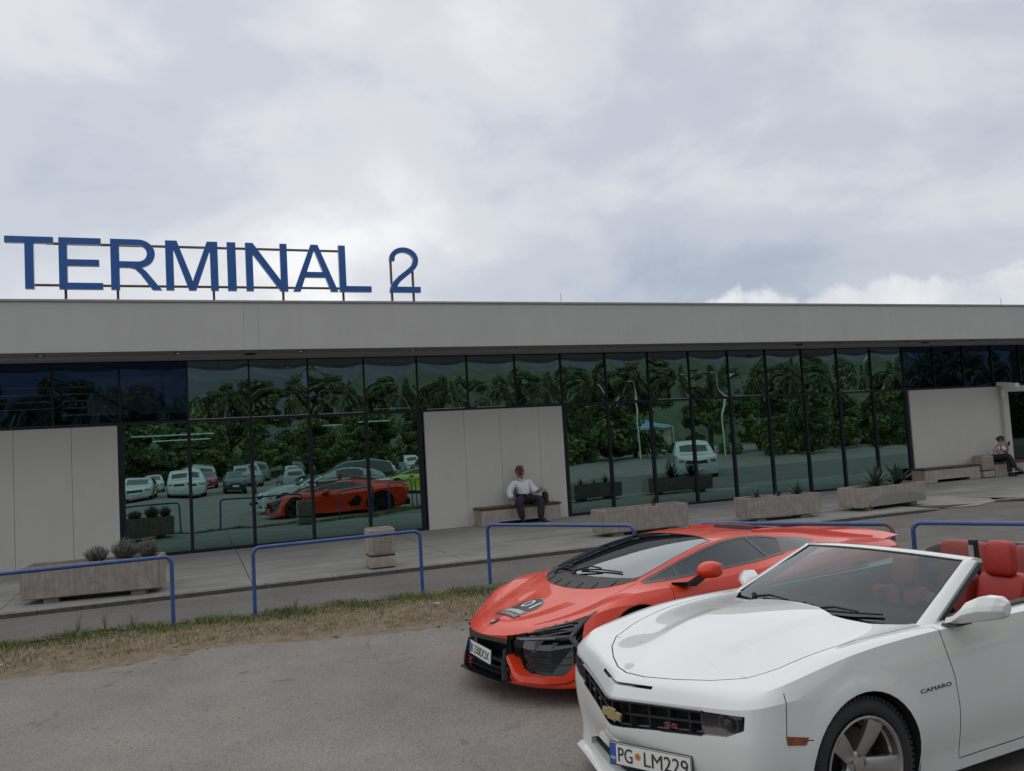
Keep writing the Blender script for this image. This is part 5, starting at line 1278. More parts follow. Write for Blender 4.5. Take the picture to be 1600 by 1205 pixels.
def pad(name, pts, m, parent, lvl=2):
    """soft upholstery block from eight corners"""
    me = me_new(name, pts, [(0, 1, 3, 2), (4, 6, 7, 5), (0, 4, 5, 1), (2, 3, 7, 6), (0, 2, 6, 4), (1, 5, 7, 3)])
    bm = bmesh.new(); bm.from_mesh(me); bmesh.ops.recalc_face_normals(bm, faces=bm.faces[:]); bmesh.ops.bevel(bm, geom=bm.edges[:], offset=.025, segments=1, affect='EDGES'); bm.to_mesh(me); bm.free()
    o = bpy.data.objects.new('p', me); COL.objects.link(o); md = o.modifiers.new('s', 'SUBSURF'); md.levels = lvl; out = ev_mesh(o); bpy.data.objects.remove(o)
    out.materials.append(m); out.polygons.foreach_set('use_smooth', [True]*len(out.polygons)); return link(name, out, parent)
def hexa(x0, x1, y0, y1, z0, z1, lean=0.0, taper=0.0):
    p = []
    for z in (z0, z1):
        t = (z-z0)/(z1-z0)
        for y in (y0, y1):
            for x in (x0, x1):
                yc = (y0+y1)/2; p.append((x+lean*t, yc+(y-yc)*(1-taper*t), z))
    return p
def seat(y, x0, parent):
    s_ = bpy.data.objects.new('seat', None); COL.objects.link(s_); s_.parent = parent
    pad('cushion', hexa(x0-.52, x0+.02, y-.25, y+.25, .42, .60), m_red, s_)
    pad('backrest', hexa(x0-.02, x0+.12, y-.185, y+.185, .56, 1.08, .17, .08), m_red, s_)
    for q in (-1, 1): pad('bolster', hexa(x0-.07, x0+.12, y+q*.265-.075, y+q*.265+.075, .56, 1.045, .15, .0), m_red2, s_)
    h_ = pad('headrest', hexa(x0+.115, x0+.215, y-.112, y+.112, 1.050, 1.295, .035, .10), m_red, s_)
    for q in (-.06, .06):
        b = MB(); b.tube([(x0+.19, y+q, 1.02), (x0+.2, y+q, 1.10)], .007, 6); b.obj('headrest_post', m_chrome, s_)
    return s_
seat(-.38, 2.76, car); ps = seat(.38, 2.72, car); ps.location.z = -.16
for y in (.30, -.30):
    pad('rear_backrest', hexa(3.34, 3.46, y-.23, y+.23, .62, 1.19, .12, .12), m_red2, car)
    pad('rear_cushion', hexa(2.98, 3.42, y-.25, y+.25, .45, .62), m_red2, car)
pad('centre_console', hexa(2.0, 2.95, -.085, .085, .40, .66), m_dash, car)
b = MB(); b.box(1.74, 3.60, -.69, .69, .362, .37); b.obj('cabin_floor', m_dash, car)
for s in (1, -1): pad('door_trim', hexa(1.80, 2.95, s*.70-.03, s*.70+.03, .45, .985), m_dash if s > 0 else m_red2, car)
# seat belt tower between the seats and the folded soft top
b = MB(); b.bbox(2.98, 3.03, -.165, -.115, .95, 1.28, .01); b.obj('belt_guide', m_black, car)
b = MB(); b.box(2.972, 2.978, -.158, -.122, .98, 1.24); b.obj('seat_belt', mat('belt_grey', (.30, .33, .36), .6, var=.3, vscale=60), car)
b = MB(); secs = []
for y in np.linspace(-.74, .74, 19):
    q = (1-abs(y/.76)**4)**.5; secs.append([(3.50, y, .98), (3.52, y, 1.01+.075*q), (3.62, y, 1.05+.095*q), (3.85, y, 1.05+.10*q), (4.15, y, 1.04+.06*q), (4.30, y, 1.04), (4.30, y, 1.0)])
v, f = loft_cut(secs); b.add(v, f); me = fix_normals(b.mesh('folded_top', m_cloth)); auto_smooth(me, 50); link('folded_top', me, car)
b = MB(); b.bbox(.30, 4.55, -.80, .80, .13, .36, .02); b.obj('chassis', m_void, car)
# ================================================================ orange supercar
m_or = paint('orange_paint', (0.60, 0.034, 0.003), coat=0.55); m_ord = m_or
LR = [
 mk([(.14, 0, .115), (.17, .45, .115), (.26, .72, .115), (.42, .84, .115)], [.88, .89, .90, .90, .90, .91, .92, .92, .90], [.115]*9, [(4.60, .80, .16), (4.72, .5, .18), (4.75, 0, .18)], xs=[1.05, 1.5, 1.95, 2.4, 2.9, 3.4, 3.83, 4.3], s4=(.62,)),
 mk([(.05, 0, .15), (.10, .46, .165), (.30, .77, .165), (.50, .93, .165)], [.975, .975, .955, .95, .955, .97, .99, 1.0, .975], [.16, .16, .155, .155, .155, .16, .17, .18, .22], [(4.66, .86, .30), (4.80, .5, .32), (4.83, 0, .32)], xs=[1.05, 1.5, 1.95, 2.4, 2.9, 3.4, 3.83, 4.3], s4=(.64,)),
 mk([(.07, 0, .31), (.12, .45, .30), (.31, .75, .30), (.51, .925, .31)], [.985, .99, .945, .925, .92, .95, .995, 1.015, .99], [.32, .33, .32, .31, .31, .32, .36, .40, .42], [(4.70, .90, .46), (4.84, .52, .47), (4.87, 0, .47)], xs=[1.05, 1.5, 1.95, 2.4, 2.9, 3.4, 3.83, 4.3], s4=(.65,)),
 mk([(.045, 0, .44), (.105, .41, .45), (.31, .71, .465), (.53, .905, .49)], [.985, .992, .955, .93, .93, .965, 1.0, 1.016, .99], [.53, .56, .52, .50, .50, .52, .56, .60, .62], [(4.74, .92, .66), (4.88, .55, .67), (4.91, 0, .67)], xs=[1.05, 1.5, 1.95, 2.4, 2.9, 3.4, 3.83, 4.3], s4=(.66,)),
 mk([(.02, 0, .515), (.085, .35, .54), (.31, .61, .592), (.57, .825, .672)], [.905, .955, .945, .935, .94, .97, 1.0, 1.012, .985], [.735, .765, .715, .70, .72, .76, .80, .84, .85], [(4.72, .92, .83), (4.84, .55, .84), (4.86, 0, .84)], xs=[1.05, 1.5, 1.95, 2.4, 2.9, 3.4, 3.83, 4.3], s4=(.72,)),
 mk([(.07, 0, .555), (.13, .32, .575), (.36, .565, .625), (.63, .755, .70)], [.835, .885, .895, .885, .885, .90, .925, .935, .91], [.765, .825, .815, .815, .825, .86, .90, .915, .905], [(4.66, .86, .885), (4.78, .5, .885), (4.80, 0, .885)], xs=[1.08, 1.5, 1.95, 2.4, 2.9, 3.4, 3.83, 4.3], s4=(.78,)),
 mk([(.12, 0, .580), (.15, .29, .592), (.37, .475, .622), (.65, .60, .69)], [.665, .735, .815, .83, .825, .80, .77, .74, .70], [.745, .835, .865, .878, .885, .90, .92, .93, .92], [(4.58, .64, .90), (4.70, .4, .895), (4.72, 0, .895)], xs=[1.12, 1.45, 1.95, 2.4, 2.9, 3.4, 3.8, 4.25], s4=(.82,)),
 mk([(.18, 0, .602), (.21, .23, .616), (.42, .355, .648), (.68, .45, .708)], [.52, .665, .675, .622, .572, .55, .54, .54, .54], [.755, .845, .948, 1.062, 1.124, 1.120, 1.068, 1.01, .955], [(4.55, .52, .905), (4.66, .34, .895), (4.68, 0, .895)], xs=[1.15, 1.5, 1.95, 2.4, 2.9, 3.4, 3.8, 4.25], s4=(.86,)),
 mk([(.24, 0, .625), (.27, .14, .626), (.47, .20, .652), (.70, .26, .702)], [.31, .40, .42, .40, .36, .34, .33, .33, .33], [.768, .868, .968, 1.082, 1.148, 1.142, 1.085, 1.02, .962], [(4.5, .30, .90), (4.62, .2, .895), (4.64, 0, .895)], xs=[1.12, 1.42, 1.95, 2.4, 2.9, 3.4, 3.8, 4.25], s4=(.88,)),
 mk([(.28, 0, .638), (.31, 0, .645), (.50, 0, .685), (.73, 0, .735)], [0]*9, [.782, .882, .980, 1.090, 1.150, 1.140, 1.078, 1.012, .958], [(4.46, 0, .90), (4.58, 0, .895), (4.60, 0, .895)], xs=[1.10, 1.40, 1.95, 2.4, 2.9, 3.4, 3.8, 4.25], s4=(.90,)),
]
LCRE = [('r', 1, 0, 13, .8), ('r', 4, 0, 5, .9), ('r', 5, 4, 13, .55), ('r', 7, 5, 12, .75), ('r', 4, 8, 13, .5), ('r', 2, 5, 12, .4), ('r', 7, 0, 5, .9), ('r', 8, 1, 5, .9), ('r', 6, 0, 5, .5), ('r', 6, 8, 13, .4)]
LBODY = body_cage(LR, LCRE, 3)
LWF, LWR, LWZ, LWZ2 = 1.06, 3.84, .345, .36
LS = Surf(LBODY, 15)
oc = empty('sports_car', 'low orange wedge shaped sports car with a black round sticker on its bonnet', 'car', (2.288, 7.023, -.008), RAD(9.08))
oc.rotation_euler.x = RAD(-.8)
cuts = []
for xc, zc, rr_ in ((LWF, LWZ, .385), (LWR, LWZ2, .40)):
    for s in (1, -1): cuts.append(prism_cut(circ(xc, zc, rr_), 'y', s*.60, s*1.3))
# cabin openings: side windows run right through, the windscreen opens from above
side_w = [(1.30, .872), (1.52, .925), (1.80, .990), (2.10, 1.048), (2.35, 1.085), (2.62, 1.098), (2.90, 1.085), (3.10, 1.050), (3.00, .93), (2.6, .905), (2.0, .890), (1.55, .878)]
wscr = [(1.13, 0), (1.15, .22), (1.205, .45), (1.28, .615), (1.345, .650), (1.60, .635), (1.95, .592), (2.20, .552), (2.29, .535), (2.33, .30), (2.345, 0)]
wscr = wscr+[(x, -y) for x, y in wscr[-2:0:-1]]
cuts.append(prism_cut(side_w, 'y', -1.3, 1.3)); cuts.append(prism_cut(wscr, 'z', .62, 1.5))
# the black mouth: headlamp and intake recesses either side, number plate recess in the middle
def lx(y, z):
    h = LS.front(y, z); return h.x if h is not None else .5
FRP = [(.335, .548), (.50, .583), (.62, .618), (.745, .668), (.815, .705), (.80, .62), (.775, .545), (.83, .46), (.845, .40), (.815, .285), (.74, .245), (.50, .235), (.40, .30), (.33, .40)]
def face_patch_cut(poly, depth, sg=1):
    """recess following the skin: skin points pushed in by depth"""
    return prism_cut([(sg*y, z) for y, z in poly], 'x', -.5, 0)
for s in (1, -1):
    # recess: prism along x whose floor follows the bodywork
    secs = []
    top_ = [(.335, .540), (.50, .575), (.62, .610), (.745, .660), (.825, .700)]; bot = [(.345, .36), (.50, .235), (.65, .240), (.80, .250), (.885, .40)]
    for (yt, zt), (yb, zb) in zip(top_, bot):
        ym = (yt+yb)/2; xm = lx(ym, (zt+zb)/2)
        secs.append([(xm-.5, s*yb, zb), (xm-.5, s*yt, zt), (lx(yt, zt)+.09, s*yt, zt), (lx(yb, zb)+.10, s*yb, zb)])
    cuts.append(loft_cut(secs))
cuts.append(prism_cut([(-.335, .165), (.335, .165), (.350, .36), (.345, .515), (-.345, .515), (-.350, .36)], 'x', -.4, .115))
# side air intakes behind the doors
for s in (1, -1): cuts.append(prism_cut([(2.72, .40), (2.86, .30), (3.18, .32), (3.30, .56), (3.10, .70)], 'y', s*.80, s*1.3))
cuts.append(prism_cut([(-.80, .40), (.80, .40), (.74, .62), (-.74, .62)], 'x', 4.62, 5.3))
B1 = cut_all(LBODY.copy(), cuts)
gr_ = []
hoodl = [(.30, .46), (.42, .545), (.62, .615), (.85, .66), (1.05, .685), (1.235, .70)]
for s in (1, -1):
    gr_.append(ribbon_groove(LS, [(x, s*y) for x, y in hoodl], 'top', .006, .02))
    gr_.append(ribbon_groove(LS, [(1.47, .835), (1.46, .70), (1.50, .50), (1.56, .30), (1.60, .19)], 'side', .006, .02, s))
    gr_.append(ribbon_groove(LS, [(2.98, .84), (2.90, .72), (2.70, .42), (2.62, .19)], 'side', .006, .02, s))
B2 = cut_all(B1, gr_)
B2.materials.append(m_or); B2.materials.append(m_gblack); shade(B2, LS, lambda c: True); link('body', B2, oc)
m_side = glass('side_glass', (0.30, 0.34, 0.36), (0.85, 0.9, 0.95), 0.07)
# glazing: pieces of the same skin
wm = patch(LS, LBODY, wscr, 'z', .6, 1.5); wm.materials.append(m_dkg); wso2 = link('windscreen', wm, oc)
for s in (1, -1):
    wm = patch(LS, LBODY, side_w, 'y', s*.2, s*1.3); wm.materials.append(m_side); sw = link('side_window', wm, oc)
    # window surround and divider
    b = MB()
    for pth in ([(1.28, .866), (1.55, .874), (2.0, .886), (2.6, .901), (3.02, .928)], [(1.28, .866), (1.52, .929), (1.80, .994), (2.10, 1.052), (2.35, 1.089), (2.62, 1.102), (2.90, 1.089), (3.11, 1.052), (3.02, .928)]):
        v, f = strip_on(LS, pth, 'side', .016, .0015, s, h=.004); b.add(v, f)
    v, f = strip_on(LS, [(1.62, .876), (1.66, .955)], 'side', .022, .002, s, h=.004); b.add(v, f)
    v, f = strip_on(LS, [(2.78, .912), (2.70, 1.095)], 'side', .03, .002, s, h=.004); b.add(v, f)
    b.obj('window_seal', m_gblack, sw)
    me = patch(LS, LBODY, [(3.02, .925), (3.12, 1.055), (3.30, 1.04), (3.62, .985), (3.40, .95)], 'y', s*.2, s*1.3, off=.002)
    if len(me.polygons): me.materials.append(m_gblack); link('rear_quarter_trim', me, oc)
b = MB()
for s in (1, -1):
    v, f = strip_on(LS, [(x, s*y) for x, y in ((1.345, .654), (1.60, .639), (1.95, .596), (2.20, .556), (2.292, .539))], 'top', .014, .0015, h=.003); b.add(v, f)
v, f = strip_on(LS, [(2.292, .535), (2.333, .30), (2.348, 0), (2.333, -.30), (2.292, -.535)], 'top', .02, .0015, h=.003); b.add(v, f)
b.obj('windscreen_seal', m_gblack, wso2)
# cowl: black apron between bonnet and windscreen with raised ribs
cowl_o = [(.93, 0), (.945, .18), (.985, .36), (1.06, .50), (1.16, .60), (1.265, .665), (1.345, .652), (1.28, .613), (1.205, .448), (1.15, .218), (1.128, 0)]
cp = cowl_o+[(x, -y) for x, y in cowl_o[-2:0:-1]]
me = patch(LS, LBODY, cp, 'z', .5, 1.3, off=.003); me.materials.append(m_trim); cw = link('cowl', me, oc)
for y in (-.52, -.36, -.18, 0, .18, .36, .52):
    b = MB(); x0 = float(np.interp(abs(y), [0, .18, .36, .50, .60], [.93, .945, .985, 1.06, 1.16])); v, f = strip_on(LS, [(x0+.01, y), (x0+.09, y*.97)], 'top', .012, .004, h=.006); b.add(v, f); b.obj('cowl_rib', m_black, cw)
def lp(x, y, dz=0.0):
    h = LS.top(x, y); return h+Vector((0, 0, dz))
for (p0, p1, p2, p3) in (((1.14, .12), (1.22, -.05), (1.20, .08), (1.29, -.44)), ((1.13, .42), (1.20, .30), (1.19, .46), (1.24, .02))):
    b = MB(); b.lathe([(.022, 0), (.022, .02), (.01, .03), (0, .03)], 12, Matrix.Translation(lp(*p0))); b.tube([lp(*p0, .03), lp(*p1, .045), lp((p2[0]+p3[0])/2, (p2[1]+p3[1])/2, .03)], [.013, .010, .008], 6)
    b.tube([lp(*p2, .012), lp((p2[0]+p3[0])/2, (p2[1]+p3[1])/2, .016), lp(*p3, .012)], .008, 6); b.obj('wiper', m_black, oc, 50)
# front recess lining, lamps, Y-shaped light signature, lower lip
def lpt(s, y, z, d): return Vector((lx(y, z)+d, s*y, z))
for s in (1, -1):
    a = MB(); v = []
    for (yt, zt), (yb, zb) in zip(top_, bot):
        v += [lpt(s, yb, zb, .092), lpt(s, (yt+yb)/2, (zt+zb)/2, .088), lpt(s, yt, zt, .086)]
    a.add(v, [(3*k+j, 3*k+j+1, 3*k+j+4, 3*k+j+3) for k in range(4) for j in range(2)]); it = a.obj('front_intake', m_gblack, oc)
    hl = bpy.data.objects.new('headlight', None); COL.objects.link(hl); hl.parent = oc
    a = MB(); Q = [lpt(s, .43, .553, .02), lpt(s, .62, .603, .012), lpt(s, .82, .698, .012), lpt(s, .785, .585, .015), lpt(s, .62, .548, .02)]
    a.add(Q, [(0, 1, 2, 3, 4)] if s > 0 else [(4, 3, 2, 1, 0)]); a.obj('lamp_cover', m_gblack, hl)
    for (ya, za, yb, zb) in ((.50, .566, .77, .632), (.53, .585, .785, .66)):
        b = MB(); b.tube([lpt(s, ya, za, .005), lpt(s, (ya+yb)/2, (za+zb)/2, .002), lpt(s, yb, zb, .004)], .007, 6); b.obj('lamp_blade', m_lampb, hl)
    for k in range(3):
        y = .60+.055*k; b = MB(); Q = Matrix.Translation(lpt(s, y, .600+.022*k, .008)) @ Matrix.Rotation(-pi/2, 4, 'Y'); b.lathe([(.018, -.01), (.018, .004), (.011, .012), (0, .014)], 14, Q); b.obj('projector', m_lamp, hl, 40)
    # three arms of the Y
    yc, zc = .785, .540
    for arm, (ya, za) in enumerate(((.43, .522), (.850, .722), (.890, .420))):
        secs = []
        for k in range(7):
            t = k/6; y = yc+(ya-yc)*t; z = zc+(za-zc)*t; wv = .020*(1-.45*t); d = Vector((0, s*(ya-yc), za-zc)).normalized(); nrm = Vector((0, -d.z, d.y)); p = lpt(s, y, z, -.004)
            secs.append([p+nrm*wv+Vector((.03, 0, 0)), p+nrm*wv, p+nrm*wv*.3+Vector((-.012, 0, 0)), p-nrm*wv*.3+Vector((-.012, 0, 0)), p-nrm*wv, p-nrm*wv+Vector((.03, 0, 0))])
        v, f = loft_cut(secs); b = MB(); b.add(v, f); me = fix_normals(b.mesh('light_arm', mat('satin_grey', (.055, .06, .066), .4, metal=.3))); link('light_arm', me, hl)
    b = MB(); b.tube([lpt(s, .46, .521, -.018), lpt(s, .60, .528, -.018), lpt(s, .71, .534, -.018)], .006, 6); b.obj('light_tube', m_halo, hl)
    # mesh bars in the intake
    for k in range(3):
        z = .31+.055*k; b = MB(); b.tube([lpt(s, .46-.02*k, z, .075), lpt(s, .62, z, .072), lpt(s, .78, z+.01, .075)], .004, 4); b.obj('intake_bar', m_black, it)
    b = MB(); v = [lpt(s, .37, .50, .03), lpt(s, .37, .33, .03), lpt(s, .40, .30, .10), lpt(s, .40, .50, .10)]; b.add(v, [(0, 1, 2, 3)]); b.obj('intake_fin', m_gblack, it)
    # painted lower lip of the intake: an angular orange frame
    secs = []
    for (y, z, w_, d) in ((.345, .375, .012, -.02), (.385, .335, .026, -.035), (.45, .245, .032, -.045), (.52, .214, .030, -.05), (.70, .208, .030, -.045), (.82, .22, .032, -.03), (.90, .262, .030, -.01)):
        p = lpt(s, y, z, d)
        secs.append([p+Vector((.012, 0, -w_)), p+Vector((-.014, 0, -w_*.55)), p+Vector((-.004, 0, w_)), p+Vector((.10, 0, w_*.92)), p+Vector((.13, 0, -w_))])
    v, f = loft_cut(secs); b = MB(); b.add(v, f); me = fix_normals(b.mesh('front_lip', m_or)); auto_smooth(me, 22); link('front_lip', me, oc)
# middle: black panel with the plate, splitter blade below
a = MB(); a.box(.10, .112, -.345, .345, .165, .515); cpn = a.obj('nose_panel', m_gblack, oc)
for k in range(3):
    b = MB(); b.box(.055, .11, -.32, .32, .225+.05*k, .231+.05*k); b.obj('nose_slat', m_black, cpn)
b = MB(); secs = []
for y in np.linspace(-.37, .37, 13): secs.append([(-.01+.10*y*y, y, .172), (-.015+.10*y*y, y, .184), (.03, y, .194), (.20, y, .194), (.20, y, .172)])
v, f = loft_cut(secs); b.add(v, f); link('splitter', fix_normals(b.mesh('splitter', m_gblack)), oc)
for s in (1, -1):
    b = MB(); v, f = loft_cut([[(.075, s*.315, .43), (.075, s*.328, .43), (.10, s*.328, .43), (.10, s*.315, .43)], [(.04, s*.332, .30), (.04, s*.346, .30), (.08, s*.346, .30), (.08, s*.332, .30)], [(.03, s*.350, .195), (.03, s*.366, .195), (.08, s*.366, .195), (.08, s*.350, .195)]]); b.add(v, f); link('nose_strake', fix_normals(b.mesh('nose_strake', mat('satin_grey', (.055, .06, .066), .4))), oc)
T = Matrix(((0, 0, -1, .012), (-1, 0, 0, 0), (0, 1, 0, .370), (0, 0, 0, 1))) @ Matrix.Rotation(RAD(-8), 4, 'Y') @ Matrix.Rotation(RAD(-6), 4, 'X')
pl = MB(); pl.bbox(-.262, .262, -.056, .056, -.010, 0, .004, T=T); plo = pl.obj('number_plate', m_plate, oc)
a = MB(); a.box(-.258, -.222, -.052, .052, .0002, .001, T=T); a.obj('country_band', m_plblue, plo)
for txt, xc_, w_ in (('B', -.185, .05), ('330DOX', .055, .37)):
    v, f = fit_text(txt, T @ Matrix.Translation((xc_, 0, .0022)), w=w_, h=.072, depth=.0016); b = MB(); b.add(v, f); b.obj('plate_text', m_pltxt, plo)
a = MB(); a.bbox(-.268, .268, -.062, .062, -.016, -.0105, .003, T=T); a.obj('plate_holder', m_black, plo)
# shield badge on the nose, round sticker and its base plate on the bonnet, small dark marks
def top_frame(x, y, dz=.0):
    h = LS.top(x, y); n = LS.normal(h)[0]; yy = Vector((1, 0, 0)); yy = (yy-n*yy.dot(n)).normalized(); xx = yy.cross(n); Mx = Matrix((xx, yy, n)).transposed().to_4x4(); Mx.translation = h+n*dz; return Mx
def decal(name, poly, x, y, m, off, parent, thick=.0):
    """thin vinyl following the bonnet; poly in local metres (x across, y rearwards)"""
    pts = [(x+py, y-px_) for px_, py in poly]
    me = patch(LS, LBODY, pts, 'z', .4, 1.2, off=off); me.materials.append(m); return link(name, me, parent)
Tb = top_frame(.175, 0, .002)
b = MB(); b.prism([(-.035, .045), (-.035, -.01), (-.02, -.035), (0, -.048), (.02, -.035), (.035, -.01), (.035, .045), (0, .052)], 0, .006, T=Tb); bd = b.obj('shield_badge', m_gblack, oc)
b = MB(); b.prism([(-.02, .02), (-.018, -.008), (.0, -.028), (.018, -.008), (.02, .02), (.006, .010), (-.008, .018)], .0062, .0085, T=Tb); b.obj('badge_emblem', mat('gold_enamel', (0.55, 0.42, 0.20), 0.3, metal=0.7), bd)
m_vin = mat('vinyl_black', (.022, .022, .024), .42, var=.1, vscale=30); m_vinw = mat('vinyl_white', (.62, .62, .62), .45); m_ving = mat('vinyl_grey', (.25, .26, .27), .45)
SX, SYY = .52, .02
disc = [(.165*sin(2*pi*k/40), .165*cos(2*pi*k/40)) for k in range(40)]
ring = [(.172*sin(2*pi*k/40), .172*cos(2*pi*k/40)) for k in range(40)]
so_ = decal('sticker', disc, SX, SYY, m_vin, .004, oc)
decal('sticker_edge', ring, SX, SYY, m_ving, .003, so_)
decal('sticker_base', [(-.175, -.155), (.175, -.155), (.165, -.23), (-.165, -.23)], SX, SYY, m_vin, .0045, so_)
decal('sticker_band', [(-.16, -.085), (.16, -.085), (.15, -.15), (-.15, -.15)], SX, SYY, m_ving, .005, so_)
def flat_text(txt, x, y, w_, h_, m, dz):
    me = text_mesh(txt, 1.0, 0.0); V = np.array([q.co[:] for q in me.vertices]); F = [tuple(p.vertices) for p in me.polygons]; bpy.data.meshes.remove(me)
    lo, hi = V.min(0), V.max(0); V = (V-(lo+hi)/2)/(np.maximum(hi-lo, 1e-9)); out = []
    for a_, b_, _ in V:
        px_, py = x+b_*h_, y-a_*w_; h = LS.top(px_, py); out.append(h+LS.normal(h)[0]*dz)
    return link('sticker_text', me_new('sticker_text', out, F, m), so_)
flat_text('01', SX+.045, 0, .19, .145, m_vinw, .0065); flat_text('MOTORS', SX-.075, 0, .20, .042, m_vinw, .0068) if False else None
flat_text('EXPERIENCE', SX-.19, 0, .27, .036, m_vinw, .0068)
for (dx, w_) in ((-.105, .20), (-.128, .25)): decal('sticker_bar', [(-w_/2, dx+.006), (w_/2, dx+.006), (w_/2, dx-.005), (-w_/2, dx-.005)], SX, SYY, m_vinw, .0062, so_)
# mirrors on slim stalks
for s in (1, -1):
    secs = []
    for (y, x0, x1, z0, z1) in ((.955, 1.73, 1.80, .915, .955), (.975, 1.665, 1.845, .868, 1.000), (1.02, 1.655, 1.865, .852, 1.022), (1.10, 1.68, 1.868, .862, 1.022), (1.145, 1.73, 1.86, .885, .995)):
        zm = (z0+z1)/2; secs.append([(x0, s*y, zm), (x0+.04, s*y, z0+.012), (x1-.01, s*y, z0), (x1, s*y, zm), (x1-.012, s*y, z1), (x0+.05, s*y, z1-.004)])
    v, f = loft_cut(secs); me = fix_normals(me_new('mirror', v, f)); o = bpy.data.objects.new('m', me); COL.objects.link(o); md = o.modifiers.new('s', 'SUBSURF'); md.levels = 2; out = ev_mesh(o); bpy.data.objects.remove(o)
    out.materials.append(m_or); out.polygons.foreach_set('use_smooth', [True]*len(out.polygons)); mo = link('mirror', out, oc, (0, 0, 0) if s < 0 else (.25, -.05, -.09))
    b = MB(); v, f = loft_cut([[(1.50, s*.86, .82), (1.62, s*.86, .80), (1.60, s*.86, .845), (1.50, s*.86, .85)], [(1.60, s*.96, .815), (1.69, s*.96, .80), (1.69, s*.96, .85), (1.60, s*.96, .85)], [(1.70, s*1.0, .87), (1.80, s*1.0, .87), (1.80, s*1.0, .91), (1.70, s*1.0, .91)]]); b.add(v, f); link('mirror_arm', fix_normals(b.mesh('mirror_arm', m_gblack)), mo)
    b = MB(); b.bbox(1.862, 1.872, min(s*.985, s*1.12), max(s*.985, s*1.12), .895, .985, .004); b.obj('mirror_glass', m_chrome, mo)
# wheels, wells
lst = dict(n=5, bars=[(.016, .022, .055), (.016, .022, -.055)], dish=.03, rot=.3, fan=True)
for xc, zc, r_, rr_, wd in ((LWF, LWZ, .345, .265, .265), (LWR, LWZ2, .36, .275, .335)):
    for s in (1, -1):
        wheel(oc, xc, s*(.965-wd/2), r_, rr_, wd, lst, (m_tyre, m_alloyd, m_black, m_disc), s)
        a = MB(); n = 20; v = []
        for k in range(n+1):
            an = -.35+(pi+.7)*k/n
            for yy in (.55, .95): v.append((xc+.392*cos(an), s*yy, zc+.392*sin(an)))
        a.add(v, [(2*k, 2*k+1, 2*k+3, 2*k+2) for k in range(n)]); a.obj('wheel_well', m_void, oc)
# engine cover louvres, roof channel, rear wing lip and tail
b = MB(); me = patch(LS, LBODY, [(3.05, .30), (4.30, .34), (4.30, -.34), (3.05, -.30)], 'z', .8, 1.4, off=.003); me.materials.append(m_gblack); ec = link('engine_cover', me, oc)
for k in range(6):
    x = 3.14+.19*k; b = MB(); secs = []
    for y in np.linspace(-.29, .29, 9): 
        h = LS.top(x, y); secs.append([(x, y, h.z+.004), (x+.01, y, h.z+.030), (x+.13, y, h.z+.012), (x+.13, y, h.z+.0)])
    v, f = loft_cut(secs); b.add(v, f); link('louvre', fix_normals(b.mesh('louvre', m_black)), ec)
for s in (1, -1):
    b = MB(); v, f = strip_on(LS, [(2.40, s*.30), (2.70, s*.27), (3.0, s*.25)], 'top', .03, -.001, h=.005); b.add(v, f); b.obj('roof_channel', m_or, oc)
    secs = []
    for (x, y, w_, hh) in ((2.95, .47, .03, .025), (3.3, .47, .05, .045), (3.8, .50, .06, .05), (4.3, .56, .06, .03), (4.62, .60, .05, .015)):
        h = LS.top(x, s*y); secs.append([(x, s*(y-w_), h.z-.02), (x, s*(y-w_*.7), h.z+hh), (x, s*(y+w_*.7), h.z+hh*.8), (x, s*(y+w_), h.z-.02)])
    v, f = loft_cut(secs); b = MB(); b.add(v, f); me = fix_normals(b.mesh('buttress', m_or)); auto_smooth(me, 40); link('buttress', me, oc)
b = MB(); secs = []
for y in np.linspace(-.80, .80, 17): q = 1-(abs(y)/.82)**3; secs.append([(4.50, y, .893), (4.62, y, .903+.032*q), (4.82-.08*y*y, y, .908+.045*q), (4.82-.08*y*y, y, .900+.032*q), (4.62, y, .893)])
v, f = loft_cut(secs); b.add(v, f); me = fix_normals(b.mesh('rear_wing', m_or)); auto_smooth(me, 40); link('rear_wing', me, oc)
a = MB(); a.box(4.60, 4.625, -.80, .80, .40, .62); a.obj('tail_panel', m_gblack, oc)
for s in (1, -1):
    b = MB(); b.bbox(4.58, 4.70, min(s*.45, s*.74), max(s*.45, s*.74), .53, .57, .008); b.obj('tail_light', mat('tail_red', (.30, .01, .01), .2, coat=.5), oc)
    a = MB(); a.box(2.70, 3.32, min(s*.80, s*.81), max(s*.80, s*.81), .28, .72); a.obj('side_intake', m_gblack, oc)
    b = MB(); secs = []
    for x in np.linspace(1.47, 3.40, 9): secs.append([(x, s*.93, .125), (x, s*1.0, .130), (x, s*1.0, .150), (x, s*.93, .165)])
    v, f = loft_cut(secs); b.add(v, f); link('side_skirt', fix_normals(b.mesh('side_skirt', m_gblack)), oc)
b = MB(); b.box(4.45, 4.86, -.75, .75, .20, .40); b.obj('diffuser', m_gblack, oc)
# cabin: dark tub with orange seats
b = MB(); b.box(1.35, 3.05, -.70, .70, .56, .615); b.obj('cabin_floor', m_void, oc)
m_orl = mat('orange_leather', (0.42, 0.06, 0.025), 0.5, var=.1, vscale=20)
for s in (1, -1):
    st_ = bpy.data.objects.new('seat', None); COL.objects.link(st_); st_.parent = oc
    pad('backrest', hexa(2.48, 2.62, s*.36-.20, s*.36+.20, .62, .93, .10, .25), m_black, st_); pad('headrest', hexa(2.59, 2.66, s*.36-.10, s*.36+.10, .90, 1.04, .03, .2), m_orl, st_); pad('bolster', hexa(2.455, 2.50, s*.36-.12, s*.36+.12, .64, .93, .10, .2), m_orl, st_)
b = MB(); b.tube([Vector((1.93, -.36+.16*cos(a_), .80+.14*sin(a_))) for a_ in np.linspace(0, 2*pi, 25)], .013, 8, cap=False); b.obj('steering_wheel', m_black, oc)
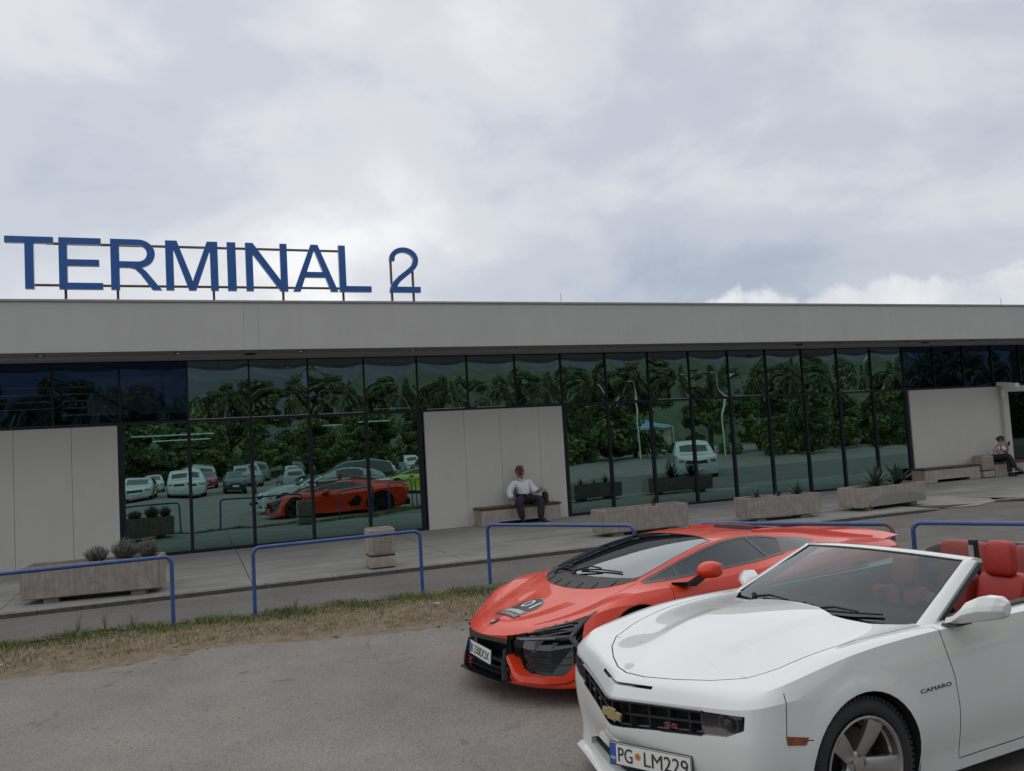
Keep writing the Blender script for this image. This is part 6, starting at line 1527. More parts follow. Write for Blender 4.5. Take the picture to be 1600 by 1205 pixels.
# ================================================================ people on the benches
m_skin = mat('skin', (0.36, 0.20, 0.14), 0.5, var=0.08, vscale=20); m_hairg = mat('grey_brown_hair', (0.085, 0.055, 0.042), 0.8, var=.3, vscale=60); m_hairb = mat('dark_brown_hair', (0.055, 0.028, 0.020), 0.7, var=.3, vscale=60)
m_shirt = mat('white_shirt', (0.62, 0.63, 0.66), 0.8, var=0.06, vscale=12, bump=.25, bscale=26); m_trous = mat('navy_trousers', (0.012, 0.014, 0.022), 0.85, var=.2, vscale=14, bump=.3, bscale=30)
m_shoe = mat('black_shoe', (0.012, 0.012, 0.013), 0.5); m_sole = mat('pale_sole', (0.45, 0.44, 0.42), 0.7); m_lens2 = mat('sunglass_lens', (0.01, 0.008, 0.008), 0.15, coat=.5); m_lip = mat('lips', (0.28, 0.11, 0.09), .5)
def skin_mesh(nodes, edges, root=0, sub=2):
    names = list(nodes); me = bpy.data.meshes.new('skin'); me.from_pydata([nodes[n][0] for n in names], [(names.index(a), names.index(b)) for a, b in edges], [])
    o = bpy.data.objects.new('skin', me); COL.objects.link(o)
    md = o.modifiers.new('k', 'SKIN'); md.use_smooth_shade = True; md.branch_smoothing = .6
    s = o.modifiers.new('s', 'SUBSURF'); s.levels = sub
    for i, n in enumerate(names):
        d = me.skin_vertices[0].data[i]; r = nodes[n][1]; d.radius = r if isinstance(r, tuple) else (r, r); d.use_root = (i == root)
    out = ev_mesh(o); bpy.data.objects.remove(o); bpy.data.meshes.remove(me); return out
def join_meshes(name, mes, m):
    v, f = [], []
    for me in mes:
        k = len(v); v += [x.co.copy() for x in me.vertices]; f += [tuple(i+k for i in p.vertices) for p in me.polygons]
    out = me_new(name, v, f, m, True); return out
def hand(wrist, d, palm_n, grip, th=1):
    """palm with five separate bent fingers; d: direction of the hand, palm_n: palm normal"""
    d = Vector(d).normalized(); n = Vector(palm_n); n = (n-d*n.dot(d)).normalized(); s = d.cross(n)*th; w0 = Vector(wrist); b = MB()
    secs = []
    for t, hw, hh in ((-.01, .024, .017), (.02, .030, .016), (.055, .040, .014), (.088, .040, .012), (.098, .034, .010)):
        p = w0+d*t; secs.append([p+s*hw*cos(a_)+n*hh*sin(a_) for a_ in np.linspace(0, 2*pi, 11)[:-1]])
    v, f = loft_cut(secs); b.add(v, f)
    for k, (off, ln) in enumerate(((.030, .066), (.010, .076), (-.010, .071), (-.030, .055))):
        p = w0+d*.086+s*off; q = [p]; a_ = .15
        for sg_ in (.42, .32, .26):
            a_ += grip; p = p+(d*cos(a_)+n*sin(a_))*ln*sg_*1.2; q.append(p)
        b.tube(q, [.0095, .009, .008, .006], 7)
    p = w0+d*.03+s*.026; q = [p, p+(d*.55+s*.75+n*.25).normalized()*.034, p+(d*.8+s*.75+n*.5).normalized()*.062, p+(d+s*.5+n*.9).normalized()*.084]; b.tube(q, [.012, .011, .0095, .007], 7)
    return b.mesh('hand', [])
def person(label, base, J, parts, hands, hair, extra):
    t = empty('person', label, 'person', base); B0 = Vector(base)
    L_ = lambda p: tuple(Vector(p)-B0)
    nodes = {k: (L_(p), r) for k, (p, r) in J.items()}
    body = skin_mesh(nodes, parts['edges'])
    ms = [body]+[hand(L_(h[0]), h[1], h[2], h[3], h[4]) for h in hands]
    bo = link('body', join_meshes('body', ms, m_skin), t)
    for nm, m, ns, ed, gr in parts['clothes']:
        nn = {k: (nodes[k][0], tuple((nodes[k][1] if isinstance(nodes[k][1], tuple) else (nodes[k][1],)*2)[q]+gr for q in (0, 1))) for k in ns}
        me = skin_mesh(nn, ed); me.materials.append(m); link(nm, me, t)
    return t, L_
def head_bits(t, L_, c, face, R, hairm, glasses=True, beard=None, bun=False):
    """hair, ears, nose, mouth, sunglasses on a head centred at c looking along face"""
    f = Vector(face).normalized(); up = Vector((0, 0, 1)); s = f.cross(up).normalized(); u = s.cross(f); Mx = Matrix((s, f, u)).transposed().to_4x4(); Mx.translation = Vector(L_(c))
    def P(a, b, c_): return Mx @ Vector((a*R, b*R, c_*R))
    # hair: cap over the skull, open at the face
    v = []; fc = []; nu, nv = 18, 12
    for i in range(nv+1):
        th = pi*.66*i/nv
        for j in range(nu):
            ph = 2*pi*j/nu; x, y, z = sin(th)*cos(ph), sin(th)*sin(ph), cos(th)
            cut = (y > .30 and z < .50); rr = 1.13 if not cut else .80
            if z < -.15 and y > -.1: rr = .80
            v.append(P(x*.93*rr, y*1.08*rr-.05, z*1.16*rr+.04+.02*sin(5*ph)))
    for i in range(nv):
        for j in range(nu): fc.append((i*nu+j, (i+1)*nu+j, (i+1)*nu+(j+1) % nu, i*nu+(j+1) % nu))
    me = me_new('hair', v, fc, hairm, True); link('hair', me, t)
    if bun: b = MB(); b.lathe([(.01, -.45*R), (.35*R, -.3*R), (.45*R, 0), (.3*R, .35*R), (.01, .45*R)], 12, Mx @ Matrix.Translation((0, -1.15*R, .25*R))); b.obj('hair_bun', hairm, t, 60)
    b = MB(); b.tube([P(0, .86, .16), P(0, 1.08, -.12), P(0, 1.16, -.22), P(0, 1.0, -.30)], [.006, .010, .013, .008], 8)
    for q in (-1, 1): b.lathe([(.004, -.010), (.017, -.006), (.020, .002), (.012, .008), (.004, .006)], 10, Mx @ Matrix.Translation((q*.93*R, -.02*R, -.10*R)) @ Matrix.Rotation(q*pi/2, 4, 'Y'))
    b.obj('face_features', m_skin, t, 60)
    b = MB(); b.tube([P(-.24, .93, -.52), P(0, 1.02, -.53), P(.24, .93, -.52)], [.004, .007, .004], 6); b.obj('mouth', m_lip, t, 60)
    if glasses:
        g_ = MB()
        for q in (-1, 1): g_.lathe([(.001, .004), (.020, .003), (.024, -.001), (.022, -.004)], 14, Mx @ Matrix.Translation((q*.38*R, .99*R, .07*R)) @ Matrix.Rotation(-pi/2+q*0, 4, 'X') @ Matrix.Diagonal((1.15, .85, 1, 1)))
        g_.tube([P(-.9, .1, .12), P(-.68, .9, .10), P(0, 1.04, .12), P(.68, .9, .10), P(.9, .1, .12)], .0035, 6); g_.obj('sunglasses', m_lens2, t, 60)
    if beard:
        v = []; fc = []
        for i in range(7):
            for j in range(13):
                a_ = -1.25+2.5*j/12; z = -.30-.62*i/6; rr = (.99-.30*max(0, (i-3)/3)**2)*(.9 if i == 0 else 1.0); v.append(P(sin(a_)*.90*rr, cos(a_)*1.03*rr-.02, z))
        for i in range(6):
            for j in range(12):
                if i < 2 and 4 <= j <= 7: continue
                fc.append((i*13+j, i*13+j+1, (i+1)*13+j+1, (i+1)*13+j))
        link('beard', me_new('beard', v, fc, beard, True), t)
def shoe(t, L_, heel, toe, solem):
    h = Vector(L_(heel)); q = Vector(L_(toe)); d = (q-h); ln = d.length; d.normalize(); s = Vector((-d.y, d.x, 0)).normalized(); up = d.cross(s)*-1
    if up.z < 0: up = -up
    def secs_of(prof): return [[h+d*a_*ln+s*w_+up*z0, h+d*a_*ln+s*w_*.8+up*z1, h+d*a_*ln-s*w_*.8+up*z1, h+d*a_*ln-s*w_+up*z0] for a_, w_, z0, z1 in prof]
    v, f = loft_cut(secs_of([(-.22, .026, .012, .07), (-.1, .036, .012, .10), (.25, .040, .012, .095), (.6, .046, .012, .06), (.9, .044, .012, .045), (1.12, .022, .014, .03)])); b = MB(); b.add(v, f); me = fix_normals(b.mesh('shoe', m_shoe)); auto_smooth(me, 60); so = link('shoe', me, t)
    v, f = loft_cut(secs_of([(-.24, .028, -.004, .0115), (-.1, .038, -.004, .0115), (.6, .048, -.004, .0115), (.9, .046, -.004, .0115), (1.15, .024, -.002, .0115)])); b = MB(); b.add(v, f); link('sole', fix_normals(b.mesh('sole', solem)), so)
# --- the man, leaning back, one hand on the bench, the other raised over his knee
J = {'pelvis': ((7.14, 17.86, .815), .105), 'belly': ((7.135, 17.86, .97), (.145, .14)), 'chest': ((7.11, 17.93, 1.13), (.15, .12)), 'neck': ((7.09, 17.925, 1.275), .055), 'jaw': ((7.065, 17.885, 1.365), (.074, .082)), 'skull': ((7.06, 17.88, 1.48), (.084, .094)), 'crown': ((7.06, 17.89, 1.555), (.058, .064)),
 'sh_a': ((6.93, 17.94, 1.20), .068), 'el_a': ((6.775, 17.90, 1.0), .047), 'wr_a': ((6.80, 17.80, .80), .030), 'sh_b': ((7.295, 17.94, 1.20), .068), 'el_b': ((7.375, 17.80, .985), .047), 'wr_b': ((7.39, 17.56, .985), .029),
 'hip_a': ((7.05, 17.80, .805), .076), 'kn_a': ((6.82, 17.42, .815), .066), 'an_a': ((6.88, 17.40, .395), .043), 'hip_b': ((7.235, 17.80, .805), .076), 'kn_b': ((7.36, 17.42, .825), .066), 'an_b': ((7.285, 17.32, .395), .043)}
E_ = [('pelvis', 'belly'), ('belly', 'chest'), ('chest', 'neck'), ('neck', 'jaw'), ('jaw', 'skull'), ('skull', 'crown'), ('chest', 'sh_a'), ('sh_a', 'el_a'), ('el_a', 'wr_a'), ('chest', 'sh_b'), ('sh_b', 'el_b'), ('el_b', 'wr_b'), ('pelvis', 'hip_a'), ('hip_a', 'kn_a'), ('kn_a', 'an_a'), ('pelvis', 'hip_b'), ('hip_b', 'kn_b'), ('kn_b', 'an_b')]
def mid(J, nm, a, b, t, r): J[nm] = (tuple(Vector(J[a][0]).lerp(Vector(J[b][0]), t)), r)
mid(J, 'cuff_a', 'el_a', 'wr_a', .80, .034); mid(J, 'cuff_b', 'el_b', 'wr_b', .62, .036)
E_ = [e for e in E_ if e not in (('el_a', 'wr_a'), ('el_b', 'wr_b'))]+[('el_a', 'cuff_a'), ('cuff_a', 'wr_a'), ('el_b', 'cuff_b'), ('cuff_b', 'wr_b')]
SHN = ['pelvis', 'belly', 'chest', 'sh_a', 'el_a', 'cuff_a', 'sh_b', 'el_b', 'cuff_b']; SHE = [('pelvis', 'belly'), ('belly', 'chest'), ('chest', 'sh_a'), ('sh_a', 'el_a'), ('el_a', 'cuff_a'), ('chest', 'sh_b'), ('sh_b', 'el_b'), ('el_b', 'cuff_b')]
TRN = ['pelvis', 'hip_a', 'kn_a', 'an_a', 'hip_b', 'kn_b', 'an_b']; TRE = [('pelvis', 'hip_a'), ('hip_a', 'kn_a'), ('kn_a', 'an_a'), ('pelvis', 'hip_b'), ('hip_b', 'kn_b'), ('kn_b', 'an_b')]
man, ML = person('bearded man in a white shirt sitting on the bench with one hand raised', (7.12, 17.75, .29), J, {'edges': E_, 'clothes': [('shirt', m_shirt, SHN, SHE, .040), ('trousers', m_trous, TRN, TRE, .036)]},
 [((6.80, 17.79, .79), (.1, -.35, -.9), (.2, -.9, .3), .12, -1), ((7.39, 17.555, .985), (.1, -.85, .35), (-.3, .1, .9), .55, 1)], None, None)
head_bits(man, ML, (7.062, 17.875, 1.462), (.12, -1, -.12), .100, m_hairg, True, m_hairg)
b = MB(); b.tube([ML(p) for p in ((7.02, 17.86, 1.285), (7.06, 17.83, 1.25), (7.085, 17.82, 1.215))], [.012, .022, .008], 6, sx=.5); b.tube([ML(p) for p in ((7.165, 17.86, 1.285), (7.125, 17.83, 1.25), (7.10, 17.82, 1.215))], [.012, .022, .008], 6, sx=.5); b.obj('collar', m_shirt, man, 60)
b = MB(); b.tube([ML((7.10+.012*k, 17.815-.015*k+(.012*k if k > 3 else 0), 1.20-.065*k)) for k in range(6)], .006, 5); b.obj('button_band', mat('shirt_seam', (.45, .46, .50), .8), man)
shoe(man, ML, (6.88, 17.38, .305), (6.86, 17.17, .305), m_sole); shoe(man, ML, (7.29, 17.31, .305), (7.36, 17.10, .305), m_sole)
cg = MB(); cg.tube([(7.405, 17.455, 1.035), (7.425, 17.40, 1.065)], .004, 6); tag(cg.obj('cigarette', mat('cigarette_paper', (.7, .68, .62), .8)), 'pale cigarette held in the raised hand of the seated man', 'cigarette')
# --- the woman, legs crossed, one arm folded over her lap, the other hand raised
J = {'pelvis': ((22.03, 17.83, .81), .10), 'belly': ((22.08, 17.80, .95), (.115, .12)), 'chest': ((22.16, 17.79, 1.07), (.13, .11)), 'neck': ((22.24, 17.76, 1.20), .045), 'jaw': ((22.28, 17.72, 1.275), (.064, .072)), 'skull': ((22.275, 17.73, 1.37), (.074, .086)), 'crown': ((22.27, 17.74, 1.44), (.052, .058)),
 'sh_a': ((22.03, 17.72, 1.13), .055), 'el_a': ((22.02, 17.58, .95), .040), 'wr_a': ((22.10, 17.45, .85), .026), 'sh_b': ((22.34, 17.80, 1.13), .055), 'el_b': ((22.26, 17.55, .96), .040), 'wr_b': ((22.21, 17.47, 1.12), .025),
 'hip_a': ((21.97, 17.76, .80), .075), 'kn_a': ((22.06, 17.36, .90), .062), 'an_a': ((22.10, 17.20, .52), .038), 'hip_b': ((22.12, 17.76, .80), .075), 'kn_b': ((22.12, 17.38, .80), .06), 'an_b': ((22.02, 17.34, .40), .038)}
mid(J, 'cuff_a', 'sh_a', 'el_a', .72, .058); mid(J, 'cuff_b', 'sh_b', 'el_b', .72, .058)
J['cuff_a'] = (J['cuff_a'][0], .046); J['cuff_b'] = (J['cuff_b'][0], .046)
EW = [e for e in E_ if not any('cuff' in q for q in e)]
EW = [e for e in EW if e not in (('sh_a', 'el_a'), ('sh_b', 'el_b'))]+[('sh_a', 'cuff_a'), ('cuff_a', 'el_a'), ('el_a', 'wr_a'), ('sh_b', 'cuff_b'), ('cuff_b', 'el_b'), ('el_b', 'wr_b')]
woman, WL = person('woman in a white short sleeved shirt and sunglasses sitting with crossed legs', (22.1, 17.72, .29), J, {'edges': EW, 'clothes': [('shirt', m_shirt, ['pelvis', 'belly', 'chest', 'sh_a', 'cuff_a', 'sh_b', 'cuff_b'], [('pelvis', 'belly'), ('belly', 'chest'), ('chest', 'sh_a'), ('sh_a', 'cuff_a'), ('chest', 'sh_b'), ('sh_b', 'cuff_b')], .036), ('trousers', m_trous, TRN, TRE, .030)]},
 [((22.105, 17.445, .845), (.8, -.25, -.1), (0, .4, -.9), .35, 1), ((22.205, 17.465, 1.13), (-.1, -.15, 1), (.2, .9, .1), .5, 1)], None, None)
head_bits(woman, WL, (22.28, 17.72, 1.345), (.45, -.9, -.10), .090, m_hairb, True, None, True)
b = MB(); b.tube([WL(p) for p in ((22.20, 17.68, 1.17), (22.18, 17.665, 1.08), (22.15, 17.665, .98))], [.012, .02, .026], 6, sx=.5); b.obj('tie', mat('navy_tie', (.02, .02, .045), .7), woman, 60)
shoe(woman, WL, (22.10, 17.19, .455), (22.17, 17.05, .41), m_shoe); shoe(woman, WL, (22.02, 17.33, .305), (22.04, 17.13, .305), m_shoe)
cg = MB(); cg.bbox(22.16, 22.225, 17.40, 17.412, 1.17, 1.30, .004, T=None); tag(cg.obj('phone', mat('phone_black', (.01, .01, .012), .2)), 'dark phone held up in the hand of the seated woman', 'phone')

# the man's bag on the bench
bg_ = empty('bag', 'small dark bag standing on the bench beside the seated man', 'bag', (7.62, 17.80, .704))
pad('bag_body', hexa(-.05, .07, -.10, .12, -.012, .25, .0, .15), mat('bag_black', (.014, .014, .018), .7, var=.2, vscale=20), bg_)
b = MB(); b.tube([(.01, -.06, .22), (.01, -.04, .30), (.01, .05, .30), (.01, .07, .22)], .009, 8); b.obj('handle', MATS['bag_black'], bg_, 60)
# ================================================================ what the glass mirrors: car park, trees and hills behind the viewer
m_glasscar = mat('car_glass_dark', (0.012, 0.015, 0.018), 0.08, coat=.4)
def gen_rails(Lc, W, prof, belt, roofw):
    """simple closed car: prof (x, z) centre profile at 15 stations"""
    w2 = W/2; xs = [p[0] for p in prof]; zs = [p[1] for p in prof]; n = 15
    def yy(k, sc_=1.0): return [0, .55*w2, .88*w2, .97*w2, w2, w2, w2, w2, w2, w2, w2, .97*w2, .88*w2, .55*w2, 0][k]*sc_
    fx = lambda k, d: (xs[k]+(d if k < 3 else (-d if k > 11 else 0)))
    R = []
    for (z, sc_, d) in ((.20, .90, .10), (.26, .97, .02), (.50, 1.0, -.02), (.66, 1.0, .0)): R.append([(fx(k, d), yy(k, sc_), z) for k in range(n)])
    R.append([(fx(k, .03), yy(k, .965), min(belt+.015*max(0, k-5)*.5, zs[k]-.015) if 2 < k < 12 else min(zs[k]-.02, belt)) for k in range(n)])
    R.append([(fx(k, .08), yy(k, roofw[k]), zs[k]-(.05 if 5 < k < 12 else .02)) for k in range(n)])
    R.append([(fx(k, .12), 0, zs[k]) for k in range(n)])
    return R
def gen_car(prof, W, belt, roofw, sidew, ws, rw, wx, wr):
    Rr = gen_rails(prof[-1][0], W, prof, belt, roofw); bd = body_cage(Rr, [('r', 1, 0, 14, .5), ('r', 4, 2, 12, .6), ('r', 5, 4, 12, .35)], 2); S_ = Surf(bd)
    cuts = [prism_cut(circ(x, wr, wr+.04, 24), 'y', s*(W/2-.24), s*(W/2+.3)) for x in wx for s in (1, -1)]
    B_ = cut_all(bd.copy(), cuts); shade(B_, S_)
    parts = {'windscreen': [patch(S_, bd, ws, 'z', belt-.1, 2.2, off=.004)], 'rear_window': [patch(S_, bd, rw, 'z', belt-.1, 2.2, off=.004)], 'side_window': [patch(S_, bd, sidew, 'y', s*.3, s*1.4, off=.004) for s in (1, -1)]}
    for ms in parts.values():
        for m_ in ms: m_.materials.append(m_glasscar)
    hl = []
    for s in (1, -1): m_ = patch(S_, bd, [(s*.42*W, belt-.22), (s*.26*W, belt-.20), (s*.28*W, belt-.32), (s*.42*W, belt-.34)] if s > 0 else [(s*.42*W, belt-.34), (s*.28*W, belt-.32), (s*.26*W, belt-.20), (s*.42*W, belt-.22)], 'x', -.3, .9, off=.005, want=lambda c, n_: n_.x < 0); m_.materials.append(m_halo); hl.append(m_)
    gl = patch(S_, bd, [(-.22*W, belt-.36), (.22*W, belt-.36), (.20*W, belt-.22), (-.20*W, belt-.22)], 'x', -.3, .6, off=.004, want=lambda c, n_: n_.x < 0); gl.materials.append(m_black)
    ty = MB().lathe([(.17, -.10), (wr-.03, -.11), (wr, -.08), (wr, .08), (wr-.03, .11), (.21, .10)], 28, axis='y').mesh('tyre', m_tyre, 40)
    rm = MB(); rm.lathe([(.215, .10), (.19, .07), (.05, .075), (.0, .08)], 20, axis='y')
    rm = rm.mesh('rim', m_alloy, 40)
    return dict(len=prof[-1][0], body=B_, parts=parts, hl=hl, grille=gl, tyre=ty, rim=rm, wx=wx, wr=wr, W=W)
PLATE = MB().bbox(-.008, .008, -.26, .26, -.055, .055, .004).mesh('number_plate', m_plate)
def place_car(C, name, loc, rz, col, label, group='cars parked across the car park'):
    t = empty(name, label, 'car', (loc[0], loc[1], 0), rz, group); b = C['body'].copy(); b.materials.clear(); b.materials.append(col); link('body', b, t)
    for nm, ms in C['parts'].items():
        for m_ in ms: link(nm, m_, t)
    for m_ in C['hl']: link('headlight', m_, t)
    link('grille', C['grille'], t)
    for x_, m_ in ((-.015, 1), (C['len']+.005, -1)):
        b2 = link('number_plate', PLATE, t, (x_, 0, .48))
    for x in C['wx']:
        for s in (1, -1):
            w_ = link('wheel', C['tyre'], t, (x, s*(C['W']/2-.12), C['wr'])); w_.rotation_euler.z = 0 if s > 0 else pi; link('rim', C['rim'], w_)
    return t
HB = gen_car([(0, .72), (.03, .76), (.12, .80), (.35, .86), (.80, .94), (1.15, 1.0), (1.85, 1.40), (2.4, 1.47), (2.9, 1.46), (3.3, 1.42), (3.7, 1.32), (4.0, 1.12), (4.12, 1.0), (4.18, .95), (4.2, .93)], 1.76, .90, [.9, .9, .88, .86, .84, .80, .72, .70, .70, .70, .72, .78, .84, .88, .9],
 [(1.35, .95), (1.95, 1.33), (2.5, 1.39), (3.2, 1.36), (3.72, 1.20), (3.78, 1.0), (2.5, .95)], [(1.14, -.66), (1.08, 0), (1.14, .66), (1.80, .56), (1.84, 0), (1.80, -.56)], [(3.72, -.5), (3.76, 0), (3.72, .5), (4.02, .56), (4.04, 0), (4.02, -.56)], (.82, 3.42), .31)
SU = gen_car([(0, .88), (.02, .95), (.10, 1.0), (.35, 1.06), (.85, 1.10), (1.25, 1.14), (1.80, 1.62), (2.4, 1.75), (3.0, 1.76), (3.6, 1.75), (4.0, 1.73), (4.35, 1.60), (4.5, 1.2), (4.6, 1.05), (4.62, 1.0)], 1.88, 1.06, [.92, .92, .9, .88, .86, .82, .76, .76, .76, .76, .76, .78, .84, .9, .92],
 [(1.50, 1.12), (1.95, 1.56), (2.5, 1.66), (3.8, 1.66), (4.22, 1.56), (4.25, 1.15), (2.5, 1.10)], [(1.26, -.72), (1.22, 0), (1.26, .72), (1.72, .64), (1.76, 0), (1.72, -.64)], [(4.30, -.6), (4.32, 0), (4.30, .6), (4.42, .62), (4.44, 0), (4.42, -.62)], (.92, 3.62), .36)
cw_, cs_, cd_, cb_, cg_, cr_ = paint('car_white', (.50, .51, .51)), paint('car_silver', (.24, .25, .26)), paint('car_dark', (.02, .022, .026)), paint('car_blue', (.02, .05, .14)), paint('car_grey', (.10, .105, .11)), paint('car_red', (.28, .02, .02))
place_car(SU, 'parked_suv', (20.1, 6.0), RAD(-64), cw_, 'white off-road car facing the terminal, mirrored in the glass right of the middle wall', 'cars mirrored in the glass')
place_car(SU, 'parked_suv', (16.5, -1.6), RAD(-150), cb_, 'dark blue off-road car mirrored beside the middle wall', 'cars mirrored in the glass')
place_car(HB, 'parked_car', (3.9, -1.2), RAD(6), cs_, 'silver hatchback parked just behind the viewer', 'cars mirrored in the glass')
place_car(SU, 'parked_suv', (4.6, -4.3), RAD(4), cd_, 'black off-road car parked behind the silver hatchback', 'cars mirrored in the glass')
rr_ = random.Random(12); ORD = ['first', 'second', 'third', 'fourth', 'fifth', 'sixth', 'seventh', 'eighth', 'ninth', 'tenth', 'eleventh', 'twelfth', 'thirteenth', 'fourteenth', 'fifteenth', 'sixteenth', 'seventeenth', 'eighteenth', 'nineteenth', 'twentieth']
def nth(k): return ORD[k] if k < 20 else 'twenty-'+ORD[k-20] if k < 29 else 'thirty-'+ORD[k-30] if k > 29 else 'thirtieth'
cols = [(cw_, 'white'), (cs_, 'silver'), (cd_, 'black'), (cw_, 'white'), (cg_, 'grey'), (cb_, 'blue'), (cs_, 'silver'), (cw_, 'white'), (cr_, 'red')]
for row, (yy_, x0_, x1_, stp) in enumerate(((-13, -14, 14, 2.75), (-24, -18, 20, 3.1), (-38, -16, 44, 4.2))):
    x = x0_; cnt = 0
    while x < x1_:
        if rr_.random() < .86:
            cc, cn = cols[rr_.randrange(len(cols))]; k = rr_.random() < .35
            place_car(SU if k else HB, 'parked_suv' if k else 'parked_car', (x, yy_+rr_.uniform(-.4, .4)), RAD(-90 if rr_.random() < .6 else 90)+rr_.uniform(-.05, .05), cc, '%s %s, %s from the left in the %s row mirrored in the glass' % (cn, 'off-road car' if k else 'hatchback', nth(cnt), ['nearest', 'middle', 'farthest'][row]), 'cars parked in rows across the car park'); cnt += 1
        x += stp
# the yellow-green sports car that shows in the glass behind the orange one
m_lime = paint('lime_paint', (0.42, 0.50, 0.02))
yt = empty('sports_car', 'yellow-green wedge shaped sports car mirrored in the glass', 'car', (7.6, -1.7, 0), RAD(4))
def copy_tree(o, parent, depth=0):
    for ch in list(o.children):
        if ch.name.split('.')[0] in ('sticker', 'number_plate', 'shield_badge', 'wiper'): continue
        c = ch.copy(); COL.objects.link(c); c.parent = parent
        if c.data and m_or.name in [m_.name for m_ in c.data.materials if m_]:
            c.data = c.data.copy(); c.data.materials[0] = m_lime
        if depth < 1: copy_tree(ch, c, depth+1)
copy_tree(oc, yt)
# trees: trunk, limbs and a crown of leaf clumps
m_bark = mat('bark', (0.075, 0.06, 0.045), 0.9, var=.3, vscale=6, bump=.6, bscale=20)
m_lf = [mat('leaf_dark', (0.075, 0.115, 0.04), 0.6, var=.4, vscale=.9), mat('leaf_mid', (0.115, 0.165, 0.05), 0.6, var=.4, vscale=.9), mat('leaf_light', (0.16, 0.20, 0.06), 0.6, var=.35, vscale=.9)]
def tree_kind(seed, h, rad, n, conic):
    r = np.random.default_rng(seed); rp = random.Random(seed); tr = MB(); tr.tube([(0, 0, -.2), (.05, 0, h*.25), (-.05, .05, h*.5), (0, 0, h*.8)], [h*.03, h*.024, h*.016, h*.006], 8)
    cl = []
    for k in range(60):
        t = rp.random()**.8; z = h*(.07+.91*t); rr = rad*((1-t)**.7 if conic else (sin(pi*min(1, .12+.88*t))**.6))*rp.uniform(.35, 1.0); a_ = rp.uniform(0, 6.283); c = (cos(a_)*rr, sin(a_)*rr, z); cl.append((c, rad*rp.uniform(.16, .36)))
        if k < 12: tr.tube([(0, 0, z*.75), (c[0]*.5, c[1]*.5, z*.9), c], [h*.010, h*.006, h*.002], 5)
    idx = r.integers(0, len(cl), n); C = np.array([c for c, _ in cl])[idx]; Rr = np.array([q for _, q in cl])[idx]
    d = r.normal(size=(n, 3)); d /= np.linalg.norm(d, axis=1, keepdims=True); P = C+d*(Rr*r.random(n)**.33)[:, None]*np.array([1, 1, .75])
    u = r.normal(size=(n, 3)); u /= np.linalg.norm(u, axis=1, keepdims=True); w_ = np.cross(u, r.normal(size=(n, 3))); w_ /= np.linalg.norm(w_, axis=1, keepdims=True)
    s = (.065+.08*r.random(n))[:, None]*h/7; V = np.stack([P-u*s-w_*s*.6, P+u*s-w_*s*.6, P+u*s*.7+w_*s*.7, P-u*s*.7+w_*s*.7], 1).reshape(-1, 3)
    F = np.arange(n*4).reshape(-1, 4); me = me_new('crown', V, F.tolist(), m_lf, False, list(np.clip(idx % 3, 0, 2)))
    return tr.mesh('trunk', m_bark, 60), me
TK = [tree_kind(1, 7.5, 3.2, 11000, False), tree_kind(2, 9.5, 3.4, 12500, False), tree_kind(3, 9.0, 2.5, 9500, True)]
rt = random.Random(5)
spots = [(x+rt.uniform(-1, 1), -48+rt.uniform(-5, 5), rt.uniform(.75, 1.0)) for x in range(-34, 30, 5)]+[(x+rt.uniform(-1.2, 1.2), -26+.12*(x-20)+rt.uniform(-4, 4), rt.uniform(.85, 1.25)) for x in range(26, 90, 5)]+[(x+rt.uniform(-1, 1), -12+rt.uniform(-3, 3), rt.uniform(.55, .85)) for x in range(40, 84, 6)]+[(x+rt.uniform(-2, 2), -62+rt.uniform(-4, 4), rt.uniform(1.1, 1.5)) for x in range(-20, 60, 8)]
zone = lambda x, y: 'at the back of the car park' if y < -55 else 'behind the parked rows' if x < 25 else 'beside the kiosk' if y < -17 else 'near the end of the car park'
zc = {}
for k, (x, y, s) in enumerate(sorted(spots)):
    zn = zone(x, y); zc[zn] = zc.get(zn, -1)+1
    q = rt.randrange(3); t = empty('tree', '%s green tree, %s from the left %s' % (['round', 'tall loose', 'pointed'][q], nth(zc[zn]), zn), 'tree', (x, y, -.3), rt.uniform(0, 6), 'trees round the car park'); t.scale = (s*rt.uniform(.9, 1.2), s*rt.uniform(.9, 1.2), s)
    link('trunk', TK[q][0], t); link('crown', TK[q][1], t)
# low shrubs closing the gaps under the trees
for k in range(34):
    x = -30+k*3.4
    if 24 < x < 46: continue
    y = -44+rt.uniform(-2, 2) if x < 22 else -19+rt.uniform(-3, 2); s = rt.uniform(.30, .46); t = empty('shrub', 'green shrub, %s from the left under the trees round the car park' % nth(k), 'shrub', (x, y, -.35), rt.uniform(0, 6), 'shrubs under the trees'); t.scale = (s*1.7, s*1.5, s)
    link('crown', TK[k % 2][1], t)
# lamp posts with curved arms
m_wm = MATS['white_metal']
for (x, y, h, lab) in ((39, -18, 6.6, 'white lamp post with curved arm, nearest the tall trees'), (61, -20, 8.5, 'tall white lamp post, farthest along the car park'), (33, -21, 5.4, 'shorter white lamp post near the tent')):
    t = empty('lamp_post', lab, 'lamp post', (x, y, -.3), 0, 'lamp posts round the car park')
    b = MB(); b.tube([(0, 0, 0), (0, 0, h*.8), (-.15, 0, h*.93), (-.7, 0, h), (-1.3, 0, h*.99)], [.10, .08, .06, .05, .04], 10); b.obj('pole', m_wm, t, 60)
    b = MB(); b.bbox(-1.9, -1.25, -.14, .14, h*.975, h*1.0, .02); b.obj('lamp_head', m_wm, t)
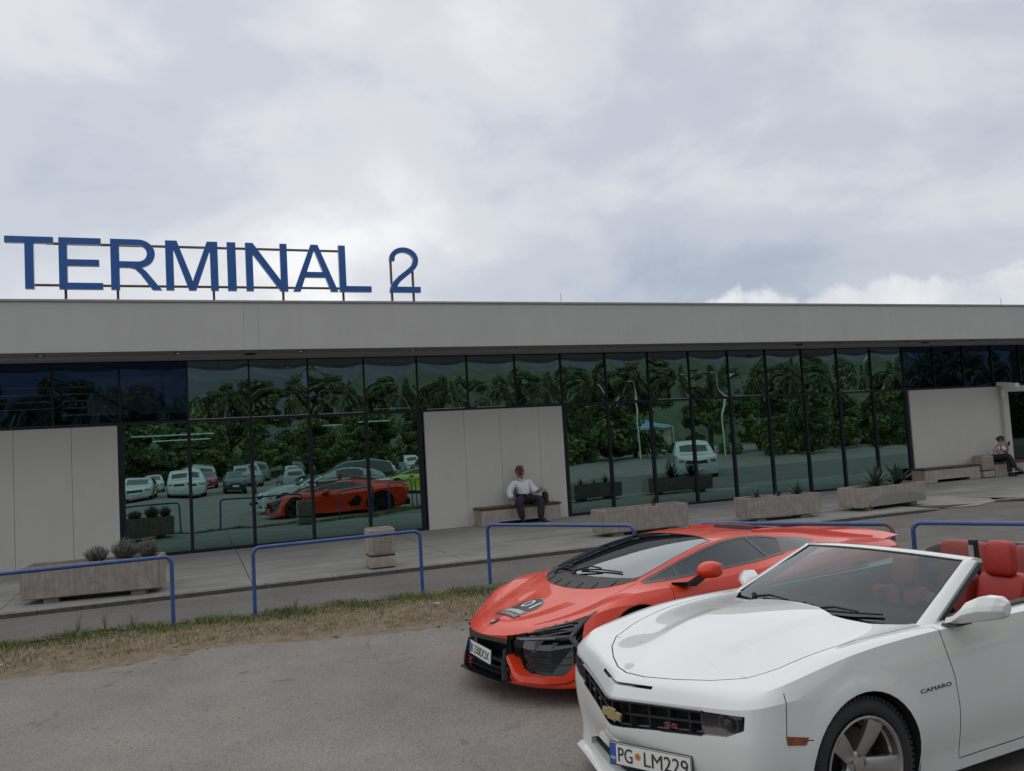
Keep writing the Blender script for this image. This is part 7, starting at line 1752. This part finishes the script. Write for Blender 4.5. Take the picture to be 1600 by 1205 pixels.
# kiosk with scalloped blue canopies
t = empty('kiosk', 'white kiosk with scalloped blue canopies at the far side of the car park', 'kiosk', (35, -37, -.3))
b = MB(); b.box(-3, 9, -3, 2.0, 0, 3.0); b.obj('wall', mat('kiosk_wall', (.55, .53, .47), .7, var=.06, vscale=1), t)
m_tent = mat('canopy_blue', (.16, .30, .42), .6, var=.1, vscale=2)
for k in range(3):
    n = 16; v = []
    for i in range(n+1):
        for j in range(n+1):
            u, w_ = i/n-.5, j/n-.5; rr = max(abs(u), abs(w_))*2; z = 3.0+1.9*(1-rr)**1.7-.35*(1-(2*min(abs(u), abs(w_)))**2)*(rr > .99); v.append((-1+k*4+u*4.2, -.5+w_*6, z))
    me = me_new('canopy', v, [(i*(n+1)+j, i*(n+1)+j+1, (i+1)*(n+1)+j+1, (i+1)*(n+1)+j) for i in range(n) for j in range(n)], m_tent, True); link('canopy', me, t)
for k in range(4):
    b = MB(); b.tube([(-3+k*4, 2.6, 0), (-3+k*4, 2.6, 3.0)], .06, 8); b.obj('post', m_wm, t)
# hills closing the view
def ridge(name, x0, x1, y0, y1, hfun, m, nx=120, ny=14):
    v = []
    for i in range(nx+1):
        x = x0+(x1-x0)*i/nx
        for j in range(ny+1):
            t_ = j/ny; y = y0+(y1-y0)*t_; H = hfun(x)
            z = -2+H*(t_**.8)+H*.10*sin(x*.021+t_*5)*t_+H*.05*sin(x*.06-t_*11)*t_+H*.03*sin(x*.13+t_*23)*t_; v.append((x, y, z))
    o = link(name, me_new(name, v, [(i*(ny+1)+j, i*(ny+1)+j+1, (i+1)*(ny+1)+j+1, (i+1)*(ny+1)+j) for i in range(nx) for j in range(ny)], m, True)); struct(o); return o
m_hill = mat('hill_scrub', (0.045, 0.06, 0.05), 0.95, var=.4, vscale=.02, col2=(0.10, 0.105, 0.11), detail=9)
m_for = mat('forest_slope', (0.035, 0.055, 0.025), 0.9, var=.5, vscale=.35, col2=(0.085, 0.11, 0.045), detail=8, bump=1.0, bscale=.9)
def forest(name, x0, x1, y0, y1, hf, nx, ny, seed):
    r = np.random.default_rng(seed); v = []
    for i in range(nx+1):
        x = x0+(x1-x0)*i/nx
        for j in range(ny+1):
            t_ = j/ny; y = y0+(y1-y0)*t_; v.append((x+r.uniform(-.5, .5), y+r.uniform(-.5, .5), -1.5+hf(x)*min(1, t_*1.25)**.7+r.uniform(-1, 1)*(1.0 if 0 < j < ny else .4)))
    o = link(name, me_new(name, v, [(i*(ny+1)+j, i*(ny+1)+j+1, (i+1)*(ny+1)+j+1, (i+1)*(ny+1)+j) for i in range(nx) for j in range(ny)], m_for, True)); struct(o, 'stuff', 'dense green wood covering the slope beyond the car park'); return o
forest('wood', -80, 170, -72, -150, lambda x: 5+17*min(1, max(0, (x-20)/28))+2*sin(x*.13)+1.5*sin(x*.31), 150, 16, 3)
ridge('hills', -1400, 2600, -700, -1500, lambda x: 350+50*sin(x*.0031+1)+30*sin(x*.0083+2)+14*sin(x*.021), m_hill)
